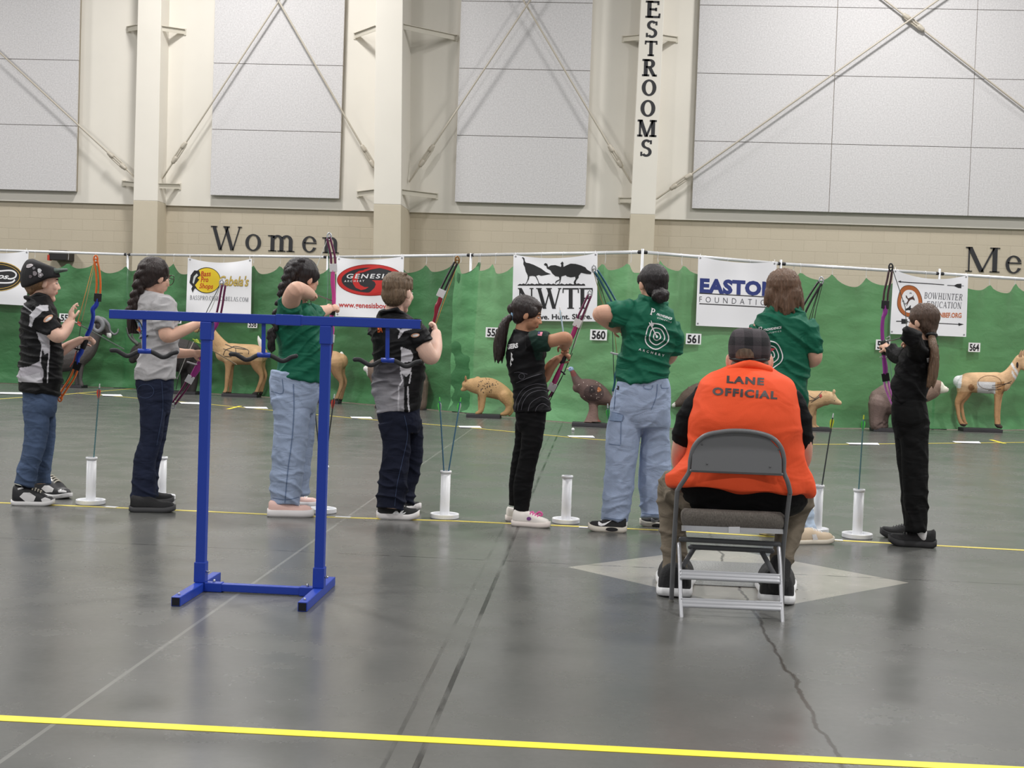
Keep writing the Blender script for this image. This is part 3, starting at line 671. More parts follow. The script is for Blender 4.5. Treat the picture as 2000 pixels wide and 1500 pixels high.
txt(o, 'lettering', 'www.genesisbow.com', (661, 599.5), (784, 603.5), 10, INK('url_red', (196, 62, 60)), bold=.02)
# turkeys
o = banner(((1003, 497), (1167, 493.5), (1166, 628), (1000, 626)), 'white banner with black turkey silhouettes and serif initials', 4, 9)
cc = lambda q: crop(q, 980, 480, 8.333)
shape2(o, 'turkey_print', cc([(325, 195), (345, 185), (370, 205), (375, 250), (395, 275), (450, 285), (520, 310), (640, 370), (720, 430), (800, 460), (700, 480), (640, 490), (600, 475), (560, 490), (590, 550), (605, 600), (620, 628), (600, 630), (585, 570), (545, 500), (500, 490), (450, 495), (440, 545), (420, 580), (395, 625), (383, 625), (410, 575), (425, 520), (420, 480), (390, 420), (375, 350), (350, 300), (355, 250), (345, 215)]), K)
shape2(o, 'turkey_print', cc([(685, 300), (710, 280), (740, 295), (755, 345), (800, 320), (870, 315), (920, 330), (965, 345), (970, 310), (955, 290), (985, 255), (1005, 280), (1000, 310), (1005, 345), (1050, 320), (1120, 290), (1200, 295), (1290, 320), (1360, 350), (1390, 390), (1460, 430), (1450, 465), (1380, 460), (1290, 440), (1250, 490), (1250, 520), (1215, 560), (1200, 600), (1220, 620), (1175, 620), (1170, 590), (1200, 540), (1195, 505), (1120, 515), (1060, 500), (1040, 480), (970, 500), (960, 560), (940, 620), (930, 620), (945, 560), (890, 590), (880, 615), (868, 610), (880, 575), (940, 545), (930, 505), (870, 495), (820, 450), (790, 400), (735, 370), (725, 330), (695, 320)]), K)
gr = [(255, 650)]+[(270+i*27, 632-(i*37 % 23)) for i in range(41)]+[(1360, 650)]
shape2(o, 'ground_print', cc(gr), K)
for ch, x0, x1 in (('N', 1011.5, 1042), ('W', 1047, 1096.5), ('T', 1098.5, 1130.5), ('F', 1131, 1157.5)):
    q, w = glyph(ch, T=.19, t=.07, s=.05, o=.07); V, T = poly_px(q); lo, hi = V.min(0), V.max(0)
    decal('initial', np.stack([x0+(V[:, 0]-lo[0])/(hi[0]-lo[0])*(x1-x0), 603-V[:, 1]*40.5], -1), T, K, o, off=.004)
txt(o, 'lettering', 'Conserve. Hunt. Share.', (1008, 624), (1155.5, 622.8), 9.8, K, bold=.025)
# navy lettering
o = banner(((1364, 500), (1517, 511), (1514, 643), (1359, 636)), 'white banner with navy lettering between two rules', 5, 7)
NV = INK('navy', (48, 62, 128)); V, T = sans('EASTON', .055, 0, 1.08); p0, p1 = np.array([1366.5, 569.5]), np.array([1516, 577.5])
decal('lettering', place2(V, p0, p1-p0, np.array([.9, -26.3])), T, NV, o, off=.004)
for y0, y1 in ((572.6, 580.9), (593, 601)): V, T = ribbon([(1366, y0), (1514, y1)], 1.7, 1); decal('rule', V, T, K, o, off=.004)
V, T = sans('FOUNDATION', -.012, 0, 1.9); p0, p1 = np.array([1366, 589.8]), np.array([1512, 597.5]); decal('lettering', place2(V, p0, p1-p0, np.array([.4, -10.8])), T, INK('grey_ink', (70, 70, 78)), o, off=.004)
# round deer emblem
o = banner(((1745, 526), (1891, 537), (1887, 658), (1738, 652)), 'white banner with round leaping deer emblem and two arrows', 6, 13)
cc = lambda q: crop(q, 1700, 500, 8.333)
for q in ([(445, 415), (500, 398), (495, 414), (1200, 462), (1200, 474), (495, 428), (500, 436)], [(1250, 472), (1365, 478), (1410, 455), (1480, 450), (1482, 482), (1520, 484), (1520, 492), (1482, 490), (1480, 525), (1430, 520), (1365, 490), (1250, 482)],
          [(420, 1055), (505, 1055), (505, 1022), (600, 1030), (600, 1100), (505, 1105), (505, 1070), (420, 1070)], [(600, 1062), (1430, 1106), (1435, 1090), (1520, 1112), (1440, 1138), (1430, 1118), (600, 1076)]): shape2(o, 'arrow_print', cc(q), K)
OR = INK('emblem_brown', (178, 100, 48))
decal('emblem', *disc(1776.5, 588, 24.6, 31.2, 40, wob=.025), INK('emblem_edge', (60, 40, 34)), o, off=.003); decal('emblem', *disc(1776.5, 588, 23.6, 30.2, 40, wob=.025), OR, o, off=.005); decal('emblem', *disc(1776.5, 588.5, 17, 22.5, 36, wob=.02), INK('white', (236, 236, 238)), o, off=.007)
DB = INK('deer_brown', (74, 50, 44))
shape2(o, 'deer_print', cc([(575, 640), (590, 645), (612, 690), (640, 680), (690, 655), (703, 628), (700, 665), (715, 690), (725, 725), (705, 715), (680, 705), (650, 715), (625, 745), (600, 800), (580, 820), (600, 770), (560, 800), (600, 745), (612, 715), (595, 690), (580, 680)]), DB, .009)
shape2(o, 'wolf_print', cc([(575, 860), (625, 835), (640, 810), (660, 800), (655, 840), (690, 870), (660, 885), (610, 880), (580, 890)]), K, .009)
for a, q in ((0, (520, 720)), (1, (545, 760)), (2, (640, 590)), (3, (730, 800))):
    V, T = ribbon(cc([(q[0], q[1]+30), (q[0]+15, q[1]), (q[0]+30, q[1]+25), (q[0]-5, q[1]+10)]), .8, 3); decal('plant_print', V, T, INK('grey', (110, 112, 118)), o, off=.009)
stxt(o, 'lettering', 'BOWHUNTER', (1804.5, 583), (1880, 586.8), 12.2, INK('grey_ink', (70, 70, 78)), shear=.1, T=.13, t=.06); stxt(o, 'lettering', 'EDUCATION', (1809, 600), (1877.5, 603), 12, INK('grey_ink', (70, 70, 78)), shear=.1, T=.13, t=.06)
txt(o, 'lettering', 'WWW.NBEF.ORG', (1803, 619), (1878, 620.5), 9.3, INK('emblem_orange', (206, 122, 80)), bold=.03)
# lane number cards pinned to the curtain
M_CARD = mk('card', (244, 244, 246), .6); M_DIG = mk('digit_black', (30, 30, 34), .6)
def card(s, x0, y0, x1, y1, label, sl=.035):
    sg = seg_of((x0+x1)/2); q = [(x0, y0), (x1, y0+(x1-x0)*sl), (x1-1, y1+(x1-x0)*sl), (x0-1, y1)]
    A = [curt(*p, .185, sg) for p in q]+[curt(*p, .175, sg) for p in q]
    me = mesh_from(A, [(0, 1, 2, 3), (7, 6, 5, 4)]+[(i, (i+1) % 4, (i+1) % 4+4, i+4) for i in range(4)]); o = link('number_card', me, M_CARD, loc=np.mean(A, 0)); tag(o, label, 'number card', 'lane number cards on the curtain')
    w = x1-x0; V, T = sans(s, .03); p0 = np.array([x0+w*.1-.6, y1-(y1-y0)*.13]); decal('digits', place2(V, p0, np.array([w*.8, w*.8*sl]), np.array([.5, -(y1-y0)*.74])), T, M_DIG, o, off=.003, maxlen=9)
for s, x0, y0, x1, y1, l in [('554', 116, 612, 144, 628.5, 'number card partly hidden behind the raised hand of the boy in the cap'), ('555', 327, 619, 355, 631, 'number card partly hidden behind the girl in the grey shirt'), ('556', 484.5, 624, 503, 640, 'card 556 above the deer tail'), ('559', 949, 639, 979, 658.5, 'card 559 beside the long ponytail'), ('560', 1153, 643, 1186, 664, 'card 560 under the bent elbow in green sleeve'),
        ('561', 1340, 651, 1370, 672, 'card 561 left of the plaid cap'), ('563', 1711, 663, 1740, 683, 'number card partly hidden behind the bow hand of the girl in black'), ('564', 1892, 669, 1915, 687, 'card 564 above the pronghorn back')]: card(s, x0, y0, x1, y1, l)
# ================================================================== foam animal targets
M_BASE = mk('base_board', (58, 56, 60), .7, bump=.1, bs=40)
FO = dict(rough=.75, bump=.5, bs=55, var=.12, vs=14)
def animal(name, D, anchor, label, cat, build, mat, color=None, voxel=.013, it=4, plate=None, cat2='foam animal target'):
    c = F(*anchor); t = empty(name, P(anchor[0], anchor[1], D)*(1, 1, 0)); tag(t, label, cat, cat2)
    b = MB(D); build(b); o = b.build('body', mat, t, voxel=voxel, it=it, color=color)
    if plate:
        x0, y0, x1 = plate; p = P(x0, y0, D); q = P(x1, y0, D); g = MB(); g.box((p[0], D-.14, .0), (q[0], D+.14, .045)); g.build('base_plate', M_BASE, t, bevel=.006)
    return t, o
def part(t, name, D, build, mat, smooth=True, **k):
    b = MB(D); build(b); return b.build(name, mat, t, smooth=smooth, **k)
def leg4(b, L):
    for pts in L: b.tube(pts, n=10, k=4)
M_AGREY = mk('grey_foam', (92, 90, 90), attr=True, **FO); M_ATAN = mk('tan_foam', (190, 155, 110), attr=True, **FO)
# ram
def ram(b):
    b.tube([(62, 702, 0, 22), (85, 700, 0, 27), (120, 698, 0, 29), (150, 694, 0, 27), (163, 690, 0, 20)], n=18)
    b.tube([(150, 698, 0, 22), (170, 683, 0, 19), (183, 660, 0, 14), (190, 645, 0, 12)], n=16)
    b.tube([(190, 637, 0, 12), (201, 642, 0, 10), (209, 650, 0, 6.5), (214, 656, 0, 5)], n=12)
    leg4(b, [[(158, 700, -8, 9), (158, 725, -8, 5), (157, 742, -8, 4), (159, 752, -8, 5)], [(150, 700, 9, 9), (149, 730, 9, 5), (150, 752, 9, 4.5)], [(72, 705, -8, 12), (66, 728, -8, 5.5), (72, 752, -8, 4.5)], [(80, 705, 9, 12), (76, 728, 9, 5.5), (80, 752, 9, 4.5)]])
t, o = animal('ram_target', 20.95, (150, 756), 'dark grey foam ram with curled horns behind the blue bow', 'animal target', ram, M_AGREY, lambda x, y, p: (222, 222, 220) if x > 208 and y > 650 else (62, 58, 58) if y < 650 and x > 195 else (84, 79, 78), plate=(60, 757, 165))
part(t, 'horn', 20.95, lambda b: b.tube([(183, 624, -12, 5.5), (192, 622, -14, 5.5), (200, 630, -16, 5), (200, 640, -17, 4.5), (192, 647, -17, 4), (184, 642, -16, 3.2), (184, 634, -15, 2.5)], n=10), mk('grey_horn', (125, 126, 130), .6, bump=.4, bs=80))
part(t, 'horn', 20.95, lambda b: b.tube([(186, 624, 12, 5.5), (200, 624, 13, 5), (211, 634, 14, 4), (214, 646, 14, 3.2), (222, 653, 14, 2.4), (229, 650, 14, 1.8), (231, 643, 14, 1)], n=10), mk('grey_horn', (125, 126, 130)))
part(t, 'nose', 20.95, lambda b: b.ell((217, 656, 0), (2.2, 2.5, 3)), K)
# black horned target behind the girl in grey
def bull(b):
    b.tube([(382, 705, 0, 20), (368, 697, 0, 31), (335, 692, 0, 33), (300, 690, 0, 34), (285, 692, 0, 24)], n=18)
    b.tube([(295, 690, 0, 22), (278, 684, 0, 17), (266, 690, 0, 13), (259, 702, 0, 8)], n=14)
    leg4(b, [[(376, 712, -8, 15), (378, 745, -8, 9), (372, 775, -8, 9), (374, 786, -8, 8)], [(364, 712, 9, 15), (362, 745, 9, 9), (358, 786, 9, 8)], [(305, 712, -8, 12), (303, 750, -8, 8), (302, 786, -8, 7.5)], [(295, 712, 9, 12), (292, 750, 9, 8), (292, 786, 9, 7.5)]])
M_ABLK = mk('black_foam', (44, 40, 40), .75, bump=.5, bs=50, var=.2)
t, o = animal('horned_target', 20.3, (335, 788), 'black foam horned beast hidden behind the girl in grey', 'animal target', bull, M_ABLK, plate=(290, 788, 386))
part(t, 'horn', 20.3, lambda b: b.tube([(268, 672, -8, 3), (258, 664, -9, 2.6), (251, 654, -9, 2), (247, 640, -9, 1)], n=8), mk('dark_horn', (72, 76, 72), .5)); part(t, 'horn', 20.3, lambda b: b.tube([(270, 672, 8, 3), (262, 664, 9, 2.6), (258, 655, 9, 2), (261, 646, 9, 1)], n=8), mk('dark_horn', (72, 76, 72)))
# two deer
def deer(dx, dy, hd):
    def f(b):
        q = lambda *L: [(x+dx, y+dy, *r) for x, y, *r in L]
        b.tube(q((509, 693, 0, 16, 15), (498, 693, 0, 20, 18), (470, 692, 0, 20.5, 19), (445, 692, 0, 21.5, 18), (434, 692, 0, 14, 13)), n=18)
        b.tube(q((442, 690, 0, 19, 14), (428, 674, 0, 15, 11), (417, 656, 0, 10.5, 8.5), (409, 642, 0, 8.5, 7.5), (405, 634, 0, 8)), n=14)
        b.tube(q((406, 631, 0, 8.5), (398, 635, 0, 7.5), (387, 643, 0, 5), (382, 646, 0, 4)), n=12)
        b.ell((413+dx, 624+dy, -6), (5, 3, 4)); b.ell((413+dx, 624+dy, 6), (5, 3, 4))
        leg4(b, [q((447, 700, -7, 11), (446, 718, -7, 6.5), (444, 738, -7, 5), (442, 757, -7, 3.8), (440, 766, -7, 4.5), (437, 769, -7, 4)), q((450, 700, 8, 11), (451, 720, 8, 6), (450, 757, 8, 3.6), (448, 767, 8, 4.2)),
                 q((500, 697, -7, 17), (503, 716, -7, 10.5), (510, 731, -7, 5.5), (510, 742, -7, 4.4), (504, 759, -7, 3.8), (500, 768, -7, 4.5), (496, 770, -7, 4)), q((504, 697, 8, 17), (510, 718, 8, 9), (518, 733, 8, 4.5), (514, 750, 8, 4), (509, 768, 8, 4.3))])
    return f
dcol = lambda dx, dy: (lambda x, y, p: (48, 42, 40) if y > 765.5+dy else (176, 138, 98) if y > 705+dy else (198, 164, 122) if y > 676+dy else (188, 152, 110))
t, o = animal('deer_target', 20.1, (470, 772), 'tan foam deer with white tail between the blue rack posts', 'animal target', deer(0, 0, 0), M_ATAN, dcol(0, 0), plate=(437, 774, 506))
part(t, 'tail', 20.1, lambda b: b.tube([(511, 680, 0, 4.5), (509, 670, 0, 5), (506, 663, 0, 3.4), (504.5, 657, 0, 1.2)], n=10), mk('white_fur', (226, 224, 220), .8))
for q in ([(436, 694), (440, 684), (452, 679), (460, 676), (484, 683), (485, 692)], [(436, 681), (456, 688), (474, 690)], [(440, 672), (458, 679), (480, 682)], [(438, 696), (452, 697)], [(460, 680), (461, 692)]):
    V, T = ribbon(q, 1.1, 3); decal('score_line', V, T, K, o, off=.006)
t, o = animal('deer_target', 19.25, (620, 784), 'foam deer behind the girl in green, only rump and leg showing right of the rack', 'animal target', deer(156, 12.5, 0), M_ATAN, lambda x, y, p: (48, 42, 40) if y > 779 else (168, 134, 98) if y > 715 else (186, 150, 110), plate=(592, 790, 664))
part(t, 'tail', 19.25, lambda b: b.tube([(667, 690, 0, 3.2), (671, 699, 0, 4.2), (672, 707, 0, 3), (672, 711, 0, 1.2)], n=10), mk('white_fur', (226, 224, 220)))
# bears
def bear(X0, sx, top, foot, head):
    """X0 rump edge, sx direction of travel; lengths in pixels"""
    def f(b):
        x = lambda v: X0+sx*v
        h = foot-top
        b.tube([(x(24), top+h*.42, 0, h*.30, h*.26), (x(44), top+h*.36, 0, h*.36, h*.3), (x(76), top+h*.34, 0, h*.34, h*.29), (x(92), top+h*.34, 0, h*.26, h*.24)], n=18)
        hx, hy = head; b.tube([(x(86), top+h*.3, 0, h*.25), ((x(86)+hx)/2, (top+h*.24+hy)/2, 0, h*.2), (hx-sx*20, hy-4, 0, h*.17, h*.17), (hx-sx*9, hy, 0, h*.1), (hx-sx*2, hy+1, 0, h*.065)], n=16)
        for d in (-1, 1): b.ell((hx-sx*27, hy-h*.2, d*h*.13), (h*.06, h*.07, h*.035))
        leg4(b, [[(x(20+k), top+h*.5, d, h*.24), (x(16+k), top+h*.76, d, h*.17), (x(17+k), foot-4, d, h*.15), (x(24+k), foot-3, d, h*.07)] for d, k in ((-12, 0), (12, 10))]+[[(x(84+k), top+h*.45, d, h*.17), (x(84+k), top+h*.75, d, h*.12), (x(85+k), foot-4, d, h*.1), (x(92+k), foot-3, d, h*.06)] for d, k in ((-10, 0), (11, 8))])
    return f
M_ABRN = mk('brown_foam', (118, 100, 90), attr=True, **FO)
t, o = animal('bear_target', 18.5, (770, 799), 'brown foam bear hidden behind the short-haired boy, muzzle left of him', 'animal target', bear(836, -1, 706, 797, (713, 719)), M_ABRN, lambda x, y, p: (228, 226, 222) if x < 718 else (126, 108, 96) if x < 735 else (114, 97, 87), plate=(735, 800, 832))
t, o = animal('bear_target', 17.6, (1750, 838), 'brown foam bear with white nose behind the girl in black', 'animal target', bear(1695.5, 1, 747, 835, (1850, 760)), M_ABRN, lambda x, y, p: (232, 228, 212) if x > 1838-(y-752)*.1 else (140, 116, 102) if x > 1800 else (120, 101, 95), plate=(1702, 838.5, 1800))
part(t, 'nose', 17.6, lambda b: b.ell((1850.5, 758, 0), (2.2, 2.6, 3)), K)
for d in (-6.5, 6.5): part(t, 'eye', 17.6, lambda b: b.ell((1838, 753.5, d*1.0), (1.5, 1.3, 1.5)), K)
def cub(b):
    b.tube([(1530, 790, 0, 22), (1548, 785, 0, 25), (1580, 783, 0, 21), (1598, 780, 0, 17)], n=16)
    b.tube([(1590, 779, 0, 16), (1608, 778, 0, 15), (1622, 778, 0, 13), (1631, 783, 0, 8), (1640, 787, 0, 4.5)], n=16)
    for d in (-8, 8): b.ell((1629, 764.5, d), (3.4, 5, 2.4)); b.ell((1612, 766, d), (3, 4, 2))
    leg4(b, [[(1586, 790, d, 11), (1585+d*.4, 812, d, 7), (1586+d*.4, 832, d, 6.5), (1594+d*.4, 835, d, 4)] for d in (-7, 7)]+[[(1540, 795, d, 14), (1536+d, 815, d, 9), (1537+d, 834, d, 7.5), (1544+d, 836, d, 4)] for d in (-8, 9)])
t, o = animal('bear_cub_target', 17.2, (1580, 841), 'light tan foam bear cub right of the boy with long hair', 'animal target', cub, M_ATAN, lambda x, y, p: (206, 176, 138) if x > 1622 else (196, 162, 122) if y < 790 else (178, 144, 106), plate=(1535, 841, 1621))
part(t, 'nose', 17.2, lambda b: b.ell((1641.5, 787.5, 0), (2.2, 2, 2.6)), K)
part(t, 'eye', 17.2, lambda b: b.ell((1629.5, 782.5, -7.4), (1.5, 1.1, 1.5)), K)
for q in ([(1580, 772), (1592, 778), (1606, 764)], [(1581, 783), (1594, 779), (1604, 772)], [(1584, 786), (1600, 776)]): V, T = ribbon(q, 1.1, 3); decal('score_line', V, T, K, o, off=.006)
V, T = poly_px([[(1600, 772), (1604, 769), (1606, 774), (1602, 778)]]); decal('red_mark', V, T, mk('mark_red', (160, 40, 36), .6), o, off=.007)
# crouched cat
def cat(b):
    b.tube([(911, 751, 0, 9, 10), (920, 752, 0, 13.5, 13), (935, 754, 0, 16.5, 15), (955, 757, 0, 19.5, 16), (972, 763, 0, 17.5, 15), (988, 771, 0, 13.5, 13), (998, 776, 0, 9, 9)], n=18)
    for d in (-8, 8): b.ell((908+abs(d)*.2, 739, d), (2.6, 6, 3))
    b.tube([(908, 758, 0, 6), (903.5, 761, 0, 4)], n=10)
    b.ell((932, 737, 4), (5, 2, 3), ax=[(1, -.3, 0), (.3, 1, 0), (0, 0, 1)])
    leg4(b, [[(942, 765, -8, 9), (943, 780, -8, 6.2), (941, 797, -8, 5.2), (938, 804, -8, 4.8), (931, 807, -8, 3.5)], [(940, 765, 8, 8), (938, 785, 8, 5), (938, 806, 8, 4.5)], [(985, 774, -8, 13), (993, 786, -8, 10), (994, 797, -8, 7), (989, 806, -8, 6), (980, 809, -8, 3.6)], [(987, 774, 9, 12), (999, 788, 9, 8), (999, 800, 9, 6), (995, 809, 9, 4)]])
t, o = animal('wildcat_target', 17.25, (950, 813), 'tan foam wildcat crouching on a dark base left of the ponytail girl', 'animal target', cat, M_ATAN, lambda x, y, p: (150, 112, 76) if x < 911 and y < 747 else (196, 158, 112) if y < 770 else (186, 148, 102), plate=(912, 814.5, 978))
rr = random.Random(5)
for i in range(46):
    x, y = rr.gauss(950, 9), rr.gauss(752, 6); V, T = disc(x, y, rr.uniform(.5, 1.1), rr.uniform(.5, 1.3), 7); decal('arrow_hole', V, T, K, o, off=.006)
# turkey
def turk(b):
    b.tube([(1127, 757, 0, 10, 9), (1137, 757, 0, 18, 15), (1155, 764, 0, 23, 19), (1175, 774, 0, 19, 16), (1192, 783, 0, 10, 12), (1212, 791, 0, 4, 10)], n=18)
    b.tube([(1134, 752, 0, 14), (1127, 744, 0, 9.5), (1122, 734, 0, 6.8), (1118, 726, 0, 5)], n=12)
    b.tube([(1158, 780, 0, 10), (1159, 800, 0, 9), (1157, 818, 0, 13, 13), (1157, 825, 0, 19, 16)], n=14, cap='flat')
def tcol(x, y, p):
    if y < 735 and x < 1125: return (118, 66, 62)
    if y > 790 and x > 1168: return (140, 82, 72)
    if y > 790: return (122, 98, 90)
    q = ((x-1160)/20)**2+((y-768)/16)**2
    return (72, 56, 54) if q < 1 else (98, 78, 73)
t, o = animal('turkey_target', 16.3, (1155, 830), 'brown foam turkey with pale blue head on a base', 'animal target', turk, M_ABRN, tcol, plate=(1117, 833, 1190), voxel=.011)
part(t, 'head', 16.3, lambda b: (b.ell((1115, 721, 0), (5.6, 5.2, 5)), b.tube([(1118, 725, 0, 4), (1119, 728, 0, 4.4)], n=10)), mk('blue_head', (150, 172, 205), .6)); part(t, 'beak', 16.3, lambda b: b.tube([(1111, 720, 0, 2), (1106.5, 720.8, 0, .8)], n=8), mk('pink_beak', (206, 160, 150), .5))
part(t, 'eye', 16.3, lambda b: b.ell((1113.5, 719.5, -4.6), (.9, .9, .9)), K)
for i in range(16): V, T = disc(rr.uniform(1128, 1188), rr.uniform(745, 788), .8, .8, 6); decal('foam_fleck', V, T, mk('fleck', (215, 200, 190), .7), o, off=.006)
V, T = disc(1156, 762, 6, 6, 12, wob=.2); decal('arrow_hole', V, T, mk('deep_brown', (44, 34, 34), .8), o, off=.006); V, T = disc(1170, 761, 4, 5, 10, wob=.2); decal('worn_patch', V, T, mk('orange_worn', (168, 104, 62), .8), o, off=.006)
# dark hog whose snout shows left of the official
def hog(b):
    b.tube([(1315, 792, 0, 4), (1322, 789, 0, 6.5), (1332, 784, 0, 11), (1345, 777, 0, 18), (1370, 772, 0, 26), (1410, 772, 0, 28), (1440, 776, 0, 22)], n=16)
    leg4(b, [[(1365, 785, d, 11), (1364+d, 810, d, 6), (1364+d, 831, d, 5)] for d in (-8, 8)]+[[(1432, 785, d, 13), (1436+d, 810, d, 7), (1434+d, 831, d, 5)] for d in (-8, 8)])
    for d in (-8, 8): b.ell((1346, 760, d), (4, 6, 2.5))
t, o = animal('hog_target', 16.45, (1390, 835), 'dark brown foam hog with white snout tip left of the official', 'animal target', hog, M_ABRN, lambda x, y, p: (226, 222, 216) if x < 1318.5 and y > 786 else (96, 80, 72), plate=(1350, 835, 1450))
# pronghorn
def prong(b):
    b.tube([(1873, 745, 0, 12, 13), (1885, 747, 0, 18.5, 17), (1905, 747, 0, 20, 18), (1930, 748, 0, 21, 18), (1950, 748, 0, 21, 17), (1962, 749, 0, 16, 13)], n=18)
    b.tube([(1955, 747, 0, 18, 13), (1970, 736, 0, 15, 11), (1980, 722, 0, 12, 9), (1988, 708, 0, 10.5, 8), (1992, 702, 0, 10)], n=14)
    b.tube([(1993, 708, 0, 11, 9), (2003, 716, 0, 9, 8), (2014, 724, 0, 6, 5), (2020, 728, 0, 4.5)], n=12)
    leg4(b, [[(1884, 752, -8, 18), (1879, 770, -8, 11), (1870, 786, -8, 6), (1871, 800, -8, 4.6), (1873, 815, -8, 3.9), (1878, 827, -8, 4.4), (1884, 830, -8, 3.4)], [(1888, 752, 8, 17), (1886, 772, 8, 9), (1878, 788, 8, 5), (1880, 806, 8, 3.6), (1884, 824, 8, 4), (1887, 827, 8, 3.4)],
             [(1950, 758, -8, 11), (1948, 775, -8, 6.6), (1946.5, 803, -8, 5.2), (1946, 820, -8, 4.2), (1948, 830, -8, 5), (1955, 834, -8, 3.6)], [(1953, 758, 8, 10), (1952, 778, 8, 5.5), (1950, 806, 8, 4.2), (1950, 829, 8, 4.4)]])
def pcol(x, y, p):
    if y > 828: return (70, 56, 50)
    if x < 1880-(y-730)*.12 and y < 758: return (236, 236, 238)
    if 1909 < x < 1944 and y > 746 and y < 769: return (232, 231, 233)
    if x > 1952 and y > 753-(x-1973)*.9+4 and y < 772 and x > 1963: return (232, 230, 230)
    if 1948 < x < 1962 and 746 < y < 770: return (170, 126, 82)
    if x > 1972 and 0 < (y-730)*.6-(x-1990) < 5: return (232, 230, 230)
    if x > 1976 and 9 < (y-730)*.6-(x-1990) < 14 and y < 752: return (232, 230, 230)
    if (x-1897)**2+(y-757)**2 < 40: return (150, 108, 72)
    if x > 2004: return (60, 48, 44)
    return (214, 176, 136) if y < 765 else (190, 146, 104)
t, o = animal('pronghorn_target', 18.35, (1912, 837), 'tan and white foam pronghorn at the right edge', 'animal target', prong, M_ATAN, pcol, plate=(1876, 839, 1953))
part(t, 'ear', 18.35, lambda b: b.tube([(1992, 700, -6, 3.6, 2), (1993.5, 692, -8, 3.4, 1.8), (1995, 684, -9, .8)], n=8), mk('ear_fur', (186, 150, 118), .8)); part(t, 'ear', 18.35, lambda b: b.tube([(1994, 700, 6, 3.6, 2), (1997, 692, 8, 3.4, 1.8), (1999, 684, 9, .8)], n=8), mk('ear_fur', (186, 150, 118)))
V, T = disc(1987, 713, 2.2, 6, 14); decal('cheek_patch', V, T, mk('deep_brown', (44, 34, 34)), o, off=.006)
V, T = annulus(1933, 747, 23, 14, .8, 36); decal('score_line', V, T, mk('line_brown', (112, 84, 60), .8), o, off=.006)
for q in ([(1937, 757), (1955, 754), (1976, 744)], [(1938, 753), (1960, 750), (1974, 748)], [(1930, 763), (1955, 760)]): V, T = ribbon(q, .9, 3); decal('crack_line', V, T, mk('deep_brown', (44, 34, 34)), o, off=.006)
# ================================================================== blue bow rack
M_BLUE = mk('blue_powder_coat', (28, 62, 168), .38, bump=.02, bs=150); M_HOLE_SHADE = mk('tube_end_shade', (12, 14, 26), .8); M_FOAMB = mk('black_foam_grip', (44, 44, 47), .7, bump=.2, bs=90); M_BOLT = mk('zinc', (190, 192, 196), .3, metal=.9)
DS = 5.2
t = empty('bow_rack', F(505, 1165)); tag(t, 'bright blue steel bow rack with wavy black arms in the foreground', 'bow rack')
def X_(x, y, D=DS): return P(x, y, D)
zb = float(X_(517, 623.5)[2]); xl, xr = float(X_(216, 611)[0]), float(X_(822, 637)[0]); h = .019
b = MB(); b.box((xl, DS-h, zb-h), (xr, DS+h, zb+h)); b.build('top_bar', M_BLUE, t, bevel=.003)
b = MB(); b.box((xl-.0008, DS-h+.004, zb-h+.004), (xl+.01, DS+h-.004, zb+h-.004)); b.build('bar_end_shade', M_HOLE_SHADE, t); b = MB(); b.box((xr-.01, DS-h+.004, zb-h+.004), (xr+.0008, DS+h-.004, zb+h-.004)); b.build('bar_end_shade', M_HOLE_SHADE, t)  # dark plugs stand in for the shade inside the hollow bar ends
xs0, xs1 = float(X_(541, 624)[0]), float(X_(590, 624)[0]); hs = .0225
b = MB(); b.box((xs0, DS-hs, zb-hs), (xs1, DS+hs, zb+hs)); b.build('bar_sleeve', M_BLUE, t, bevel=.003)
FT = .038
for k, (px, pyf, fx, fy, by) in enumerate(((397, 1125, 351.5, 1185, 1137), (625, 1135, 592.5, 1195, 1145))):
    xp = float(X_((392.5, 624)[k], 1120)[0]); hp = .0195
    b = MB(); b.box((xp-hp, DS-hp, FT), (xp+hp, DS+hp, zb-h)); b.build('post', M_BLUE, t, bevel=.003)
    b = MB(); b.box((xp-.0235, DS-.0235, FT), (xp+.0235, DS+.0235, FT+.085)); b.build('post_sleeve', M_BLUE, t, bevel=.003); b = MB(); b.box((xp-.0235, DS-.0235, zb-h-.075), (xp+.0235, DS+.0235, zb-h)); b.build('post_sleeve', M_BLUE, t, bevel=.003)
    y0 = float(F(fx, fy)[1]); y1 = y0+.54
    b = MB(); b.box((xp-.019, y0, 0), (xp+.019, y1, FT)); b.build('foot', M_BLUE, t, bevel=.003)
    b = MB(); b.box((xp-.0155, y0-.0008, .0035), (xp+.0155, y0+.01, FT-.0035)); b.build('foot_end_shade', M_HOLE_SHADE, t)  # dark plug: shade of the open foot tube put into colour
    b = MB(); b.tube([(xp+.026, DS-.005, FT+.045, .005), (xp+.034, DS-.005, FT+.045, .005)], n=8, k=1); b.build('bolt', M_BOLT, t, smooth=True)
    b = MB(); b.tube([(xp, y0+.04, FT, .005), (xp, y0+.04, FT+.004, .005)], n=8, k=1); b.build('bolt', M_BOLT, t, smooth=True)
xa, xb = float(X_(392.5, 1120)[0])+.019, float(X_(624, 1120)[0])-.019
b = MB(); b.box((xa, DS-.017, .004), (xb, DS+.017, FT-.002)); b.build('cross_bar', M_BLUE, t, bevel=.003)
for s0, s1 in ((xa, xa+.075), (xb-.06, xb)):
    b = MB(); b.box((s0, DS-.0205, .001), (s1, DS+.0205, FT+.001)); b.build('cross_sleeve', M_BLUE, t, bevel=.003)
    b = MB(); b.tube([((s0+s1)/2, DS, FT, .006), ((s0+s1)/2, DS, FT+.007, .006)], n=8, k=1); b.build('bolt', M_BOLT, t, smooth=True)
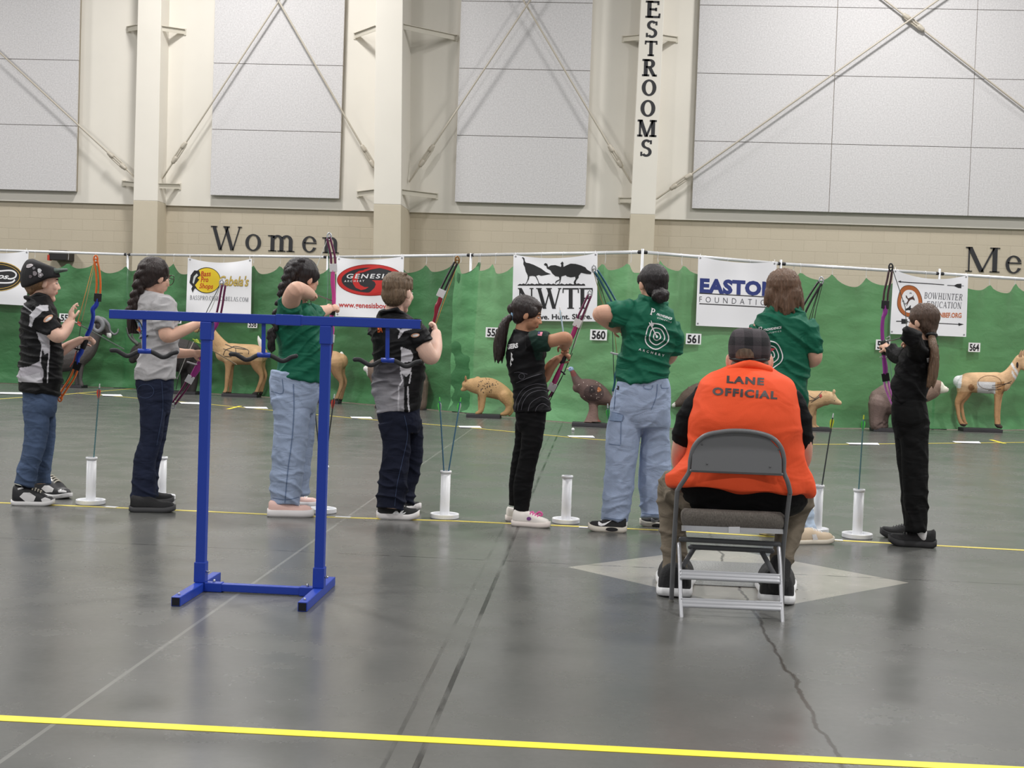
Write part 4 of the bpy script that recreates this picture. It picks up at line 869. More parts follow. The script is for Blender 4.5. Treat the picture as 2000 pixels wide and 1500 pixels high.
for cx, cy, sl in ((282, 686, 0), (515, 693.5, 0), (757, 704, 0)):
    b = MB(DS); b.prism([(cx-4, cy-66+sl), (cx+4, cy-66+sl), (cx+3.5, cy), (cx-4.5, cy)], -2, 2); b.build('hanger_rod', M_BLUE, t)
    w = [(-64, -1), (-54, -.5), (-44, 5), (-35, 9.5), (-26, 8), (-15, 2), (-6, -.5), (6, -.2), (15, 1.5), (26, 7), (35, 11), (44, 9.5), (53, 4), (63, 1.2)]
    b = MB(DS); b.tube([(cx+x, cy+y+x*.012, 0, 4.4) for x, y in w], n=12, k=4); b.build('bow_hook', M_FOAMB, t, smooth=True)
    b = MB(DS); b.tube([(cx-13, cy-.3, 0, 5), (cx+13, cy+.3, 0, 5)], n=12, k=1, cap='flat'); b.build('hook_clamp', M_BLUE, t, smooth=True)
# ================================================================== arrow tubes standing on the shooting line
M_PVC = mk('white_pvc', (242, 243, 246), .35)
QV = {}
def quiver(key, x, y, label, rb=.087, H=.285, rt=.029):
    c = F(x, y); t = empty('arrow_tube', c); tag(t, label, 'arrow tube', 'white floor tubes for arrows'); QV[key] = c
    def lathe(prof, n=36):
        b = MB(); th = np.arange(n)/n*2*math.pi
        b.rings([np.stack([c[0]+r*np.cos(th), c[1]+r*np.sin(th), np.full(n, z)], -1) for r, z in prof], cap=False); return b
    lathe([(.001, 0), (rb-.004, 0), (rb, .004), (rb, .026), (rb-.003, .028), (rb-.006, .026), (rb-.008, .012), (.001, .012)]).build('base', M_PVC, t, smooth=False)
    lathe([(rt, .012), (rt, H-.012), (rt-.004, H-.012), (rt-.004, .02)]).build('tube', M_PVC, t, smooth=True)
    lathe([(rt-.004, H-.014), (rt+.004, H-.014), (rt+.006, H-.008), (rt+.005, H), (rt-.004, H)]).build('rim', M_PVC, t, smooth=True)
quiver('a', 177, 984, 'white tube holding one red-fletched arrow beside the boy in the cap'); quiver('b', 315, 975, 'white tube half hidden behind the dark jeans of the girl in grey', H=.27)
quiver('c', 629, 1001, 'white tube hidden behind the right post of the blue rack'); quiver('d', 868, 1011.5, 'white tube holding two green-fletched arrows'); quiver('e', 1105, 1021, 'empty white tube right of the pink-laced shoes', rb=.083)
quiver('f', 1199, 1026, 'white tube hidden behind the wide jeans and black trainer', rb=.08); quiver('g', 1595, 1040, 'white tube behind the beige shoe right of the chair', rb=.07); quiver('h', 1674, 1050, 'white tube between the beige shoe and the girl in black', rb=.088)
def arrow(nock, tip, D0, D1, shaft, vane, nockc, label, group=None, r=.0042, vl=.062, white=None):
    """nock and tip pixels at depths D0, D1"""
    a, c = P(nock[0], nock[1], D0), P(tip[0], tip[1], D1); u = unit(c-a); t = empty('arrow', a); tag(t, label, 'arrow', group)
    b = MB(); b.tube([(*(a+u*.012), r), (*c, r)], n=8, k=1); b.build('shaft', mk('shaft_'+shaft[0], shaft[1], .35), t, smooth=True)
    b = MB(); b.tube([(*(a-u*.008), r*.8), (*(a+u*.014), r*1.05)], n=8, k=1); b.build('nock', mk('nock_'+nockc[0], nockc[1], .4), t, smooth=True)
    p = unit(np.cross(u, (.3, 1, .2))); q = np.cross(u, p)
    for i in range(3):
        an = i*2*math.pi/3+.5; d = p*math.cos(an)+q*math.sin(an); w = np.cross(u, d)*.0007; s0 = a+u*.022
        pr = [(0, .003), (.1, .012), (.3, .0145), (.6, .011), (1, .003)]; V = []; 
        for s_ in (1, -1): V += [s0+u*vl*f+d*h_+w*s_ for f, h_ in pr]
        n = len(pr); me = mesh_from(V, [tuple(range(n)), tuple(range(2*n-1, n-1, -1))]+[(k, (k+1) % n, (k+1) % n+n, k+n) for k in range(n)])
        vc = white if (white and i == 0) else vane; link('vane', me, mk('vane_'+vc[0], vc[1], .5), t)
    return t
RED = ('red', (236, 84, 66)); GRN = ('green', (96, 224, 96)); YEL = ('yellow', (226, 236, 70)); WHT = ('white', (236, 238, 236)); TEAL = ('teal', (96, 136, 140)); DKS = ('dark', (66, 70, 70)); ORG = ('orange', (240, 110, 60)); LIME = ('lime', (200, 240, 70))
def in_tube(key, nock, shaft, vane, nc, label, g, white=None):
    c = QV[key]; bx, by = PX(c+(0, 0, .03)); rx, ry = PX(c+(0, 0, .28))
    D = float(c[1]); return nock, (bx, by), D
def qarrow(key, nock, entry, shaft, vane, nc, label, g=None, white=None):
    c = QV[key]; D = float(c[1]); n, e = np.array(nock, float), np.array(entry, float); base = PX(c+(0, 0, .022)); k = (base[1]-n[1])/(e[1]-n[1]); tip = n+(e-n)*k
    bxw = np.clip(tip[0], base[0]-6, base[0]+6); arrow(nock, (bxw, base[1]), D, D, shaft, vane, nc, label, g, white=white)
qarrow('a', (194.5, 753), (183, 896), TEAL, RED, WHT, 'red-fletched arrow with teal shaft left of the blue rack'); qarrow('b', (313, 790), (314, 903), ('grey', (120, 120, 104)), YEL, WHT, 'arrow standing behind the dark jeans')
qarrow('c', (612, 772), (627, 915), DKS, RED, WHT, 'red-fletched dark arrow left of the rack right post', 'two arrows by the rack post', white=WHT); qarrow('c', (653, 773), (632, 915), DKS, RED, WHT, 'red-fletched dark arrow right of the rack right post', 'two arrows by the rack post')
qarrow('d', (858.5, 779), (867, 922), ('blue', (70, 112, 138)), GRN, GRN, 'left green-fletched arrow of the pair in one tube', 'pair of green-fletched arrows', white=WHT); qarrow('d', (899.5, 780), (872, 922), ('blue', (70, 112, 138)), GRN, GRN, 'right green-fletched arrow of the pair in one tube', 'pair of green-fletched arrows', white=WHT)
qarrow('f', (1187, 792), (1196, 930), TEAL, GRN, WHT, 'green-fletched arrow peeking out left of the cargo pocket'); qarrow('g', (1627, 811), (1604, 957), DKS, YEL, WHT, 'yellow-fletched dark arrow right of the chair'); qarrow('h', (1687, 814), (1677, 960), TEAL, GRN, YEL, 'bright green-fletched arrow with yellow nock')
# ================================================================== folding chair
DC = 5.2
M_GST = mk('grey_enamel', (118, 119, 122), .4, bump=.02, bs=80); M_GDK = mk('grey_enamel_dark', (98, 99, 102), .42); M_CHR = mk('silver_enamel', (196, 197, 202), .3, metal=.35)
def mat_seat():
    m = mk('woven_seat', (104, 98, 92), .9, var=.35, vs=160, bump=.5, bs=220, stretch=(1.6, 1, .6)); return m
t = empty('folding_chair', F(1430, 1200)); tag(t, 'grey metal folding chair with padded seat under the seated official', 'chair')
R1 = 4.6
def fr(k):      # side tubes: top loop down to the front feet (depth in pixel units of DC)
    return {0: [(1311, 1177, 115), (1316, 1070, 72), (1322, 970, 18), (1325, 955, 10), (1340, 932, -2), (1347, 918, -6)], 1: [(1527, 1185, 115), (1529.5, 1078, 72), (1541, 975, 18), (1543, 962, 10), (1538, 940, -2), (1531, 922, -6)]}[k]
L, Rr = fr(0), fr(1)
loop = [(*L[-1], R1), (1349, 895, -12, R1), (1357, 870, -18, R1), (1377, 851, -22, R1), (1410, 843.5, -24, R1), (1440, 841.5, -24.5, R1), (1475, 844.5, -24, R1), (1506, 854, -22, R1), (1524, 872, -18, R1), (1531, 896, -12, R1), (*Rr[-1], R1)]
b = MB(DC); b.tube([(*p, R1) for p in L]+loop[1:-1]+[(*p, R1) for p in Rr[::-1]], n=12, k=4); b.build('frame', M_GST, t, smooth=True)
back = [(1350, 919), (1352, 890), (1361, 868), (1381, 853), (1412, 846), (1441, 844.5), (1474, 847), (1503, 857), (1520, 875), (1527, 898), (1527, 926)]
b = MB(DC); n = len(back)
for d0 in (0,): b.prism(back, -19, -15)
o = b.build('backrest', M_GST, t, bevel=.002)
b = MB(DC); b.tube([(1350, 919, -14, 3), (1527, 926.5, -14, 3)], n=8, k=1); b.build('back_rail', M_GST, t, smooth=True)
for p in ((1371, 868), (1521, 878), (1381, 906), (1504, 912)):
    b = MB(DC); b.ell((p[0], p[1], -19.5), (2, 2, 1)); b.build('rivet', M_GDK, t, smooth=True)
for sgn, top, pts in ((0, (1326, 1062, 60), [(1326, 1062, 60, 4), (1328, 1100, 36, 4), (1329, 1160, 0, 4), (1332, 1216, -32, 4)]), (1, (1521, 1070, 60), [(1521, 1070, 60, 4), (1524, 1110, 34, 4), (1526, 1165, 2, 4), (1529, 1224, -32, 4)])):
    b = MB(DC); b.tube(pts, n=12, k=3); b.build('rear_leg', M_CHR, t, smooth=True)
    b = MB(DC); x, y, d, r = pts[-1]; b.tube([(x-.5, y-4, d, 5), (x, y+4, d, 5.4)], n=12, k=1); b.build('foot_cap', mk('grey_rubber', (120, 118, 112), .7), t, smooth=True)
for x, y, d in ((1311, 1177, 113), (1527, 1185, 113)): b = MB(DC); b.tube([(x, y-5, d, 5), (x-.5, y+2, d, 5.2)], n=12, k=1); b.build('foot_cap', mk('grey_rubber', (120, 118, 112)), t, smooth=True)
for (x0, y0, x1, y1, d) in ((1329, 1122, 1523, 1131, 14), (1330, 1177, 1527, 1185, -12)):
    b = MB(DC)
    for o_ in (-7, 0, 6.5): b.tube([(x0, y0+o_, d-o_*.4, 3.6, 2), (x1, y1+o_, d-o_*.4, 3.6, 2)], n=8, k=1)
    b.build('crossbar', M_CHR, t, voxel=.0035, it=2)
for k, (x0, y0, x1, y1) in enumerate(((1330, 1053, 1522, 1063), (1348, 1068, 1508, 1076))):
    b = MB(DC); b.tube([(x0, y0, 62+k*30, 5), (x1, y1, 62+k*30, 5)], n=10, k=1); b.build('under_brace', M_GDK, t, smooth=True)
for p, q in (((1356, 1070, 95), (1334, 1105, 45)), ((1487, 1076, 95), (1512, 1122, 40))): b = MB(DC); b.tube([(*p, 5, 3), (*q, 5, 3)], n=10, k=1); b.build('link_bar', M_GDK, t, smooth=True)
b = MB(DC); b.loft([(1336, 992, 1526, 1000, 90, 98), (1330, 1000, 1533, 1008, 98, 98), (1330, 1014, 1534, 1022, 99, 98), (1334, 1027, 1530, 1034, 96, 98)], n=40, k=3, e=.45); b.build('seat_cushion', mat_seat(), t, smooth=True)
b = MB(DC); b.loft([(1331, 1026, 1531, 1034, 98, 98), (1331, 1037, 1531, 1043, 98, 98)], n=40, k=2, e=.42); b.build('seat_pan', M_CHR, t, smooth=False)
b = MB(DC); b.box((1423, 1029, -2), (1445, 1042, 4)); b.build('seat_clip', mk('clip_white', (214, 214, 218), .4), t, bevel=.001)
# floor grate inside the pale diamond
g0, g1 = F(1352, 1143), F(1520, 1094); c = (g0+g1)/2
M_GRT = mk('steel_plate', (150, 150, 150), .4, metal=.6, bump=.7, bs=120)
b = MB(); b.box((F(1345, 1138)[0], F(1450, 1147)[1], 0.0005), (F(1553, 1145)[0], F(1450, 1100)[1], .004)); o = tag(b.build('floor_plate', M_GRT, loc=c), 'steel cover plate set in the pale concrete diamond under the chair', 'floor plate')
# ================================================================== people
def frame(f, u=(0, -1, 0)):
    f = unit(f); u = np.array(u, float); u = unit(u-f*np.dot(u, f)); return f, u, np.cross(f, u)
def add_head(b, c, H, fwd, up=(0, -1, 0), ears=True):
    f, u, s = frame(fwd, up); c = np.array(c, float); pt = lambda a, d, e: c+f*a*H+u*d*H+s*e*H; A = [s, u, f]
    def e(p, r): b.ell(p, np.array(r)*H, ax=A, nu=18, nv=12)
    e(pt(-.06, .13, 0), (.335, .37, .43)); e(pt(.1, -.1, 0), (.275, .33, .3)); e(pt(.27, .1, 0), (.2, .08, .1))
    b.tube([(*pt(.06, -.14, 0), .25*H), (*pt(.19, -.33, 0), .16*H), (*pt(.27, -.41, 0), .09*H)], n=14, k=3)
    b.tube([(*pt(.35, .05, 0), .034*H), (*pt(.405, -.04, 0), .036*H), (*pt(.43, -.095, 0), .042*H)], n=10, k=3)
    e(pt(.335, -.21, 0), (.11, .028, .07)); e(pt(.33, -.25, 0), (.1, .03, .068))
    for k in (-1, 1):
        e(pt(.24, -.08, k*.14), (.12, .12, .12)); e(pt(.4, -.11, k*.04), (.04, .035, .05))
        if ears:
            b.ell(pt(-.03, -.02, k*.335), np.array((.05, .13, .085))*H, ax=[unit(s-f*k*.35), u, unit(f+s*k*.35)], nu=12, nv=8)
    return f, u, s, pt
def add_hand(b, w, f, n, L, curl=(50, 55, 60, 62), thumb=1, spread=.0):
    w = np.array(w, float); f = unit(f); n = np.array(n, float); n = unit(n-f*np.dot(n, f)); u = np.cross(f, n)*thumb
    b.ell(w+f*.27*L, np.array((.2, .33, .105))*L, ax=[u, f, n], nu=14, nv=9); b.ell(w+f*.2*L+u*.1*L+n*.05*L, np.array((.11, .2, .1))*L, ax=[u, f, n])
    for i in range(4):
        p = w+f*(.5-.035*abs(i-1))*L+u*(.155-.105*i)*L; ln = (.42, .47, .44, .34)[i]*L; r = max(2.3, (.05, .052, .05, .044)[i]*L); pts = [(*p, r)]
        a = math.radians(curl[i])*.45
        for q, st in ((.45, 1.0), (.32, 1.15), (.23, .75)):
            d = f*math.cos(a)+n*math.sin(a)+u*(.12-.08*i)*spread; p = p+unit(d)*ln*q; pts.append((*p, r*(.95 if q > .3 else .82))); a += math.radians(curl[i])*st
        b.tube(pts, n=10, k=3)
    p0 = w+f*.1*L+u*.15*L; r = max(2.5, .06*L); p1 = p0+unit(f*.6+u*.75+n*.35)*.2*L; p2 = p1+unit(f*.85+u*.15+n*.45)*.17*L; p3 = p2+unit(f*.8-u*.1+n*.6)*.12*L
    b.tube([(*p0, r*1.2), (*p1, r), (*p2, r*.95), (*p3, r*.8)], n=10, k=3)
def shrink(rows, k): return [(r[0]+k, r[1], r[2]-k, r[3], max(4, r[4]-k), r[5] if len(r) > 5 else 0) for r in rows]
def thin(pts, k=.8): return [(*p[:3], p[3]*k, *(q*k for q in p[4:])) for p in pts]
def inpoly(x, y, P_):
    c = False; j = len(P_)-1
    for i in range(len(P_)):
        if (P_[i][1] > y) != (P_[j][1] > y) and x < (P_[j][0]-P_[i][0])*(y-P_[i][1])/(P_[j][1]-P_[i][1])+P_[i][0]: c = not c
        j = i
    return c
def nearline(x, y, pts, w):
    for (x0, y0), (x1, y1) in zip(pts[:-1], pts[1:]):
        L2 = (x1-x0)**2+(y1-y0)**2; t = max(0, min(1, ((x-x0)*(x1-x0)+(y-y0)*(y1-y0))/L2))
        if (x-x0-t*(x1-x0))**2+(y-y0-t*(y1-y0))**2 < w*w: return True
    return False
def folds(amp, s=.05, ang=0, seed=0, asp=.35, where=None):
    ca, sa = math.cos(math.radians(ang)), math.sin(math.radians(ang))
    def f(x, y, co):
        u, v = x*ca+y*sa, -x*sa+y*ca
        a = noise.noise(Vector((u*s*asp, v*s, seed+co[1]*3))); b2 = noise.noise(Vector((u*s*.9, v*s*.8, seed+7+co[1]*4)))
        k = amp*.82*(1.35*max(0, 1-abs(a)*2.6)**1.5-.25+.5*b2)
        return k*(where(x, y) if where else 1)
    return f
def mat_skin(name, rgb):
    m = mk(name, rgb, .55, spec=.3, var=.04, vs=25, bump=.04, bs=160, attr=True); b = m.node_tree.nodes['Principled BSDF']
    b.inputs['Subsurface Weight'].default_value = .12; b.inputs['Subsurface Radius'].default_value = (.012, .005, .003); return m
def mat_hair(name, rgb, rough=.42): return mk(name, rgb, rough, var=.35, vs=45, bump=.8, bs=70, stretch=(2.2, 2.2, .35))
CLOTH = dict(rough=.85, bump=.12, bs=180, spec=.2, fold=.35)
def person(label, D, anchor, torso, pelvis, legs, arms, head, skin, shirt, pants, hands=(), neck=None, shirt_fold=None, pants_fold=None, shirt_col=None, pants_col=None, sleeves=(), extra_shirt=None, vox=.006, ears=True, H=70, skin_rgb=None, legcap='flat', shirt_name='shirt', pants_name='jeans', extra_body=None):
    b = MB(D); b.loft(shrink(torso, 7), n=20, k=3); b.loft(shrink(pelvis, 7), n=20, k=3)
    for l in legs: b.tube(thin(l, .66), n=12, k=3, cap='flat')
    for a in arms: b.tube(a, n=20, k=9)
    f, u, s, pt = add_head(b, head[0], H, head[1], head[2] if len(head) > 2 else (0, -1, 0), ears)
    if neck: b.tube(neck, n=14, k=3)
    for h in hands: add_hand(b, **h)
    if extra_body: extra_body(b)
    lip, brow = pt(.4, -.23, 0), None
    base = np.array(skin_rgb); lips = tuple(int(v) for v in (base*(.86, .62, .62))); tip = tuple(int(v) for v in base*(1.02, .93, .92)); base = tuple(int(v) for v in base)
    lipw = P(lip[0], lip[1], D+lip[2]/b.S)
    col = lambda x, y, co: lips if np.linalg.norm((co-lipw)*(1, 1, 2.4)) < .024*H/70 else base
    o = b.build('person', skin, loc=P(anchor[0], anchor[1], D), voxel=.0042, it=4, color=col); tag(o, label, 'person', None)
    for k in (-1, 1):
        e = MB(D); e.ell(pt(.322, .03, k*.145), np.array((.055, .024, .04))*H, ax=[s, u, f]); e.cur = 1; e.ell(pt(.345, .028, k*.145), np.array((.026, .024, .02))*H, ax=[s, u, f]); e.build('eye', [mk('eye_white', (222, 218, 214), .3), mk('eye_iris', (44, 30, 24), .25)], o, smooth=True)
        e = MB(D); e.tube([(*pt(.345, .115, k*.07), .018*H), (*pt(.35, .14, k*.15), .02*H), (*pt(.29, .12, k*.23), .01*H)], n=8, k=3); e.build('eyebrow', mk('brow_dark', (62, 46, 38), .8), o, smooth=True)
    b = MB(D); b.loft(torso, n=32, k=4)
    for sl in sleeves: b.tube(sl, n=16, k=4, cap='flat')
    if extra_shirt: extra_shirt(b)
    sh = b.build(shirt_name, shirt, o, voxel=vox, it=3, disp=shirt_fold, color=shirt_col)
    b = MB(D); b.loft(pelvis, n=28, k=4)
    for l in legs: b.tube(l, n=18, k=4, cap=legcap)
    pa = b.build(pants_name, pants, o, voxel=vox, it=3, disp=pants_fold, color=pants_col)
    return o, sh, pa, (f, u, s, pt)
GW = [(0, .55), (.06, .78), (.2, .86), (.42, .82), (.62, .97), (.76, 1.0), (.88, .86), (.96, .7), (.99, .5), (1.01, .15)]
def shoe(parent, heel, toe, upper, sole, hi=.3, st=.028, laces=None, W=.195, rock=.012, name='shoe', flare=1.06, toecap=None, z=0, flip=False):
    A, B2 = F(*heel), F(*toe); A[2] = B2[2] = 0; e = unit(B2-A); L = np.linalg.norm(B2-A); sd = np.cross(e, (0, 0, 1)); G = catmull(GW, 4); hw = W*L
    def pos(t, w, z_): return A+e*(t*L)+sd*w+np.array((0, 0, z_+z))
    bz = lambda t: rock*max(0, (t-.72)/.28)**2*1.1+rock*.6*max(0, (.1-t)/.1)
    def htop(t): return L*np.interp(t, [0, .04, .12, .3, .42, .55, .7, .85, .95, 1], [hi*.8, hi, hi*.98, hi*.9, hi*.95, hi*.8, hi*.64, .165, .125, .06])
    R = []
    for t, g in G:
        w = hw*g; z1 = bz(t)+st*.6; hh = htop(min(max(t, 0), 1)); th = np.linspace(0, math.pi, 15)
        R.append(np.array([pos(t*.97+.012, w*.98*math.copysign(abs(math.cos(a))**.8, math.cos(a)), z1+hh*math.sin(a)**.75) for a in th]))
    b = MB(); b.rings(R); o = b.build(name, upper, parent, smooth=True)
    R = []
    for t, g in G:
        w = hw*g*flare; z0, z1 = bz(t), bz(t)+st
        R.append(np.array([pos(t*1.03-.015, *q) for q in ((w*.94, z0), (w, z0+st*.3), (w*.99, z1), (w*.5, z1+.001), (-w*.5, z1+.001), (-w*.99, z1), (-w, z0+st*.3), (-w*.94, z0), (0, z0))]))
    b = MB(); b.rings(R); so = b.build('sole', sole, o, smooth=True)
    if laces:
        for k in range(4):
            t = .47+.065*k; b = MB(); hh = htop(t)*1.02; pts = [(*pos(t+.02, hw*.45*c, bz(t)+st*.6+hh*(1-.16*c*c)), .0045) for c in (-1, -.4, .4, 1)]
            b.tube(pts, n=6, k=3); b.build('lace', laces, o, smooth=True)
    return o
def braid(b, path, n, r, d0=0):
    A = catmull(np.array(path, float), 8); idx = np.linspace(0, len(A)-1, n)
    for i, q in enumerate(idx):
        j = int(q); p = A[j]; t = unit(A[min(j+1, len(A)-1)]-A[max(j-1, 0)])[:3]; pr = unit(np.cross(t, (0, 0, 1))); sg = 1 if i % 2 else -1
        rr_ = p[3] if len(p) > 3 else r; ax1 = unit(t+pr*sg*.7); ax0 = unit(np.cross(ax1, (0, 0, 1)))
        b.ell(p[:3]+pr*sg*rr_*.42, (rr_*.62, rr_*1.05, rr_*.72), ax=[ax0, ax1, (0, 0, 1)])
def strands(amp=.004, s=.3, seed=0):
    return lambda x, y, co: amp*(noise.noise(Vector((x*s, y*s*.12, co[1]*40+seed)))+.5*noise.noise(Vector((x*s*2.2, y*s*.3, co[1]*80+seed))))
# ------------------------------------------------------------------ bows
M_STR = mk('bow_string', (168, 172, 150), .7); M_SILV = mk('cam_silver', (196, 198, 202), .35, metal=.5); M_BLK = mk('bow_black', (30, 30, 33), .45)
def bow(D, d, label, riser, up, lo, cR, cL, pocket, grip, strings, cam_u, cam_l, camc=None, sep=4.2, rr_=4.2, accents=()):
    q = lambda p: (p[0], p[1], d)
    t = empty('compound_bow', P(riser[len(riser)//2][0], riser[len(riser)//2][1], D+d/(FOC/D))); tag(t, label, 'bow', 'youth compound bows of the archers')
    b = MB(D); b.tube([(*q(p), p[2] if len(p) > 2 else rr_, 5.5) for p in riser], n=10, k=3); b.build('riser', cR, t, voxel=.0045, it=2)
    for L_, nm in ((up, 'upper'), (lo, 'lower')):
        A = catmull(np.array(L_, float), 5); T = np.gradient(A, axis=0); T /= np.linalg.norm(T, axis=1)[:, None]; Nn = np.stack([-T[:, 1], T[:, 0]], -1)
        for s_ in (-1, 1):
            k = np.linspace(1, .75, len(A))[:, None]; Q = A+Nn*s_*sep*k; b = MB(D); b.tube([(x, y, d, 2.1, 5) for x, y in Q], n=10, k=1); b.build('limb', cL, t, smooth=True)
        p0, t0 = A[0], T[0]; n0 = Nn[0]; b = MB(D); b.prism([tuple(p0-t0*9+n0*7.5), tuple(p0+t0*7+n0*7.5), tuple(p0+t0*7-n0*7.5), tuple(p0-t0*9-n0*7.5)], d-5, d+5); b.build('limb_pocket', pocket, t, bevel=.002)
    for c, r_ in ((cam_u, 7), (cam_l, 8)):
        if c: 
            b = MB(D)
            b.tube([(c[0]+r_*.55*math.cos(a), c[1]+r_*math.sin(a), d, 1.6, 2) for a in np.linspace(0, 2*math.pi, 15)], n=8, k=1); b.tube([(c[0]-r_*.5, c[1], d, 1.3, 2), (c[0]+r_*.5, c[1], d, 1.3, 2)], n=8, k=1); b.tube([(c[0], c[1], d-6, 1.8), (c[0], c[1], d+6, 1.8)], n=8, k=1); b.build('cam', camc or M_SILV, t, smooth=True)
    if grip: b = MB(D); b.tube([(*q(p), 6, 7) for p in grip], n=12, k=3); b.build('grip', M_BLK, t, smooth=True)
    for s_, c in strings: b = MB(D); b.tube([(p[0], p[1], p[2] if len(p) > 2 else d, .75) for p in s_], n=6, k=1); b.build('string', mk('string_'+c[0], c[1], .7), t, smooth=True)
    for pts, r_, m in accents: b = MB(D); b.tube([(*p, d-3, r_) for p in pts], n=8, k=3); b.build('arrow_rest', m, t, smooth=True)
    return t
SGN = ('green', (120, 160, 140)); STN = ('tan', (190, 170, 120)); SDK = ('dark', (58, 66, 60)); SWH = ('pale', (206, 210, 204))
# ------------------------------------------------------------------ 1 boy in black cap
def poly_col(base, items):
    def f(x, y, co):
        c = base(x, y) if callable(base) else base
        for kind, g, w, k in items:
            if kind == 'p' and inpoly(x, y, g): c = k
            elif kind == 'l' and nearline(x, y, g, w): c = k
        return c
    return f
SK1 = mat_skin('skin_fair', (238, 196, 176)); SK2 = mat_skin('skin_light', (226, 182, 160)); SK3 = mat_skin('skin_warm', (178, 128, 100)); SK4 = mat_skin('skin_tan', (170, 120, 94)); SK5 = mat_skin('skin_ruddy', (204, 150, 132))
M_JER = mk('jersey', (30, 29, 32), .6, spec=.25, fold=.35, bump=.1, bs=240, attr=True); M_JNB = mk('blue_denim', (76, 92, 120), attr=False, var=.22, vs=9, rough=.9, spec=.2, fold=.45, bump=.25, bs=260)
M_JND = mk('dark_denim', (36, 42, 62), var=.2, vs=9, rough=.9, spec=.2, fold=.45, bump=.25, bs=260); M_JNL = mk('light_denim', (160, 175, 202), var=.13, vs=8, rough=.9, spec=.2, fold=.4, bump=.3, bs=260); M_JNP = mk('pale_denim', (186, 204, 226), var=.1, vs=8, rough=.9, spec=.2, fold=.4, bump=.3, bs=260); M_JNK = mk('indigo_denim', (28, 32, 48), var=.2, vs=9, rough=.9, spec=.2, fold=.45, bump=.25, bs=260)
M_SEAM = mk('stitching', (60, 74, 104), .9); M_SEAML = mk('pale_stitching', (98, 118, 150), .9)
D = float(F(70, 984)[1]); c = lambda q: crop(q, 10, 490, 4.84); W1 = (200, 198, 204); BK = (17, 17, 20)
jc = poly_col(BK, [('p', c([(250, 575), (330, 512), (400, 518), (412, 566), (345, 582), (285, 640), (256, 722), (230, 705), (226, 640)]), 0, W1), ('l', c([(172, 508), (252, 578)]), 1.1, W1),
    ('p', c([(300, 765), (400, 800), (424, 830), (420, 962), (375, 977), (345, 900), (320, 830)]), 0, W1), ('p', c([(118, 1150), (150, 1105), (235, 1090), (330, 1040), (362, 1120), (355, 1275), (100, 1225)]), 0, (178, 174, 182)), ('p', c([(118, 1200), (220, 1180), (330, 1150), (356, 1275), (100, 1232)]), 0, W1),
    ('l', c([(350, 900), (338, 1010), (335, 1050)]), 1.2, W1), ('l', c([(418, 950), (405, 1100), (398, 1275)]), 1.3, W1)])
o, sh, pa, hd = person('boy in black cap and black white jersey fitting an arrow to a blue bow', D, (70, 984),
    [(60, 576, 92, 574, 20, -2), (52, 588, 100, 584, 40, 0), (44, 602, 108, 598, 52, 0), (39, 625, 117, 625, 52, 0), (39, 665, 121, 668, 48, 0), (38, 705, 122, 707, 46, 0), (34, 735, 122, 740, 47, 0), (35, 764, 116, 773, 46, 0)],
    [(44, 750, 114, 755, 42, 0), (44, 775, 113, 780, 43, 0), (45, 800, 110, 802, 42, 0), (50, 815, 106, 815, 34, 0)],
    [[(68, 790, -18, 25, 22), (72, 830, -20, 25, 21), (66, 875, -22, 22, 20), (55, 915, -22, 20, 19), (47, 948, -22, 20.5, 20)], [(84, 790, 18, 24, 21), (87, 830, 22, 22, 20), (88, 875, 26, 18, 18), (82, 915, 28, 17, 18), (82, 945, 28, 16.5, 17)]],
    [[(72, 612, -44, 14), (92, 636, -58, 14.5), (112, 656, -64, 14), (127, 645, -40, 13), (138, 627, -18, 9)], [(88, 612, 42, 13), (98, 655, 55, 13), (112, 686, 62, 12), (138, 674, 66, 9.5), (157, 664, 68, 7.5)]],
    ((86, 553, 0), (1, .1, .12)), SK1, M_JER, M_JNB, hands=[dict(w=(138, 628, -18), f=(.06, -1, .25), n=(1, .1, .55), L=44, curl=(22, 40, 48, 55), thumb=-1, spread=1), dict(w=(157, 664, 68), f=(1, -.12, .1), n=(.1, .9, -.5), L=42, curl=(78, 82, 84, 86), thumb=1)],
    neck=[(72, 592, 0, 18), (77, 572, 0, 16.5), (82, 558, 0, 17)], H=72, skin_rgb=(238, 196, 176), shirt_col=lambda x, y, co: (15, 15, 17) if y > 746+(x-40)*.05 and y > 744 and x < 125 and co[2] < .86 else jc(x, y, co), vox=.004, shirt_fold=folds(.010, .06, 20, 1), pants_fold=folds(.006, .05, 28, 2, .6, where=lambda x, y: .5+max(0, (y-880)/60)),
    sleeves=[[(70, 606, -40, 24, 20), (84, 622, -52, 23, 20), (106, 648, -61, 18.5, 18)], [(88, 606, 40, 22), (97, 645, 52, 19)]], extra_shirt=lambda b: b.tube([(58, 584, -22, 4, 6), (70, 576, -26, 4.5, 6), (88, 578, -20, 4, 5), (98, 586, -4, 4), (92, 584, 16, 4, 5), (72, 576, 24, 4.5, 6), (57, 582, 16, 4, 6), (52, 582, 0, 4, 5), (58, 584, -22, 4, 6)], n=10, k=3))
BOY1 = o; PB = hd
V, T = disc(94, 622, 11, 5, 20, rot=-.62); decal('sleeve_logo', V, T, INK('logo_peach', (222, 170, 140)), sh); V, T = disc(95, 623, 7.5, 2.4, 18, rot=-.62); decal('sleeve_logo', V, T, INK('white', (236, 236, 238)), sh, off=.004)
b = MB(D); b.loft([(64, 505, 100, 520, 22, 0), (52, 508, 110, 524, 34, 0), (43, 522, 116, 534, 38, 0), (39, 540, 117, 542, 39, 0), (42, 560, 104, 541, 37, 0), (52, 562, 96, 543, 32, 0)], n=26, k=3); cap = b.build('cap', mk('black_cap', (30, 29, 32), .8, bump=.2, bs=200), BOY1, voxel=.0055, it=4)
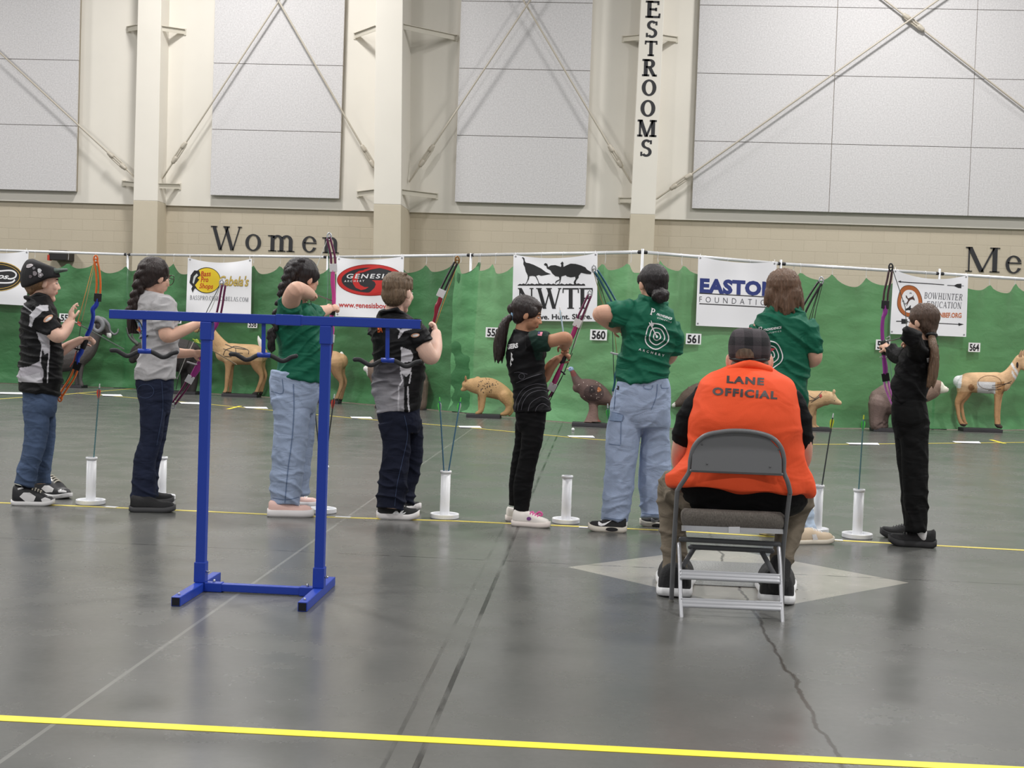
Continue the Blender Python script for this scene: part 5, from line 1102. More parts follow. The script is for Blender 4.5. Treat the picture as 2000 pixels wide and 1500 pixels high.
b = MB(D); b.loft([(92, 524, 130, 524, 24, 0), (92, 531, 133, 526, 28, 0), (92, 538, 131, 530, 25, 0)], n=24, k=2, e=.8); b.build('visor', mk('grey_green_visor', (84, 98, 90), .7), cap, smooth=False, bevel=.002)
for x, y, rx, ry, k in ((57.5, 519, 7, 3.6, (214, 206, 210)), (66, 523.5, 3, 3, (120, 118, 122)), (68, 534, 4.2, 4.8, (150, 142, 146)), (77, 528.5, 4, 4.4, (232, 232, 234)), (79, 537, 5, 5, (214, 214, 216)), (59.5, 540, 3.2, 3.2, (110, 100, 104))): V, T = disc(x, y, rx, ry, 14, rot=-.3, wob=.08); decal('pin', V, T, mk('pin_%d' % k[0], k, .3, metal=.3), cap, off=.004)
V, T = annulus(79, 537, 4, 4, 1, 14); decal('pin', V, T, K, cap, off=.006)
b = MB(D); b.ell((72, 550, 0), (27, 20, 32)); b.tube([(58, 552, 0, 15, 24), (62, 565, 0, 12, 20)], n=14); b.build('hair', mat_hair('hair_sandy', (150, 116, 84)), BOY1, voxel=.006, it=3, disp=strands(.002))
hs = [('black', BK)]
s1 = mk('shoe_black', (34, 34, 37), .5); s2 = mk('shoe_white', (222, 220, 220), .5); s3 = mk('shoe_grey', (176, 172, 168), .6); LG = mk('lace_grey', (190, 184, 170), .8)
for hl, to in (((24, 986), (105, 987)), ((70, 966), (132, 975))):
    s_ = shoe(BOY1, hl, to, s1, s2, hi=.44, st=.026, laces=LG); x0, y0 = hl; k = (to[0]-x0)/81
    for q in ([(14, -18), (22, -26), (34, -26), (46, -18), (42, -9), (26, -8)], [(56, -13), (64, -17), (78, -12), (79, -8), (58, -8)], [(10, -34), (22, -38), (22, -34), (11, -31)], [(30, -46), (40, -48), (43, -38), (34, -36)]): V, T = poly_px([[(x0+x*k, y0+y*k+2) for x, y in q]]); decal('panel', V, T, s2, s_, off=.002)
OB = mk('bow_orange', (226, 112, 44), .3); BB = mk('bow_blue', (32, 62, 172), .32)
bow(D, 70, 'blue bow with orange limbs held by the boy in the black cap', [(190, 583), (188, 596, 5), (181, 604, 5), (182, 618), (177, 640, 4.6), (170, 655, 4.6), (163, 674, 4), (158, 688, 5.6), (152, 698, 5), (151, 712)], [(191, 580), (192.5, 556), (191, 532), (187.5, 510)], [(150, 716), (141, 738), (128, 758), (116, 777)], BB, OB, M_BLK, [(169, 660), (162, 678)], [([(186, 512), (177, 552), (160, 626)], STN), ([(183, 514), (170, 562), (152, 628)], ('orange', (226, 160, 90))), ([(159, 628), (150, 690), (142, 716), (118, 770)], SDK), ([(149, 686), (144, 705), (137, 716)], ('red', (214, 84, 60)))], (187, 506), (117, 776), camc=OB, accents=[([(140, 677), (150, 682), (160, 683)], 1.8, M_BLK)])
arrow((147, 629), (242, 682), D+.02, D+.75, ('greyteal', (100, 116, 110)), RED, WHT, 'red-fletched arrow being nocked by the boy in the cap', r=.0038)
# ------------------------------------------------------------------ 2 girl in grey T-shirt
D = float(F(300, 993)[1]); M_GT = mk('grey_heather', (186, 184, 186), **CLOTH, var=.06, vs=40)
o, sh, pa, hd = person('girl with long dark braid and glasses in light grey T-shirt', D, (300, 993),
    [(276, 568, 318, 572, 20, 0), (268, 582, 336, 584, 36, 0), (266, 600, 346, 602, 44, 0), (268, 640, 348, 640, 44, 0), (276, 676, 347, 675, 40, 0), (270, 705, 347, 704, 41, 0), (263, 728, 344, 726, 43, 0), (261, 743, 343, 739, 44, 0)],
    [(264, 728, 340, 726, 40, 0), (265, 750, 340, 750, 41, 0), (269, 775, 338, 775, 41, 0), (274, 795, 334, 795, 38, 0), (280, 810, 330, 810, 30, 0)],
    [[(298, 770, -18, 27, 23), (298, 815, -20, 25, 21), (294, 860, -22, 22, 19), (283, 900, -22, 22, 19), (281, 945, -22, 24, 22), (281, 985, -22, 26, 24)], [(312, 770, 18, 25, 22), (308, 815, 20, 23, 20), (302, 860, 22, 21, 19), (292, 905, 24, 21, 19), (287, 945, 26, 21, 21), (287, 972, 26, 22, 22)]],
    [[(322, 598, -40, 15), (322, 630, -54, 14), (326, 656, -60, 13.5), (352, 648, -48, 12), (384, 634, -30, 8.5)], [(302, 600, 42, 14), (312, 645, 56, 13), (326, 684, 66, 12), (352, 690, 72, 10), (376, 690, 76, 8)]],
    ((303, 543, 0), (.85, .22, .5)), SK2, M_GT, M_JND, hands=[dict(w=(384, 634, -30), f=(1, -.25, .3), n=(0, 1, .5), L=42, curl=(50, 60, 65, 70)), dict(w=(376, 690, 76), f=(1, 0, .1), n=(.1, .6, -.8), L=42, curl=(78, 82, 84, 86), thumb=1)],
    neck=[(290, 588, 0, 18), (293, 570, 0, 15.5), (298, 555, 0, 17)], H=74, skin_rgb=(226, 182, 160), shirt_fold=folds(.011, .055, -25, 11), pants_fold=folds(.007, .045, 20, 12, where=lambda x, y: .5+max(0, (y-900)/80)),
    sleeves=[[(318, 590, -36, 22), (319, 615, -48, 22), (320, 643, -56, 20)], [(300, 594, 40, 20), (306, 632, 52, 18)]])
G2 = o; HB = mat_hair('hair_dark_brown', (44, 32, 30)); f, u, s, pt = hd
b = MB(D); b.ell(pt(-.1, .16, 0), (32, 30, 33), ax=[s, u, f]); b.ell(pt(-.22, .02, 0), (26, 26, 18), ax=[s, u, f]); b.tube([(277, 540, -4, 16, 20), (272, 560, -2, 13, 15)], n=14)
b.tube([(318, 512, -16, 6), (322, 524, -18, 6), (326, 536, -14, 3)], n=10)
braid(b, [(298, 512, -18, 11), (282, 530, -22, 12), (272, 556, -18, 12), (264, 584, -14, 11), (257, 605, -12, 11)], 13, 11)
for k in range(9): b.tube([(256+k*.6, 598, -12+k, 6), (252+k*1.2, 630, -12+k*2, 5.5), (252+k*2.6, 652, -14+k*2, 1.2)], n=8)
b.build('hair', HB, G2, voxel=.0055, it=2, disp=strands(.003))
b = MB(D); 
for k in (-1, 1): b.tube([(*(pt(.40, .03, k*.15)+s*13*math.cos(a)*.9+u*10*math.sin(a)), .8) for a in np.linspace(0, 2*math.pi, 13)], n=6, k=1)
b.tube([(*pt(.42, .05, -.03), .8), (*pt(.42, .05, .03), .8)], n=6, k=1)
for k in (-1, 1): b.tube([(*pt(.38, .05, k*.3), .8), (*pt(0, .06, k*.36), .8)], n=6, k=1)
b.build('glasses', mk('glasses_frame', (60, 52, 46), .3), G2, smooth=True)
for rx, ry, k, n in ((11.5, 22, K, .003), (10, 19.5, INK('ring_blue', (120, 158, 200)), .005), (7, 14, INK('ring_red', (176, 62, 48)), .007), (4.2, 8, INK('ring_yellow', (226, 176, 70)), .009)): V, T = disc(267.5, 645, rx, ry, 26, rot=-.12); decal('target_print', V, T, k, sh, off=n)
for q in ([(250, 636), (256, 640), (254, 644)], [(280, 662), (289, 655)], [(262, 668), (270, 672), (279, 666)]): V, T = ribbon(q, 3, 3); decal('target_print', V, T, K, sh, off=.006)
sb = mk('shoe_black_knit', (30, 30, 32), .8, bump=.3, bs=200); sd_ = mk('sole_dark', (66, 66, 68), .7)
shoe(G2, (254, 999), (341, 1000), sb, sd_, hi=.3, st=.03); shoe(G2, (262, 984), (338, 982), sb, sd_, hi=.3, st=.03)
V, T = annulus(284, 764, 17, 14, .9, 20); decal('pocket_seam', V, T, M_SEAM, pa); V, T = ribbon([(316, 745), (318, 800), (306, 870)], 1, 4); decal('seam', V, T, M_SEAM, pa)
PU = mk('bow_purple', (150, 44, 128), .32); MR = mk('bow_maroon', (104, 34, 76), .35)
WP = mk('pocket_white', (222, 222, 224), .4)
bow(D, 84, 'purple bow held by the girl in the grey T-shirt, partly behind the blue post', [(426, 622), (421, 634, 6), (412, 648, 6), (407, 668), (397, 690), (391, 706, 5), (384, 722, 7), (374, 738, 5)], [(426, 618), (431, 594), (434, 575), (437, 558)], [(370, 742), (361, 758), (351, 772), (340, 787)], PU, MR, WP, [(402, 676), (395, 694)], [([(431, 558), (414, 600), (392, 640)], SWH), ([(428, 560), (405, 606), (386, 650)], SDK), ([(378, 668), (362, 700), (346, 740)], SWH), ([(370, 665), (352, 716), (344, 760)], SDK)], (433, 553), (338, 790), accents=[([(366, 707), (376, 710), (388, 713)], 1.6, M_SILV)])
arrow((378, 663), (462, 712), D+.25, D+.85, ('tan', (150, 128, 98)), LIME, LIME, 'lime-fletched arrow beside the blue rack post', r=.0036)
# ------------------------------------------------------------------ 3 girl in green polo drawing
D = float(F(575, 1004)[1]); M_GP = mk('green_polo', (20, 100, 76), rough=.65, spec=.25, fold=.45, bump=.1, bs=230)
o, sh, pa, hd = person('girl with two braids in green polo drawing a pink bow', D, (575, 1004),
    [(566, 588, 600, 594, 20, 0), (550, 598, 612, 604, 38, 0), (538, 618, 618, 620, 50, 0), (533, 645, 626, 642, 50, 0), (543, 680, 630, 680, 47, 0), (542, 710, 632, 714, 46, 0), (535, 730, 630, 742, 46, 0), (533, 731, 629, 750, 46, 0)],
    [(529, 722, 626, 738, 44, 0), (527, 742, 626, 750, 45, 0), (526, 765, 624, 770, 46, 0), (530, 790, 618, 792, 44, 0), (536, 808, 612, 808, 36, 0)],
    [[(566, 775, -20, 37, 27), (570, 820, -22, 35, 27), (566, 870, -24, 33, 27), (561, 920, -24, 32, 28), (557, 985, -24, 30, 28)], [(584, 775, 20, 34, 26), (586, 820, 24, 30, 26), (585, 870, 28, 27, 26), (581, 920, 28, 25, 26), (580, 968, 28, 24, 26)]],
    [[(562, 612, -40, 18), (568, 588, -78, 19), (577, 566, -112, 16), (592, 569, -70, 15), (606, 575, -28, 11)], [(600, 612, 40, 15), (622, 610, 105, 13), (640, 605, 165, 9.5)]],
    ((592, 545, 0), (.82, .06, .56)), SK2, M_GP, M_JNL, hands=[dict(w=(606, 574, -28), f=(.25, .1, .97), n=(.2, .6, .2), L=40, curl=(70, 75, 80, 85)), dict(w=(640, 604, 165), f=(.85, -.2, .5), n=(.2, .5, .8), L=42, curl=(78, 82, 84, 86))],
    neck=[(582, 604, 0, 18), (584, 586, 0, 15.5), (589, 562, 0, 17)], H=76, skin_rgb=(226, 182, 160), shirt_fold=folds(.012, .05, -40, 21), pants_fold=folds(.008, .04, 35, 22, .6, where=lambda x, y: .6+max(0, (y-850)/150)),
    sleeves=[[(562, 618, -34, 24), (564, 604, -62, 24), (568, 592, -82, 22)], [(600, 612, 36, 20), (618, 611, 90, 17)]])
G3 = o; f, u, s, pt = hd; HK = mat_hair('hair_black', (34, 28, 30))
b = MB(D); b.ell(pt(-.08, .17, 0), (33, 31, 36), ax=[s, u, f]); b.ell(pt(-.2, .0, 0), (28, 28, 20), ax=[s, u, f]); b.ell(pt(.05, .1, -.3), (7, 16, 20), ax=[s, u, f]); b.ell(pt(.05, .1, .3), (7, 16, 20), ax=[s, u, f])
braid(b, [(590, 512, -30, 9), (572, 528, -34, 11), (560, 552, -32, 12), (551, 580, -30, 10), (543, 610, -34, 9.5), (533, 645, -38, 9), (529, 664, -38, 8)], 22, 10)
for k in range(7): b.tube([(529+k*.5, 660, -38, 4.5), (525+k*1.5, 675, -40+k, 4), (523+k*2.6, 690-abs(k-3)*2, -40+k, .9)], n=8)
braid(b, [(570, 545, 18, 9), (562, 575, 24, 9), (556, 610, 30, 8), (552, 640, 34, 7)], 11, 9)
b.build('hair', HK, G3, voxel=.0052, it=2, disp=strands(.003))
V, T = ribbon([(573, 750), (574, 800), (570, 860), (562, 920), (556, 985)], 1.6, 5); decal('seam', V, T, M_SEAML, pa); V, T = ribbon([(529, 764), (552, 768), (551, 740)], 1.2, 3); decal('pocket_seam', V, T, M_SEAML, pa); V, T = ribbon([(528, 972), (560, 976), (588, 970)], 1.2, 4); decal('hem_stitch', V, T, M_SEAML, pa)
PK = mk('shoe_pink', (228, 190, 180), .7); WS = mk('sole_white', (226, 222, 222), .6)
for a in (((523, 1008), (611, 1009)), ((548, 990), (622, 993))): shoe(G3, *a, PK, WS, hi=.26, st=.042, laces=mk('lace_white', (230, 226, 224), .8), rock=.004)
PKB = mk('bow_pink', (206, 72, 152), .32)
bow(D, 190, 'pink bow drawn by the girl in the green polo', [(650, 526), (650, 540, 4.6), (650, 552, 4.8), (652, 575), (652, 590), (650, 606, 4), (647, 625, 5), (649, 645, 4.6), (647, 658)], [(651, 522), (650, 500), (646, 482), (642, 466)], [(646, 662), (643, 690), (638, 715), (632, 738)], PKB, MR, WP, [(651, 598), (649, 612)], [([(640, 466), (612, 538), (606, 572, -20)], SWH), ([(641, 462), (642, 520), (639, 590), (640, 650), (632, 738)], SGN), ([(606, 576, -20), (612, 650), (630, 738)], SDK)], (643, 462), (632, 742))
arrow((606, 571), (650, 588), D-.02, D+.62, DKS, GRN, DKS, 'dark arrow on the string of the drawn pink bow', r=.0036)
# ------------------------------------------------------------------ 4 boy with short brown hair
D = float(F(775, 1011)[1]); c = lambda q: crop(q, 690, 490, 4.84)
def b4base(x, y):
    yy = (y-490)*4.84
    if yy > 1040 and (x-690)*4.84 < 480: 
        k = int(np.clip((yy-1040)/330, 0, 1)*8)/8; return (int(48+k*112), int(46+k*112), int(52+k*112))
    return BK
jc4 = poly_col(b4base, [('p', c([(485, 1285), (620, 1285), (620, 1520), (485, 1520)]), 0, BK), ('p', c([(448, 905), (545, 942), (568, 1000), (552, 1045), (445, 1062), (456, 1000)]), 0, W1), ('p', c([(440, 1072), (553, 1078), (545, 1148), (500, 1192), (448, 1150)]), 0, W1), ('l', c([(448, 1150), (466, 1230), (440, 1270)]), 1.4, W1), ('l', c([(430, 1285), (428, 1520)]), 1.6, W1), ('l', c([(548, 1150), (530, 1250)]), 1.4, W1), ('l', c([(515, 1285), (525, 1520)]), 1.5, W1), ('p', c([(420, 825), (448, 745), (510, 708), (580, 712), (572, 732), (480, 762), (432, 828)]), 0, W1), ('l', c([(392, 702), (440, 752)]), 1.2, W1)])
o, sh, pa, hd = person('boy with short brown hair in black grey jersey holding a red bow', D, (775, 1011),
    [(748, 604, 792, 612, 22, 0), (738, 618, 808, 622, 36, 0), (728, 640, 822, 640, 48, 0), (727, 670, 828, 670, 50, 0), (729, 700, 829, 700, 48, 0), (728, 735, 829, 735, 48, 0), (727, 765, 827, 765, 48, 0), (733, 790, 822, 788, 47, 0), (737, 806, 818, 802, 46, 0)],
    [(736, 790, 820, 788, 42, 0), (737, 808, 820, 808, 43, 0), (742, 830, 822, 830, 42, 0), (748, 846, 818, 846, 34, 0)],
    [[(770, 825, -18, 31, 24), (774, 860, -20, 28, 22), (772, 905, -20, 27, 22), (767, 950, -20, 29, 24), (762, 993, -20, 26, 26)], [(798, 825, 18, 27, 23), (806, 860, 20, 21, 21), (804, 905, 22, 19, 20), (793, 945, 24, 20, 22), (788, 982, 24, 20, 22)]],
    [[(806, 642, -24, 18), (826, 678, -26, 18.5), (842, 698, -18, 15), (850, 678, 8, 14), (852, 652, 28, 10)], [(744, 646, 30, 11), (768, 690, 72, 12), (796, 680, 78, 12), (818, 662, 74, 9)]],
    ((779, 573, 0), (.62, .08, .78)), SK1, M_JER, M_JNK, hands=[dict(w=(852, 654, 28), f=(-.15, -1, .35), n=(-.9, .2, .2), L=42, curl=(75, 80, 84, 86), thumb=-1), dict(w=(818, 663, 74), f=(.85, -.4, .1), n=(.3, .5, -.8), L=40, curl=(70, 76, 80, 84))],
    neck=[(768, 628, 0, 21), (770, 606, 0, 18), (774, 585, 0, 19)], H=76, skin_rgb=(240, 202, 184), shirt_col=jc4, vox=.004, shirt_fold=folds(.010, .055, -20, 31), pants_fold=folds(.008, .045, 25, 32, .6, where=lambda x, y: .5+max(0, (y-860)/90)),
    sleeves=[[(800, 638, -20, 25), (812, 655, -25, 25), (824, 674, -26, 22)], [(738, 640, 28, 22), (752, 668, 52, 20)]], extra_shirt=lambda b: b.tube([(748, 612, -22, 4, 6), (770, 606, -27, 5, 6), (790, 614, -18, 4, 5), (798, 620, 2, 4), (786, 612, 20, 4, 5), (764, 605, 24, 4.5, 6), (746, 610, 10, 4, 5), (748, 612, -22, 4, 6)], n=10, k=3))
B4 = o; f, u, s, pt = hd; HL = mat_hair('hair_light_brown', (112, 92, 72), .55)
b = MB(D); b.ell(pt(-.08, .2, 0), (29, 28, 35), ax=[s, u, f]); b.ell(pt(-.2, -.02, 0), (28, 27, 22), ax=[s, u, f]); b.ell(pt(.15, .36, 0), (21, 11, 17), ax=[s, u, f])
rr = random.Random(3)
for k in range(60):
    a, e_ = rr.uniform(-1.5, 1.5), rr.uniform(.15, .5); p = pt(-.1-.38*math.cos(a)*math.cos(e_*1.5)+.1, .12+e_*.75, .36*math.sin(a)*.9); d = unit(p-np.array(pt(-.05, 0, 0))); b.tube([(*(p-d*5), 3.2), (*(p+d*1.5), 2.6), (*(p+d*4+(0, 3, 0)), .7)], n=6, k=2)
b.build('hair', HL, B4, voxel=.0045, it=2, disp=strands(.0045, .45))
V, T = sans('BA', .03); decal('back_name', np.stack([737.5+V[:, 0]*9.5, 649-V[:, 1]*13], -1), T, INK('name_orange', (226, 106, 48)), sh, off=.003)
V, T = disc(811, 655, 8.5, 4, 18, rot=-.15); decal('sleeve_logo', V, T, INK('logo_peach', (222, 170, 140)), sh); V, T = disc(811.5, 655, 6, 2.2, 16, rot=-.15); decal('sleeve_logo', V, T, INK('white', (236, 236, 238)), sh, off=.005)
for a in (((737, 1012), (817, 1015)), ((764, 993), (818, 1000))):
    s_ = shoe(B4, *a, sb, WS, hi=.33, st=.034, rock=.02, laces=s1)
    if a[0][0] == 737: V, T = poly_px([[(764, 1006), (772, 998), (776, 998), (780, 1003), (784, 997), (789, 997), (781, 1008), (777, 1008), (773, 1003), (769, 1008)], [(784, 1003), (793, 1000), (791, 1003), (783, 1006)]]); decal('shoe_logo', V, T, mk('logo_white', (236, 236, 238), .5), s_, off=.003)
V, T = ribbon([(790, 812), (796, 850), (786, 900), (775, 950), (770, 998)], 1, 5); decal('seam', V, T, M_SEAM, pa)
RB = mk('bow_red', (142, 32, 54), .3)
bow(D, 66, 'dark red bow with black limbs raised by the short-haired boy', [(861, 578), (858, 590, 5), (853, 600, 5), (851, 615, 3.6), (846, 632, 3.6), (840, 652), (833, 676), (826, 695, 5), (822, 708)], [(862, 572), (873, 548), (882, 530), (890, 514)], [(820, 712), (806, 734), (794, 752), (784, 768)], RB, M_BLK, WP, [(845, 636), (838, 658)], [([(892, 512), (880, 545), (866, 580), (848, 634)], SWH), ([(894, 514), (872, 575), (850, 636)], ('orange', (226, 160, 90))), ([(838, 660), (812, 716), (786, 770)], SDK)], (893, 508), (783, 772), camc=mk('cam_bronze', (150, 110, 60), .4, metal=.4))
# ------------------------------------------------------------------ 5 girl with ponytail in black jersey
D = float(F(1030, 1024)[1]); M_J5 = mk('jersey_black_green', (30, 30, 34), .65, spec=.2, fold=.35, bump=.1, bs=240, attr=True); M_LEG = mk('black_leggings', (14, 14, 16), .8, spec=.2, fold=.3, bump=.1, bs=240)
o, sh, pa, hd = person('girl with long ponytail in black jersey and leggings, looking down at her bow', D, (1030, 1024),
    [(1008, 643, 1046, 650, 18, 0), (998, 655, 1058, 660, 32, 0), (990, 675, 1064, 677, 44, 0), (989, 700, 1063, 702, 42, 0), (994, 730, 1064, 730, 38, 0), (1001, 755, 1068, 755, 36, 0), (1003, 780, 1073, 780, 38, 0), (1003, 806, 1077, 803, 39, 0)],
    [(1006, 792, 1068, 792, 34, 0), (1007, 812, 1067, 812, 35, 0), (1009, 830, 1064, 830, 34, 0), (1014, 845, 1058, 845, 26, 0)],
    [[(1042, 825, -15, 23, 20), (1039, 860, -17, 21, 18), (1031, 900, -17, 18.5, 16), (1022, 945, -17, 19, 16), (1019, 985, -17, 15.5, 13), (1018, 1000, -17, 15, 13)], [(1028, 825, 15, 22, 18), (1023, 865, 18, 18, 16), (1014, 905, 20, 16, 15), (1008, 950, 20, 14, 13), (1005, 988, 20, 11, 11)]],
    [[(1040, 667, -40, 14), (1075, 666, -50, 13), (1103, 660, -54, 12.5), (1106, 669, -30, 11.5), (1101, 676, 0, 9)], [(1044, 672, 36, 13), (1058, 738, 48, 11.5), (1076, 715, 46, 10.5), (1088, 702, 42, 8)]],
    ((1030, 616, 0), (.93, .28, -.02), (.25, -1, 0)), SK4, M_J5, M_LEG, hands=[dict(w=(1101, 676, 0), f=(.15, .25, .95), n=(-.2, .9, -.2), L=38, curl=(70, 75, 80, 80)), dict(w=(1088, 702, 42), f=(.85, -.45, .1), n=(.1, .5, -.8), L=38, curl=(74, 80, 84, 86))],
    neck=[(1018, 660, 0, 17), (1020, 645, 0, 14.5), (1025, 630, 0, 16)], H=68, skin_rgb=(196, 146, 116), legcap='flat', pants_name='leggings',
    shirt_col=lambda x, y, co: (26, 52, 44) if x > 1032 and y < 704 and co[1] < D-.07 and y > 640 and x-1032 > (y-650)*.28 else (19, 19, 22), shirt_fold=folds(.006, .06, -30, 41), pants_fold=folds(.0025, .09, 0, 42),
    sleeves=[[(1036, 666, -36, 21), (1054, 667, -46, 20), (1073, 667, -51, 18.5)], [(1044, 670, 32, 18), (1052, 700, 44, 16)]], extra_shirt=lambda b: b.tube([(1008, 648, -18, 3), (1024, 650, -21, 3), (1042, 656, -14, 3), (1046, 655, 2, 3), (1036, 648, 16, 3), (1018, 644, 20, 3), (1006, 645, 6, 3), (1008, 648, -18, 3)], n=8, k=3))
G5 = o; f, u, s, pt = hd; HBB = mat_hair('hair_brown_black', (40, 29, 28))
b = MB(D); b.ell(pt(-.1, .17, 0), (27.5, 28, 31.5), ax=[s, u, f]); b.ell(pt(-.2, -.02, 0), (24, 22, 17), ax=[s, u, f]); b.ell(pt(.16, .34, 0), (19, 9, 14), ax=[s, u, f]); b.ell(pt(.06, .13, -.31), (5, 12, 16), ax=[s, u, f]); b.ell(pt(.06, .13, .31), (5, 12, 16), ax=[s, u, f]); b.ell(pt(-.42, .06, 0), (12, 12, 14), ax=[s, u, f])
b.build('hair', HBB, G5, voxel=.005, it=3, disp=strands(.0025))
b = MB(D)
for k in range(16): a = k*.39; b.tube([(1000+2*math.cos(a), 617, 6*math.sin(a), 5), (988+3*math.cos(a), 628, 8*math.sin(a), 6), (979+6*math.cos(a), 655, 10*math.sin(a), 6.5), (975+7*math.cos(a), 685, 11*math.sin(a), 5.5), (974+7*math.cos(a), 706+5*math.sin(k*1.7), 11*math.sin(a), 1.2)], n=8, k=3)
b.build('ponytail', HBB, G5, voxel=.005, it=2, disp=strands(.003))
b = MB(D); b.tube([(1002+1.5*math.cos(a), 615.5+8*math.sin(a), 8*math.cos(a), 3) for a in np.linspace(0, 2*math.pi, 13)], n=8, k=1); b.build('hair_tie', mk('tie_blue', (150, 190, 222), .7), G5, smooth=True)
b = MB(D); b.ell(pt(-.02, -.16, -.36), (1.6, 1.8, 1.6)); b.build('earring', mk('gold_stud', (220, 180, 90), .25, metal=.8), G5, smooth=True)
WI = INK('white', (236, 236, 238))
txt(sh, 'back_name', 'GERS', (990, 682), (1012.5, 678.5), 9, WI, bold=.05, shear=.1, off=.004)
V, T = poly_px([[(998, 688), (1001, 692), (1000, 697), (1003, 702), (1001, 706), (999, 703), (998, 708), (1000, 711), (997, 716), (996, 710), (998, 700)]]); decal('feather_print', V, T, WI, sh, off=.004)
V, T = poly_px([[(1051, 647.5), (1060, 648.5), (1058, 656), (1050, 655)]]); decal('flag_patch', V, T, mk('flag_pink', (226, 140, 160), .6), sh, off=.004); V, T = poly_px([[(1051, 647.5), (1055.5, 648), (1054, 652.5), (1050.5, 652)]]); decal('flag_patch', V, T, mk('flag_navy', (60, 54, 100), .6), sh, off=.006)
LN = mk('contour_grey', (88, 86, 94), .6)
for q in ([(1005, 803), (1009, 780), (1022, 760), (1045, 750), (1066, 752)], [(1017, 805), (1022, 785), (1036, 768), (1058, 762), (1070, 766)], [(1031, 806), (1035, 790), (1046, 780), (1060, 775), (1072, 781)], [(1045, 806), (1049, 795), (1060, 788), (1072, 795)], [(1008, 748), (1022, 742), (1040, 735), (1062, 729)], [(1004, 728), (1014, 727), (1030, 731)], [(1010, 806), (1014, 786), (1027, 766), (1048, 757), (1068, 759)]):
    V, T = ribbon(q, 1.0, 5); decal('contour_line', V, T, LN, sh, off=.003)
V, T = annulus(1019, 735, 6, 6, .9, 20); decal('contour_line', V, T, LN, sh, off=.003)
WSH = mk('shoe_offwhite', (230, 224, 218), .55); PS = mk('sole_pinkwhite', (226, 216, 210), .6); LP = mk('lace_pink', (214, 96, 160), .6)
for i_, a in enumerate((((1001, 1026), (1073, 1031)), ((988, 1017), (1050, 1018)))):
    s_ = shoe(G5, *a, WSH, PS, hi=.34, st=.03, laces=LP, rock=.006)
    if i_ == 0:
        V, T = disc(1033, 1013, 4.5, 3.6, 14); decal('shoe_print', V, T, mk('print_purple', (120, 60, 130), .5), s_, off=.003)
        for sg in (-1, 1): b = MB(D); b.tube([(1045, 1006, -24, 2), (1047+sg*7, 1000, -26, 2.2), (1050+sg*9, 1006, -28, 2), (1046, 1008, -24, 2)], n=8, k=3); b.build('lace_bow', LP, s_, smooth=True)
MG = mk('bow_magenta', (164, 46, 108), .32)
bow(D, 46, 'maroon and pink bow held upright by the ponytail girl', [(1126, 634, 5), (1122, 646, 5), (1118, 656, 5), (1113, 668, 3.6), (1108, 680, 3.6), (1102, 698, 4), (1097, 714, 4), (1091, 728, 5), (1084, 744, 5.6), (1079, 754)], [(1128, 630), (1136, 612), (1144, 594), (1151, 578)], [(1078, 757), (1070, 772), (1060, 786), (1050, 800)], MG, MR, WP, [(1105, 688), (1098, 706)], [([(1155, 578), (1140, 622), (1120, 680)], SWH), ([(1153, 580), (1128, 650), (1104, 724), (1076, 775)], SDK), ([(1118, 690), (1096, 740), (1074, 782)], SDK)], (1152, 574), (1049, 804), accents=[([(1092, 722), (1099, 727), (1103, 731)], 1.8, M_BLK), ([(1096, 676), (1102, 680), (1110, 680)], 3.2, M_BLK)])
arrow((1093.5, 602), (1104, 676), D+.15, D+.1, ('paleblue', (180, 206, 220)), WHT, WHT, 'pale blue arrow held upright before the black and white banner', r=.0045, vl=.03)
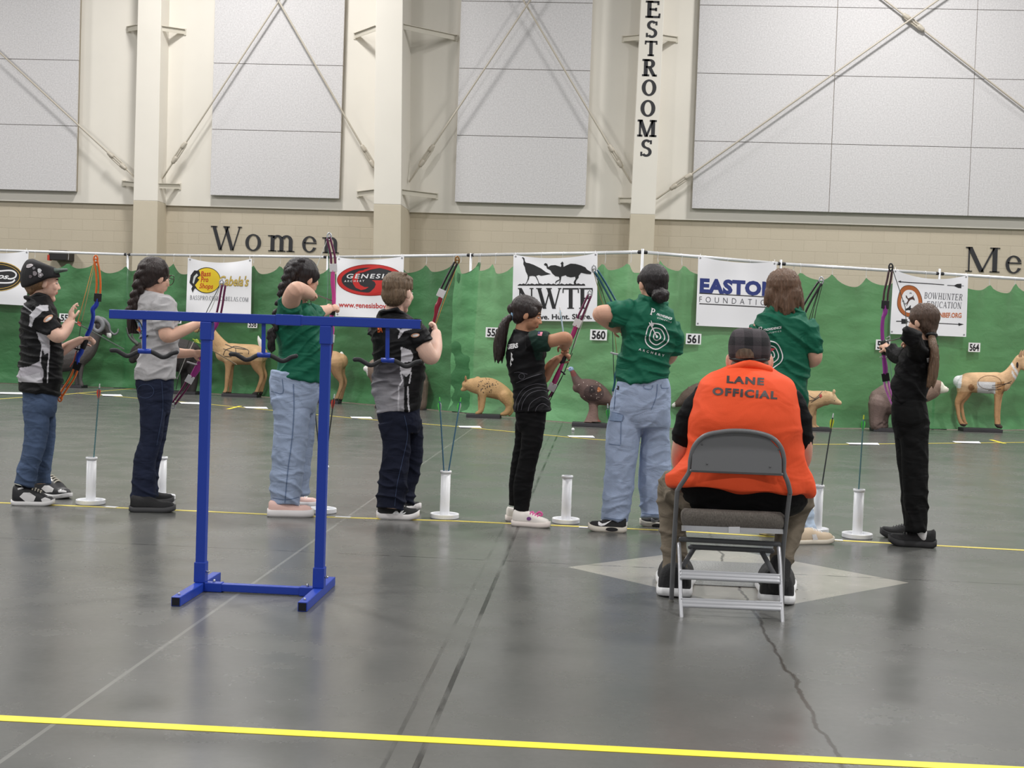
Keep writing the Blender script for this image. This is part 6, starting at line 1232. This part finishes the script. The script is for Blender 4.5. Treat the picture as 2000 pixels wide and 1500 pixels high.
# ------------------------------------------------------------------ 6 girl with bun, green polo, cargo jeans
D = float(F(1235, 1036)[1])
o, sh, pa, hd = person('girl with black hair bun in green polo and wide cargo jeans seen from behind', D, (1235, 1036),
    [(1250, 578, 1300, 588, 20, 0), (1235, 590, 1308, 600, 30, 0), (1218, 606, 1319, 622, 40, 0), (1212, 632, 1323, 648, 43, 0), (1213, 665, 1317, 672, 42, 0), (1209, 700, 1309, 704, 42, 0), (1206, 728, 1305, 724, 43, 0), (1209, 752, 1307, 740, 44, 0)],
    [(1210, 742, 1300, 734, 34, 0), (1201, 757, 1308, 751, 41, 0), (1193, 790, 1309, 790, 44, 0), (1190, 815, 1309, 815, 42, 0), (1195, 835, 1306, 835, 34, 0)],
    [[(1224, 810, -6, 34, 32), (1218, 850, -10, 34, 31), (1213, 900, -12, 31, 30), (1208, 950, -14, 29, 28), (1201, 1017, -14, 25, 28)], [(1280, 810, 6, 30, 30), (1280, 850, 10, 28, 29), (1279, 900, 12, 31, 29), (1279, 950, 14, 31, 29), (1279, 1010, 16, 27, 29)]],
    [[(1232, 612, -6, 18), (1198, 612, -22, 18), (1172, 613, -30, 15.5), (1186, 627, -2, 14), (1204, 641, 26, 10)], [(1306, 642, 8, 12), (1312, 690, 30, 13), (1290, 700, 80, 13), (1255, 660, 120, 10)]],
    ((1275, 556, 0), (-.42, .02, .9)), SK2, M_GP, M_JNL, hands=[dict(w=(1203, 641, 26), f=(.55, .1, .8), n=(.2, .7, -.6), L=42, curl=(74, 80, 84, 86)), dict(w=(1255, 660, 120), f=(-.7, -.2, .7), n=(0, .6, .6), L=42, curl=(78, 82, 84, 86))],
    neck=[(1276, 600, 0, 21), (1275, 582, 0, 18), (1275, 568, 0, 19)], H=76, skin_rgb=(224, 178, 154), shirt_fold=folds(.015, .045, 28, 51), pants_fold=folds(.008, .036, -40, 52, .6, where=lambda x, y: .7+max(0, (y-900)/200)),
    sleeves=[[(1240, 611, -4, 25), (1222, 612, -12, 25), (1192, 616, -22, 24)], [(1308, 634, 6, 22), (1314, 660, 14, 20), (1313, 692, 26, 17)]], extra_shirt=lambda b: b.tube([(1252, 585, -14, 5, 6), (1275, 586, -22, 5.5, 7), (1299, 592, -12, 5, 6), (1300, 590, 8, 5), (1276, 584, 20, 4.5), (1252, 584, 6, 5), (1252, 585, -14, 5, 6)], n=10, k=3))
G6 = o; f, u, s, pt = hd
b = MB(D); b.ell(pt(-.08, .17, 0), (29, 29.5, 34), ax=[s, u, f]); b.ell(pt(-.22, -.04, 0), (25, 25, 18), ax=[s, u, f]); b.ell(pt(.1, .3, 0), (20, 12, 18), ax=[s, u, f])
for sg in (-1, 1): b.ell(pt(.06, .14, sg*.3), (6, 13, 16), ax=[s, u, f])
b.build('hair', HK, G6, voxel=.005, it=3, disp=strands(.002, .5))
b = MB(D)
for k in range(6): a = k*1.05; b.tube([(1289+11*math.cos(a), 577+9*math.sin(a), -28, 6.5), (1290+13*math.cos(a+.7), 577+10*math.sin(a+.7), -36, 7), (1289+6*math.cos(a+1.4), 577+5*math.sin(a+1.4), -42, 6)], n=10, k=3)
b.build('hair_bun', HK, G6, voxel=.005, it=2, disp=strands(.002, .5))
# printed emblem on the back of both green polos
def emblem(sh, cx, cy, rx, ry, px, py, pw, tilt, full=True):
    for k, g in enumerate((1, .67, .34)): V, T = annulus(cx+k*.3, cy, rx*g, ry*g, 2.2, 30, wob=.045); decal('target_print', V, T, WI, sh, off=.004)
    V, T = disc(cx+.5, cy+.5, 2.2, 2.8, 10); decal('target_print', V, T, WI, sh, off=.004)
    if full:
        V, T = ribbon([(cx-11, cy-22), (cx, cy)], 2, 1); decal('arrow_print', V, T, WI, sh, off=.005)
        V, T = poly_px([[(cx-9, cy-18), (cx-14, cy-22), (cx-15, cy-28), (cx-11, cy-25), (cx-11, cy-32), (cx-8, cy-26), (cx-5, cy-27), (cx-6, cy-21)]]); decal('arrow_print', V, T, WI, sh, off=.005)
    else:
        V, T = poly_px([[(cx-6, cy-14), (cx+10, cy-12), (cx+2, cy-7), (cx-6, cy-7)]]); decal('arrow_print', V, T, mk('print_red', (214, 70, 84), .6), sh, off=.006)
    q, w = glyph('P', T=.2, t=.12, s=.08, o=.08); V, T = poly_px(q); decal('logo_letter', np.stack([px+V[:, 0]*11+V[:, 1]*3, py-V[:, 1]*13+V[:, 0]*tilt*11], -1), T, WI, sh, off=.004)
    txt(sh, 'lettering', 'PROVIDENCE', (px+13, py-3+13*tilt), (px+13+pw, py-3+(13+pw)*tilt), 4.2, WI, bold=.03, shear=.2, off=.004); txt(sh, 'lettering', 'ATHLETICS', (px+14, py+3.5+13*tilt), (px+12+pw, py+3.5+(12+pw)*tilt), 2.6, WI, bold=.005, shear=.2, gap=1.5, off=.004)
emblem(sh, 1282.5, 657, 23.5, 26, 1269, 614, 30, .32)
txt(sh, 'lettering', 'ARCHERY', (1247, 684), (1297, 697), 4.4, WI, bold=.02, gap=1.9, off=.004)
cp = poly_px([[(1191, 804), (1217, 811), (1214, 823), (1190, 821)]]); decal('pocket_flap', *cp, mk('denim_flap', (136, 156, 188), .9, bump=.3, bs=260), pa, off=.006)
for q in ([(1191, 804), (1217, 811), (1214, 823), (1190, 821)], [(1213, 823), (1212, 868)], [(1189, 867), (1212, 870)], [(1284, 750), (1282, 775), (1272, 800)], [(1258, 752), (1258, 758), (1272, 760), (1275, 752)], [(1291, 751), (1293, 758), (1306, 758)], [(1202, 760), (1199, 800)], [(1180, 1011), (1201, 1014), (1222, 1016)], [(1254, 1003), (1280, 1005), (1304, 1005)]): V, T = ribbon(q, 1.1, 2); decal('seam', V, T, M_SEAML, pa, off=.004)
V, T = poly_px([[(1201, 752), (1209, 754), (1208, 762), (1203, 760)]]); decal('belt_loop', V, T, mk('black_strap', (28, 28, 30), .7), pa, off=.005)
SW_ = mk('sole_cream', (208, 202, 190), .6); NKE = [(-5, 3), (-2, -3), (-1, 2), (3, 4.5), (9, 3.5), (24, -3), (8, 8), (1, 9.5), (-4, 8)]
for i_, a in enumerate((((1223, 1040), (1150, 1036)), ((1304, 1030), (1250, 1027)))):
    s_ = shoe(G6, *a, sb, SW_, hi=.3, st=.032, rock=.012); x0, y0 = (1173, 1018) if i_ == 0 else (1276, 1011)
    V, T = poly_px([[(x0+x, y0+y) for x, y in NKE]]); decal('shoe_logo', V, T, mk('logo_white', (236, 236, 238), .5) if i_ == 0 else mk('logo_grey', (120, 120, 122), .5), s_, off=.003)
    V, T = disc(1195 if i_ == 0 else 1285, 1034 if i_ == 0 else 1027, 12, 4, 18, rot=.05); decal('air_window', V, T, M_BLK, [q for q in s_.children if q.name.startswith('sole')][0], s_, off=.003)
TL = mk('limb_teal', (34, 92, 110), .35)
bow(D, 150, 'bow with teal limbs held ahead of the girl with the bun', [(1207, 604), (1214, 618), (1218, 640, 3.6), (1222, 660), (1224, 680, 4.5), (1222, 694), (1216, 706)], [(1205, 600), (1192, 576), (1178, 551), (1165, 530)], [(1215, 710), (1206, 730), (1204, 748), (1200, 764)], TL, TL, WP, [(1217, 630), (1221, 652)], [([(1160, 530), (1178, 574), (1196, 640), (1200, 762)], SDK), ([(1158, 526), (1174, 584), (1200, 646), (1206, 700)], ('amber', (150, 140, 90)))], (1160, 525), (1201, 768), accents=[([(1194, 689), (1200, 691), (1206, 692)], 2, M_SILV), ([(1196, 645), (1203, 648), (1209, 646)], 3, mk('tab_green', (170, 240, 140), .4))])
# ------------------------------------------------------------------ 7 boy with long hair, green polo
D = float(F(1585, 1054)[1])
o, sh, pa, hd = person('boy with shaggy brown hair in green polo standing behind the official', D, (1545, 1054),
    [(1497, 598, 1560, 604, 22, 0), (1486, 612, 1572, 616, 34, 0), (1477, 632, 1583, 636, 44, 0), (1476, 665, 1582, 668, 45, 0), (1480, 700, 1580, 704, 43, 0), (1484, 740, 1577, 745, 43, 0), (1486, 780, 1576, 785, 44, 0), (1488, 806, 1576, 808, 44, 0)],
    [(1490, 790, 1574, 792, 40, 0), (1489, 812, 1575, 812, 42, 0), (1490, 840, 1576, 840, 42, 0), (1496, 862, 1570, 862, 32, 0)],
    [[(1553, 850, -4, 24, 24), (1555, 900, -6, 23, 23), (1556, 960, -8, 22, 23), (1566, 1005, -8, 23, 24), (1576, 1042, -6, 21, 22)], [(1512, 850, 4, 24, 24), (1508, 910, 8, 21, 22), (1504, 970, 12, 20, 22), (1500, 1032, 14, 21, 22)]],
    [[(1572, 642, 0, 17), (1586, 672, -4, 16), (1591, 700, 0, 14.5), (1572, 706, 40, 12), (1552, 700, 80, 9)], [(1486, 642, 4, 17), (1480, 690, 20, 15), (1500, 705, 70, 12), (1530, 690, 105, 9)]],
    ((1531, 568, 0), (.2, .08, .97)), SK2, M_GP, M_JNP, hands=[dict(w=(1552, 700, 80), f=(-.4, -.2, .9), n=(-.5, .2, .3), L=42, curl=(70, 76, 80, 84)), dict(w=(1530, 690, 105), f=(.5, -.3, .8), n=(0, .6, .5), L=42, curl=(78, 82, 84, 86))],
    neck=[(1528, 622, 0, 21), (1529, 600, 0, 18), (1530, 582, 0, 19)], H=76, skin_rgb=(224, 178, 156), shirt_fold=folds(.016, .04, 35, 61), pants_fold=folds(.008, .06, 10, 62, where=lambda x, y: .6+max(0, (y-980)/40)),
    sleeves=[[(1566, 636, 0, 25), (1579, 660, -2, 24), (1586, 690, -2, 19.5)], [(1488, 638, 2, 24), (1482, 686, 16, 20)]], extra_shirt=lambda b: b.tube([(1498, 608, -16, 7, 6), (1528, 604, -27, 8, 7), (1556, 604, -16, 7, 6), (1562, 602, 6, 6), (1530, 598, 22, 5), (1500, 602, 8, 6), (1498, 608, -16, 7, 6)], n=10, k=3))
B7 = o; f, u, s, pt = hd; HC = mat_hair('hair_chestnut', (106, 80, 62), .5)
b = MB(D); b.ell(pt(-.06, .16, 0), (35, 33, 37), ax=[s, u, f]); b.ell(pt(-.16, -.1, 0), (37, 34, 24), ax=[s, u, f]); rr = random.Random(11)
for k in range(70):
    a = rr.uniform(-2.0, 2.0); x = 1531+34*math.sin(a)*rr.uniform(.7, 1.05); d = -30*math.cos(a)*rr.uniform(.85, 1.1); y0 = rr.uniform(535, 575); yl = rr.uniform(592, 622)-abs(a)*4; w = rr.uniform(-6, 6)
    b.tube([(1531+(x-1531)*.75, y0, d*.8, 3), (x, (y0+yl)/2-6, d*1.12, 4.2), (x+w*.6, yl-10, d*1.1, 4), (x+w, yl, d*1.05, .8)], n=7, k=3)
b.build('hair', HC, B7, voxel=.0048, it=2, disp=strands(.0035, .35))
b = MB(D); b.ell((1517, 530, -10), (7, 4, 6)); b.build('hair_clip', mk('clip_pale', (226, 214, 210), .5), B7, smooth=True)
emblem(sh, 1505, 693, 23.5, 28, 1478, 652, 36, -.16, False)
V, T = ribbon([(1577, 830), (1578, 880), (1578, 940)], 1, 3); decal('seam', V, T, M_SEAML, pa); V, T = ribbon([(1557, 1050), (1577, 1052), (1596, 1043)], 1.2, 3); decal('hem_stitch', V, T, M_SEAML, pa)
BS = mk('shoe_beige', (214, 194, 168), .75); SC_ = mk('sole_beige', (220, 212, 196), .6)
for a in (((1546, 1062), (1624, 1060)), ((1490, 1046), (1530, 1040))): s_ = shoe(B7, *a, BS, SC_, hi=.3, st=.026, laces=mk('lace_white', (230, 226, 224)))
V, T = poly_px([[(1586, 1044), (1594, 1043), (1598, 1054), (1588, 1055)]]); decal('shoe_patch', V, T, s2, [q for q in B7.children if q.name.startswith('shoe')][0], off=.003)
bow(D, 120, 'black and grey bow tip rising right of the shaggy-haired boy', [(1562, 622), (1556, 640), (1550, 660), (1546, 684), (1545, 704), (1548, 722)], [(1565, 616), (1577, 592), (1590, 570), (1601, 553)], [(1549, 728), (1556, 752), (1564, 774), (1572, 792)], M_BLK, mk('limb_black', (40, 38, 42), .35), M_BLK, [(1552, 655), (1547, 680)], [([(1607, 552), (1594, 604), (1586, 650), (1572, 790)], SDK), ([(1604, 553), (1590, 600), (1582, 640), (1568, 790)], SDK), ([(1602, 556), (1584, 612), (1560, 690)], SDK)], (1604, 548), (1572, 796), sep=4.8, accents=[([(1574, 714), (1580, 716), (1588, 713)], 1.8, M_BLK)])
# ------------------------------------------------------------------ 8 girl in black velour drawing a purple bow
D = float(F(1785, 1066)[1]); M_VEL = mk('black_velour', (15, 15, 17), .75, spec=.2, fold=.55, bump=.15, bs=60); M_VELP = mk('black_velour_trousers', (15, 15, 16), .8, spec=.2, fold=.5, bump=.15, bs=60)
o, sh, pa, hd = person('girl in black tracksuit with long brown ponytail drawing a purple bow', D, (1785, 1066),
    [(1782, 660, 1820, 664, 20, 0), (1770, 672, 1828, 674, 34, 0), (1760, 692, 1832, 694, 44, 0), (1752, 715, 1828, 716, 44, 0), (1745, 740, 1820, 742, 42, 0), (1741, 765, 1813, 766, 42, 0), (1743, 780, 1808, 782, 41, 0), (1746, 789, 1807, 789, 39, 0)],
    [(1744, 780, 1808, 780, 38, 0), (1742, 798, 1812, 798, 42, 0), (1741, 820, 1815, 820, 44, 0), (1744, 840, 1814, 840, 40, 0), (1750, 856, 1808, 856, 32, 0)],
    [[(1785, 835, -14, 31, 26), (1786, 880, -16, 27, 24), (1787, 930, -18, 26, 22), (1789, 980, -18, 24, 21), (1790, 1028, -18, 22.5, 20), (1790, 1038, -18, 22, 19)], [(1773, 835, 14, 29, 25), (1774, 880, 16, 24, 23), (1776, 940, 18, 19, 20), (1780, 990, 20, 17, 18), (1782, 1026, 20, 15, 17)]],
    [[(1772, 692, 34, 14), (1750, 692, 90, 12), (1734, 680, 128, 8.5)], [(1792, 690, -38, 15), (1783, 668, -74, 14), (1777, 653, -96, 13), (1776, 660, -50, 12), (1778, 668, -14, 9)]],
    ((1802, 630, 0), (-.86, .04, .5)), SK2, M_VEL, M_VELP, hands=[dict(w=(1735, 680, 124), f=(-.55, -.35, .75), n=(.3, .6, .5), L=40, curl=(78, 82, 84, 86)), dict(w=(1779, 668, -14), f=(-.3, .1, .9), n=(-.2, .6, .2), L=38, curl=(72, 78, 80, 84))],
    neck=[(1802, 676, 0, 18), (1802, 660, 0, 14.5), (1802, 645, 0, 16)], H=70, skin_rgb=(228, 184, 160), legcap='flat', shirt_name='jacket', pants_name='tracksuit_trousers', shirt_fold=folds(.012, .06, 50, 71), pants_fold=folds(.010, .05, 70, 72, where=lambda x, y: .5+max(0, (y-950)/120)),
    sleeves=[[(1776, 692, 30, 20), (1756, 694, 80, 17.5), (1741, 687, 112, 15)], [(1796, 694, -30, 20), (1788, 674, -62, 19), (1778, 655, -96, 17), (1777, 662, -44, 15), (1779, 668, -20, 13)]], extra_shirt=lambda b: b.ell((1776.5, 654.5, -98), (15.5, 16.5, 12)))
G8 = o; f, u, s, pt = hd; HM = mat_hair('hair_mid_brown', (82, 62, 50), .5)
b = MB(D); b.ell(pt(-.08, .16, 0), (27.5, 28.5, 32.5), ax=[s, u, f]); b.ell(pt(-.2, -.04, 0), (25, 24, 17), ax=[s, u, f]); b.ell(pt(.12, .32, 0), (19, 10, 16), ax=[s, u, f])
for sg in (-1, 1): b.ell(pt(.08, .14, sg*.3), (5, 12, 13), ax=[s, u, f])
b.ell((1818, 650, -12), (11, 12, 12)); b.build('hair', HM, G8, voxel=.005, it=2, disp=strands(.003))
b = MB(D)
for k in range(14): a = k*.45; b.tube([(1819+3*math.cos(a), 656, -18+5*math.sin(a), 4), (1822+4*math.cos(a), 672, -38+5*math.sin(a), 5), (1825+5*math.cos(a), 700, -46+6*math.sin(a), 5.5), (1821+6*math.cos(a), 735, -50+6*math.sin(a), 5), (1816+7*math.cos(a), 757+4*math.sin(k*2.1), -50+6*math.sin(a), 1)], n=8, k=3)
b.build('ponytail', mat_hair('hair_brown_tail', (104, 80, 60), .5), G8, voxel=.005, it=2, disp=strands(.003))
b = MB(D); b.tube([(1819+9*math.cos(a), 655+3*math.sin(a), -16+8*math.sin(a), 4) for a in np.linspace(0, 2*math.pi, 13)], n=8, k=1); b.build('hair_tie', M_BLK, G8, smooth=True)
txt(sh, 'back_name', 'ERS', (1811, 707.5), (1829, 705), 8, WI, bold=.05, off=.004)
so = mk('sole_black', (40, 40, 42), .7)
for a in (((1827, 1070), (1736, 1064)), ((1800, 1054), (1720, 1049))): s_ = shoe(G8, *a, sb, so, hi=.3, st=.036, rock=.02, laces=s1)
b = MB(D); b.tube([(1800, 1038, -16, 10, 11), (1803, 1046, -16, 9.5, 10), (1806, 1053, -16, 8, 9)], n=14, k=3); b.build('sock', s2, G8, smooth=True)
LPK = mk('limb_pink', (206, 120, 196), .35); LBR = mk('limb_brown', (70, 44, 52), .35); PV = mk('bow_violet', (146, 56, 146), .32)
bow(D, 140, 'purple bow with dark upper and pink lower limbs at full draw on the right', [(1729, 596, 5), (1729, 610, 5.2), (1725, 620, 4), (1723, 640, 4), (1724, 664, 4), (1725, 680, 3.6), (1727, 702, 4.6), (1729, 718, 5.4), (1729, 732, 5)], [(1729, 594), (1731, 570), (1736, 548), (1739, 530)], [(1730, 738), (1733, 756), (1739, 774), (1746, 790)], PV, LBR, M_BLK, [(1725, 668), (1727, 690)], [([(1741, 526), (1739, 580), (1738, 640), (1740, 720), (1747, 788)], SGN), ([(1744, 528), (1768, 600), (1772, 662, 0)], SDK), ([(1772, 666, 0), (1765, 730), (1750, 790)], SDK)], (1740, 522), (1748, 792), camc=M_BLK, accents=[([(1720, 698), (1728, 698), (1737, 697)], 1.8, M_SILV), ([(1732, 660), (1737, 657), (1738, 663), (1733, 665)], 1, M_SILV)])
for lb in [q for q in bpy.data.objects if q.name.startswith('limb') and q.parent and q.parent.get('label', '').startswith('purple bow with dark upper')][2:]:
    if 'pocket' not in lb.name: lb.data.materials[0] = LPK
arrow((1770, 658), (1727, 668), D-.02, D+.5, DKS, RED, DKS, 'dark arrow on the string of the purple bow at right', r=.0036)
# ------------------------------------------------------------------ 9 seated official
D = 5.28; SO = FOC/D
M_VEST = mk('orange_vest', (248, 92, 52), rough=.72, spec=.2, fold=.3, fs=7, bump=.08, bs=200); M_BSH = mk('black_shirt', (14, 14, 16), spec=.2, fold=.4, rough=.8, bump=.1, bs=200); M_KHA = mk('khaki_cotton', (122, 112, 98), rough=.9, spec=.2, fold=.5, var=.05, vs=10, bump=.15, bs=220)
trunk = [(1430, 716, 1498, 718, 22, 62), (1414, 728, 1512, 732, 38, 60), (1386, 748, 1536, 754, 54, 55), (1364, 778, 1550, 785, 68, 48), (1356, 815, 1554, 822, 74, 44), (1350, 865, 1556, 870, 78, 54), (1340, 910, 1564, 915, 84, 68), (1330, 955, 1578, 960, 100, 80), (1336, 992, 1570, 996, 98, 92), (1356, 1006, 1540, 1010, 90, 96)]
pel = [(1336, 950, 1572, 955, 92, 84), (1334, 980, 1574, 985, 96, 98), (1352, 1004, 1552, 1008, 88, 104)]
o, sh, pa, hd = person('seated lane official in orange vest and dark plaid cap on the folding chair', D, (1437, 1150), trunk, pel,
    [[(1372, 966, 70, 46, 42), (1335, 952, 140, 40, 36), (1318, 955, 188, 36, 34), (1314, 988, 196, 30, 32), (1315, 1050, 185, 25, 28), (1318, 1112, 162, 24, 26), (1319, 1134, 156, 24, 26)], [(1512, 972, 70, 46, 42), (1545, 964, 130, 38, 36), (1556, 974, 172, 34, 34), (1549, 1005, 182, 29, 31), (1536, 1052, 160, 24, 27), (1528, 1090, 130, 22, 24), (1524, 1108, 120, 21, 23)]],
    [[(1384, 776, 46, 18), (1348, 830, 60, 19), (1331, 876, 80, 19), (1332, 912, 150, 17), (1350, 925, 205, 12)], [(1540, 780, 46, 18), (1562, 835, 60, 19), (1568, 885, 84, 19), (1556, 915, 150, 17), (1532, 925, 200, 12)]],
    ((1464, 706, 78), (.12, .06, .99)), SK5, M_BSH, M_KHA, hands=[dict(w=(1350, 925, 205), f=(.5, .1, .85), n=(0, 1, .1), L=84, curl=(40, 45, 50, 55)), dict(w=(1532, 925, 200), f=(-.5, .1, .85), n=(0, 1, .1), L=84, curl=(40, 45, 50, 55))],
    neck=[(1463, 745, 62, 40, 36), (1464, 720, 68, 34, 32), (1464, 705, 74, 34)], H=108, skin_rgb=(224, 170, 150), legcap='round', pants_name='trousers', shirt_fold=folds(.006, .03, 10, 81), pants_fold=folds(.009, .03, 15, 82),
    sleeves=[[(1392, 772, 46, 33), (1356, 815, 56, 33), (1336, 866, 74, 27)], [(1530, 776, 46, 33), (1553, 820, 56, 32), (1562, 872, 80, 27)]], vox=.0065, extra_body=lambda b: (b.ell((1423, 705, 84), (6, 14, 9)), b.ell((1505, 707, 84), (6, 14, 9))))
OF = o; f, u, s, pt = hd
vt = [(1424, 712, 1504, 714, 36, 60), (1404, 722, 1520, 726, 54, 58), (1376, 737, 1546, 743, 72, 53), (1360, 760, 1557, 768, 84, 47), (1352, 790, 1562, 796, 92, 42), (1345, 822, 1566, 828, 97, 38), (1343, 860, 1568, 868, 99, 46), (1334, 893, 1574, 902, 103, 58), (1312, 922, 1584, 934, 110, 66), (1301, 938, 1591, 958, 114, 70), (1304, 950, 1588, 970, 114, 72)]
b = MB(D); b.loft(vt, n=48, k=5)
def vfold(x, y, co):
    k = folds(.007, .022, 12, 91)(x, y, co)*(.5+max(0, (y-830)/80))
    return k+max(0, (y-900)/60)*.006*math.sin(x*.06+co[1]*9)
vest = b.build('vest', M_VEST, OF, voxel=.0065, it=3, disp=vfold)
b = MB(D); b.tube([(1426, 722, 26, 8, 8), (1464, 712, 18, 9, 9), (1502, 722, 26, 8, 8)], n=12, k=4); b.build('vest_collar', M_VEST, vest, smooth=True)
LD = INK('vest_print', (62, 58, 60)); txt(vest, 'lettering', 'LANE', (1419, 747), (1492, 751.5), 13.5, LD, bold=.045, gap=1.2, off=.002); txt(vest, 'lettering', 'OFFICIAL', (1391, 770.5), (1518, 779), 14.5, LD, bold=.045, gap=1.2, off=.002)
for q in ([(1346, 818), (1362, 795), (1392, 788)], [(1498, 815), (1530, 820), (1562, 836)]): pass
b = MB(D); b.ell((1464, 711, 52), (37, 15, 24)); b.build('hair', mat_hair('hair_grey_brown', (112, 96, 80), .6), OF, voxel=.006, it=2, disp=strands(.004, .5))
def mat_plaid():
    m = mk('plaid_wool', (46, 44, 48), .9, bump=.2, bs=160); nt = m.node_tree; N, L = nt.nodes, nt.links; tc = N.new('ShaderNodeTexCoord'); sp = N.new('ShaderNodeSeparateXYZ'); L.new(tc.outputs['Object'], sp.inputs[0]); acc = []
    for i in (0, 2):
        q = N.new('ShaderNodeMath'); q.operation = 'MULTIPLY'; q.inputs[1].default_value = 14; L.new(sp.outputs[i], q.inputs[0]); r = N.new('ShaderNodeMath'); r.operation = 'FRACT'; L.new(q.outputs[0], r.inputs[0]); g = N.new('ShaderNodeMath'); g.operation = 'GREATER_THAN'; g.inputs[1].default_value = .5; L.new(r.outputs[0], g.inputs[0]); acc.append(g)
    a = N.new('ShaderNodeMath'); a.operation = 'ADD'; L.new(acc[0].outputs[0], a.inputs[0]); L.new(acc[1].outputs[0], a.inputs[1]); r = N.new('ShaderNodeMapRange'); r.inputs[2].default_value = 2; L.new(a.outputs[0], r.inputs[0])
    x = N.new('ShaderNodeMix'); x.data_type = 'RGBA'; x.inputs[6].default_value = (*lin((30, 29, 33)), 1); x.inputs[7].default_value = (*lin((72, 66, 70)), 1); L.new(r.outputs[0], x.inputs[0]); L.new(x.outputs[2], N['Principled BSDF'].inputs['Base Color']); return m
b = MB(D); b.loft([(1446, 640, 1482, 642, 22, 78), (1432, 646, 1496, 648, 40, 78), (1424, 662, 1504, 664, 52, 76), (1422, 680, 1506, 682, 55, 74), (1424, 698, 1504, 700, 54, 74), (1430, 703, 1498, 705, 50, 74)], n=30, k=4); cap = b.build('cap', mat_plaid(), OF, voxel=.006, it=4)
b = MB(D); b.loft([(1436, 696, 1492, 697, 20, 146), (1432, 700, 1496, 701, 26, 150)], n=24, k=2); b.build('visor', M_BSH, cap)
V, T = poly_px([[(1436, 701), (1437, 690), (1443, 682), (1454, 680), (1466, 682), (1472, 690), (1473, 699)]]); decal('cap_opening', V, T, MATS['hair_grey_brown'], cap, off=.004)
b = MB(D); b.tube([(1427, 699, 62, 4, 3), (1440, 702.5, 32, 4, 3), (1464, 704.5, 25, 4.4, 3), (1488, 703.5, 32, 4.4, 3), (1501, 700, 60, 4, 3)], n=10, k=4); b.build('strap', M_BLK, cap, smooth=True)
b = MB(D); b.ell((1464, 643, 84), (7, 3, 7)); b.build('button', mk('button_red', (170, 70, 76), .7), cap, smooth=True)
SBK = mk('shoe_black_mesh', (34, 34, 36), .8, bump=.3, bs=160); SWT = mk('sole_bright', (232, 232, 234), .5)
e = unit(F(1320, 1150)-F(1322, 1166)); 
s_ = shoe(OF, (1316, 1168), (1321, 1124), SBK, SWT, hi=.23, st=.034, rock=.015, W=.16); V, T = poly_px([[(1293, 1153), (1338, 1152), (1338, 1160), (1294, 1162)]])
s_ = shoe(OF, (1517, 1182), (1514, 1136), SBK, SWT, hi=.23, st=.034, rock=.015, W=.16)
b = MB(D); b.tube([(1525, 1098, 122, 21, 23), (1524, 1125, 105, 19, 22), (1520, 1142, 95, 20, 24)], n=16, k=3); b.build('sock', SBK, OF, smooth=True)
b = MB(D); b.tube([(1318, 1128, 158, 20, 22), (1318, 1144, 150, 20, 24)], n=16, k=2); b.build('sock', SBK, OF, smooth=True)
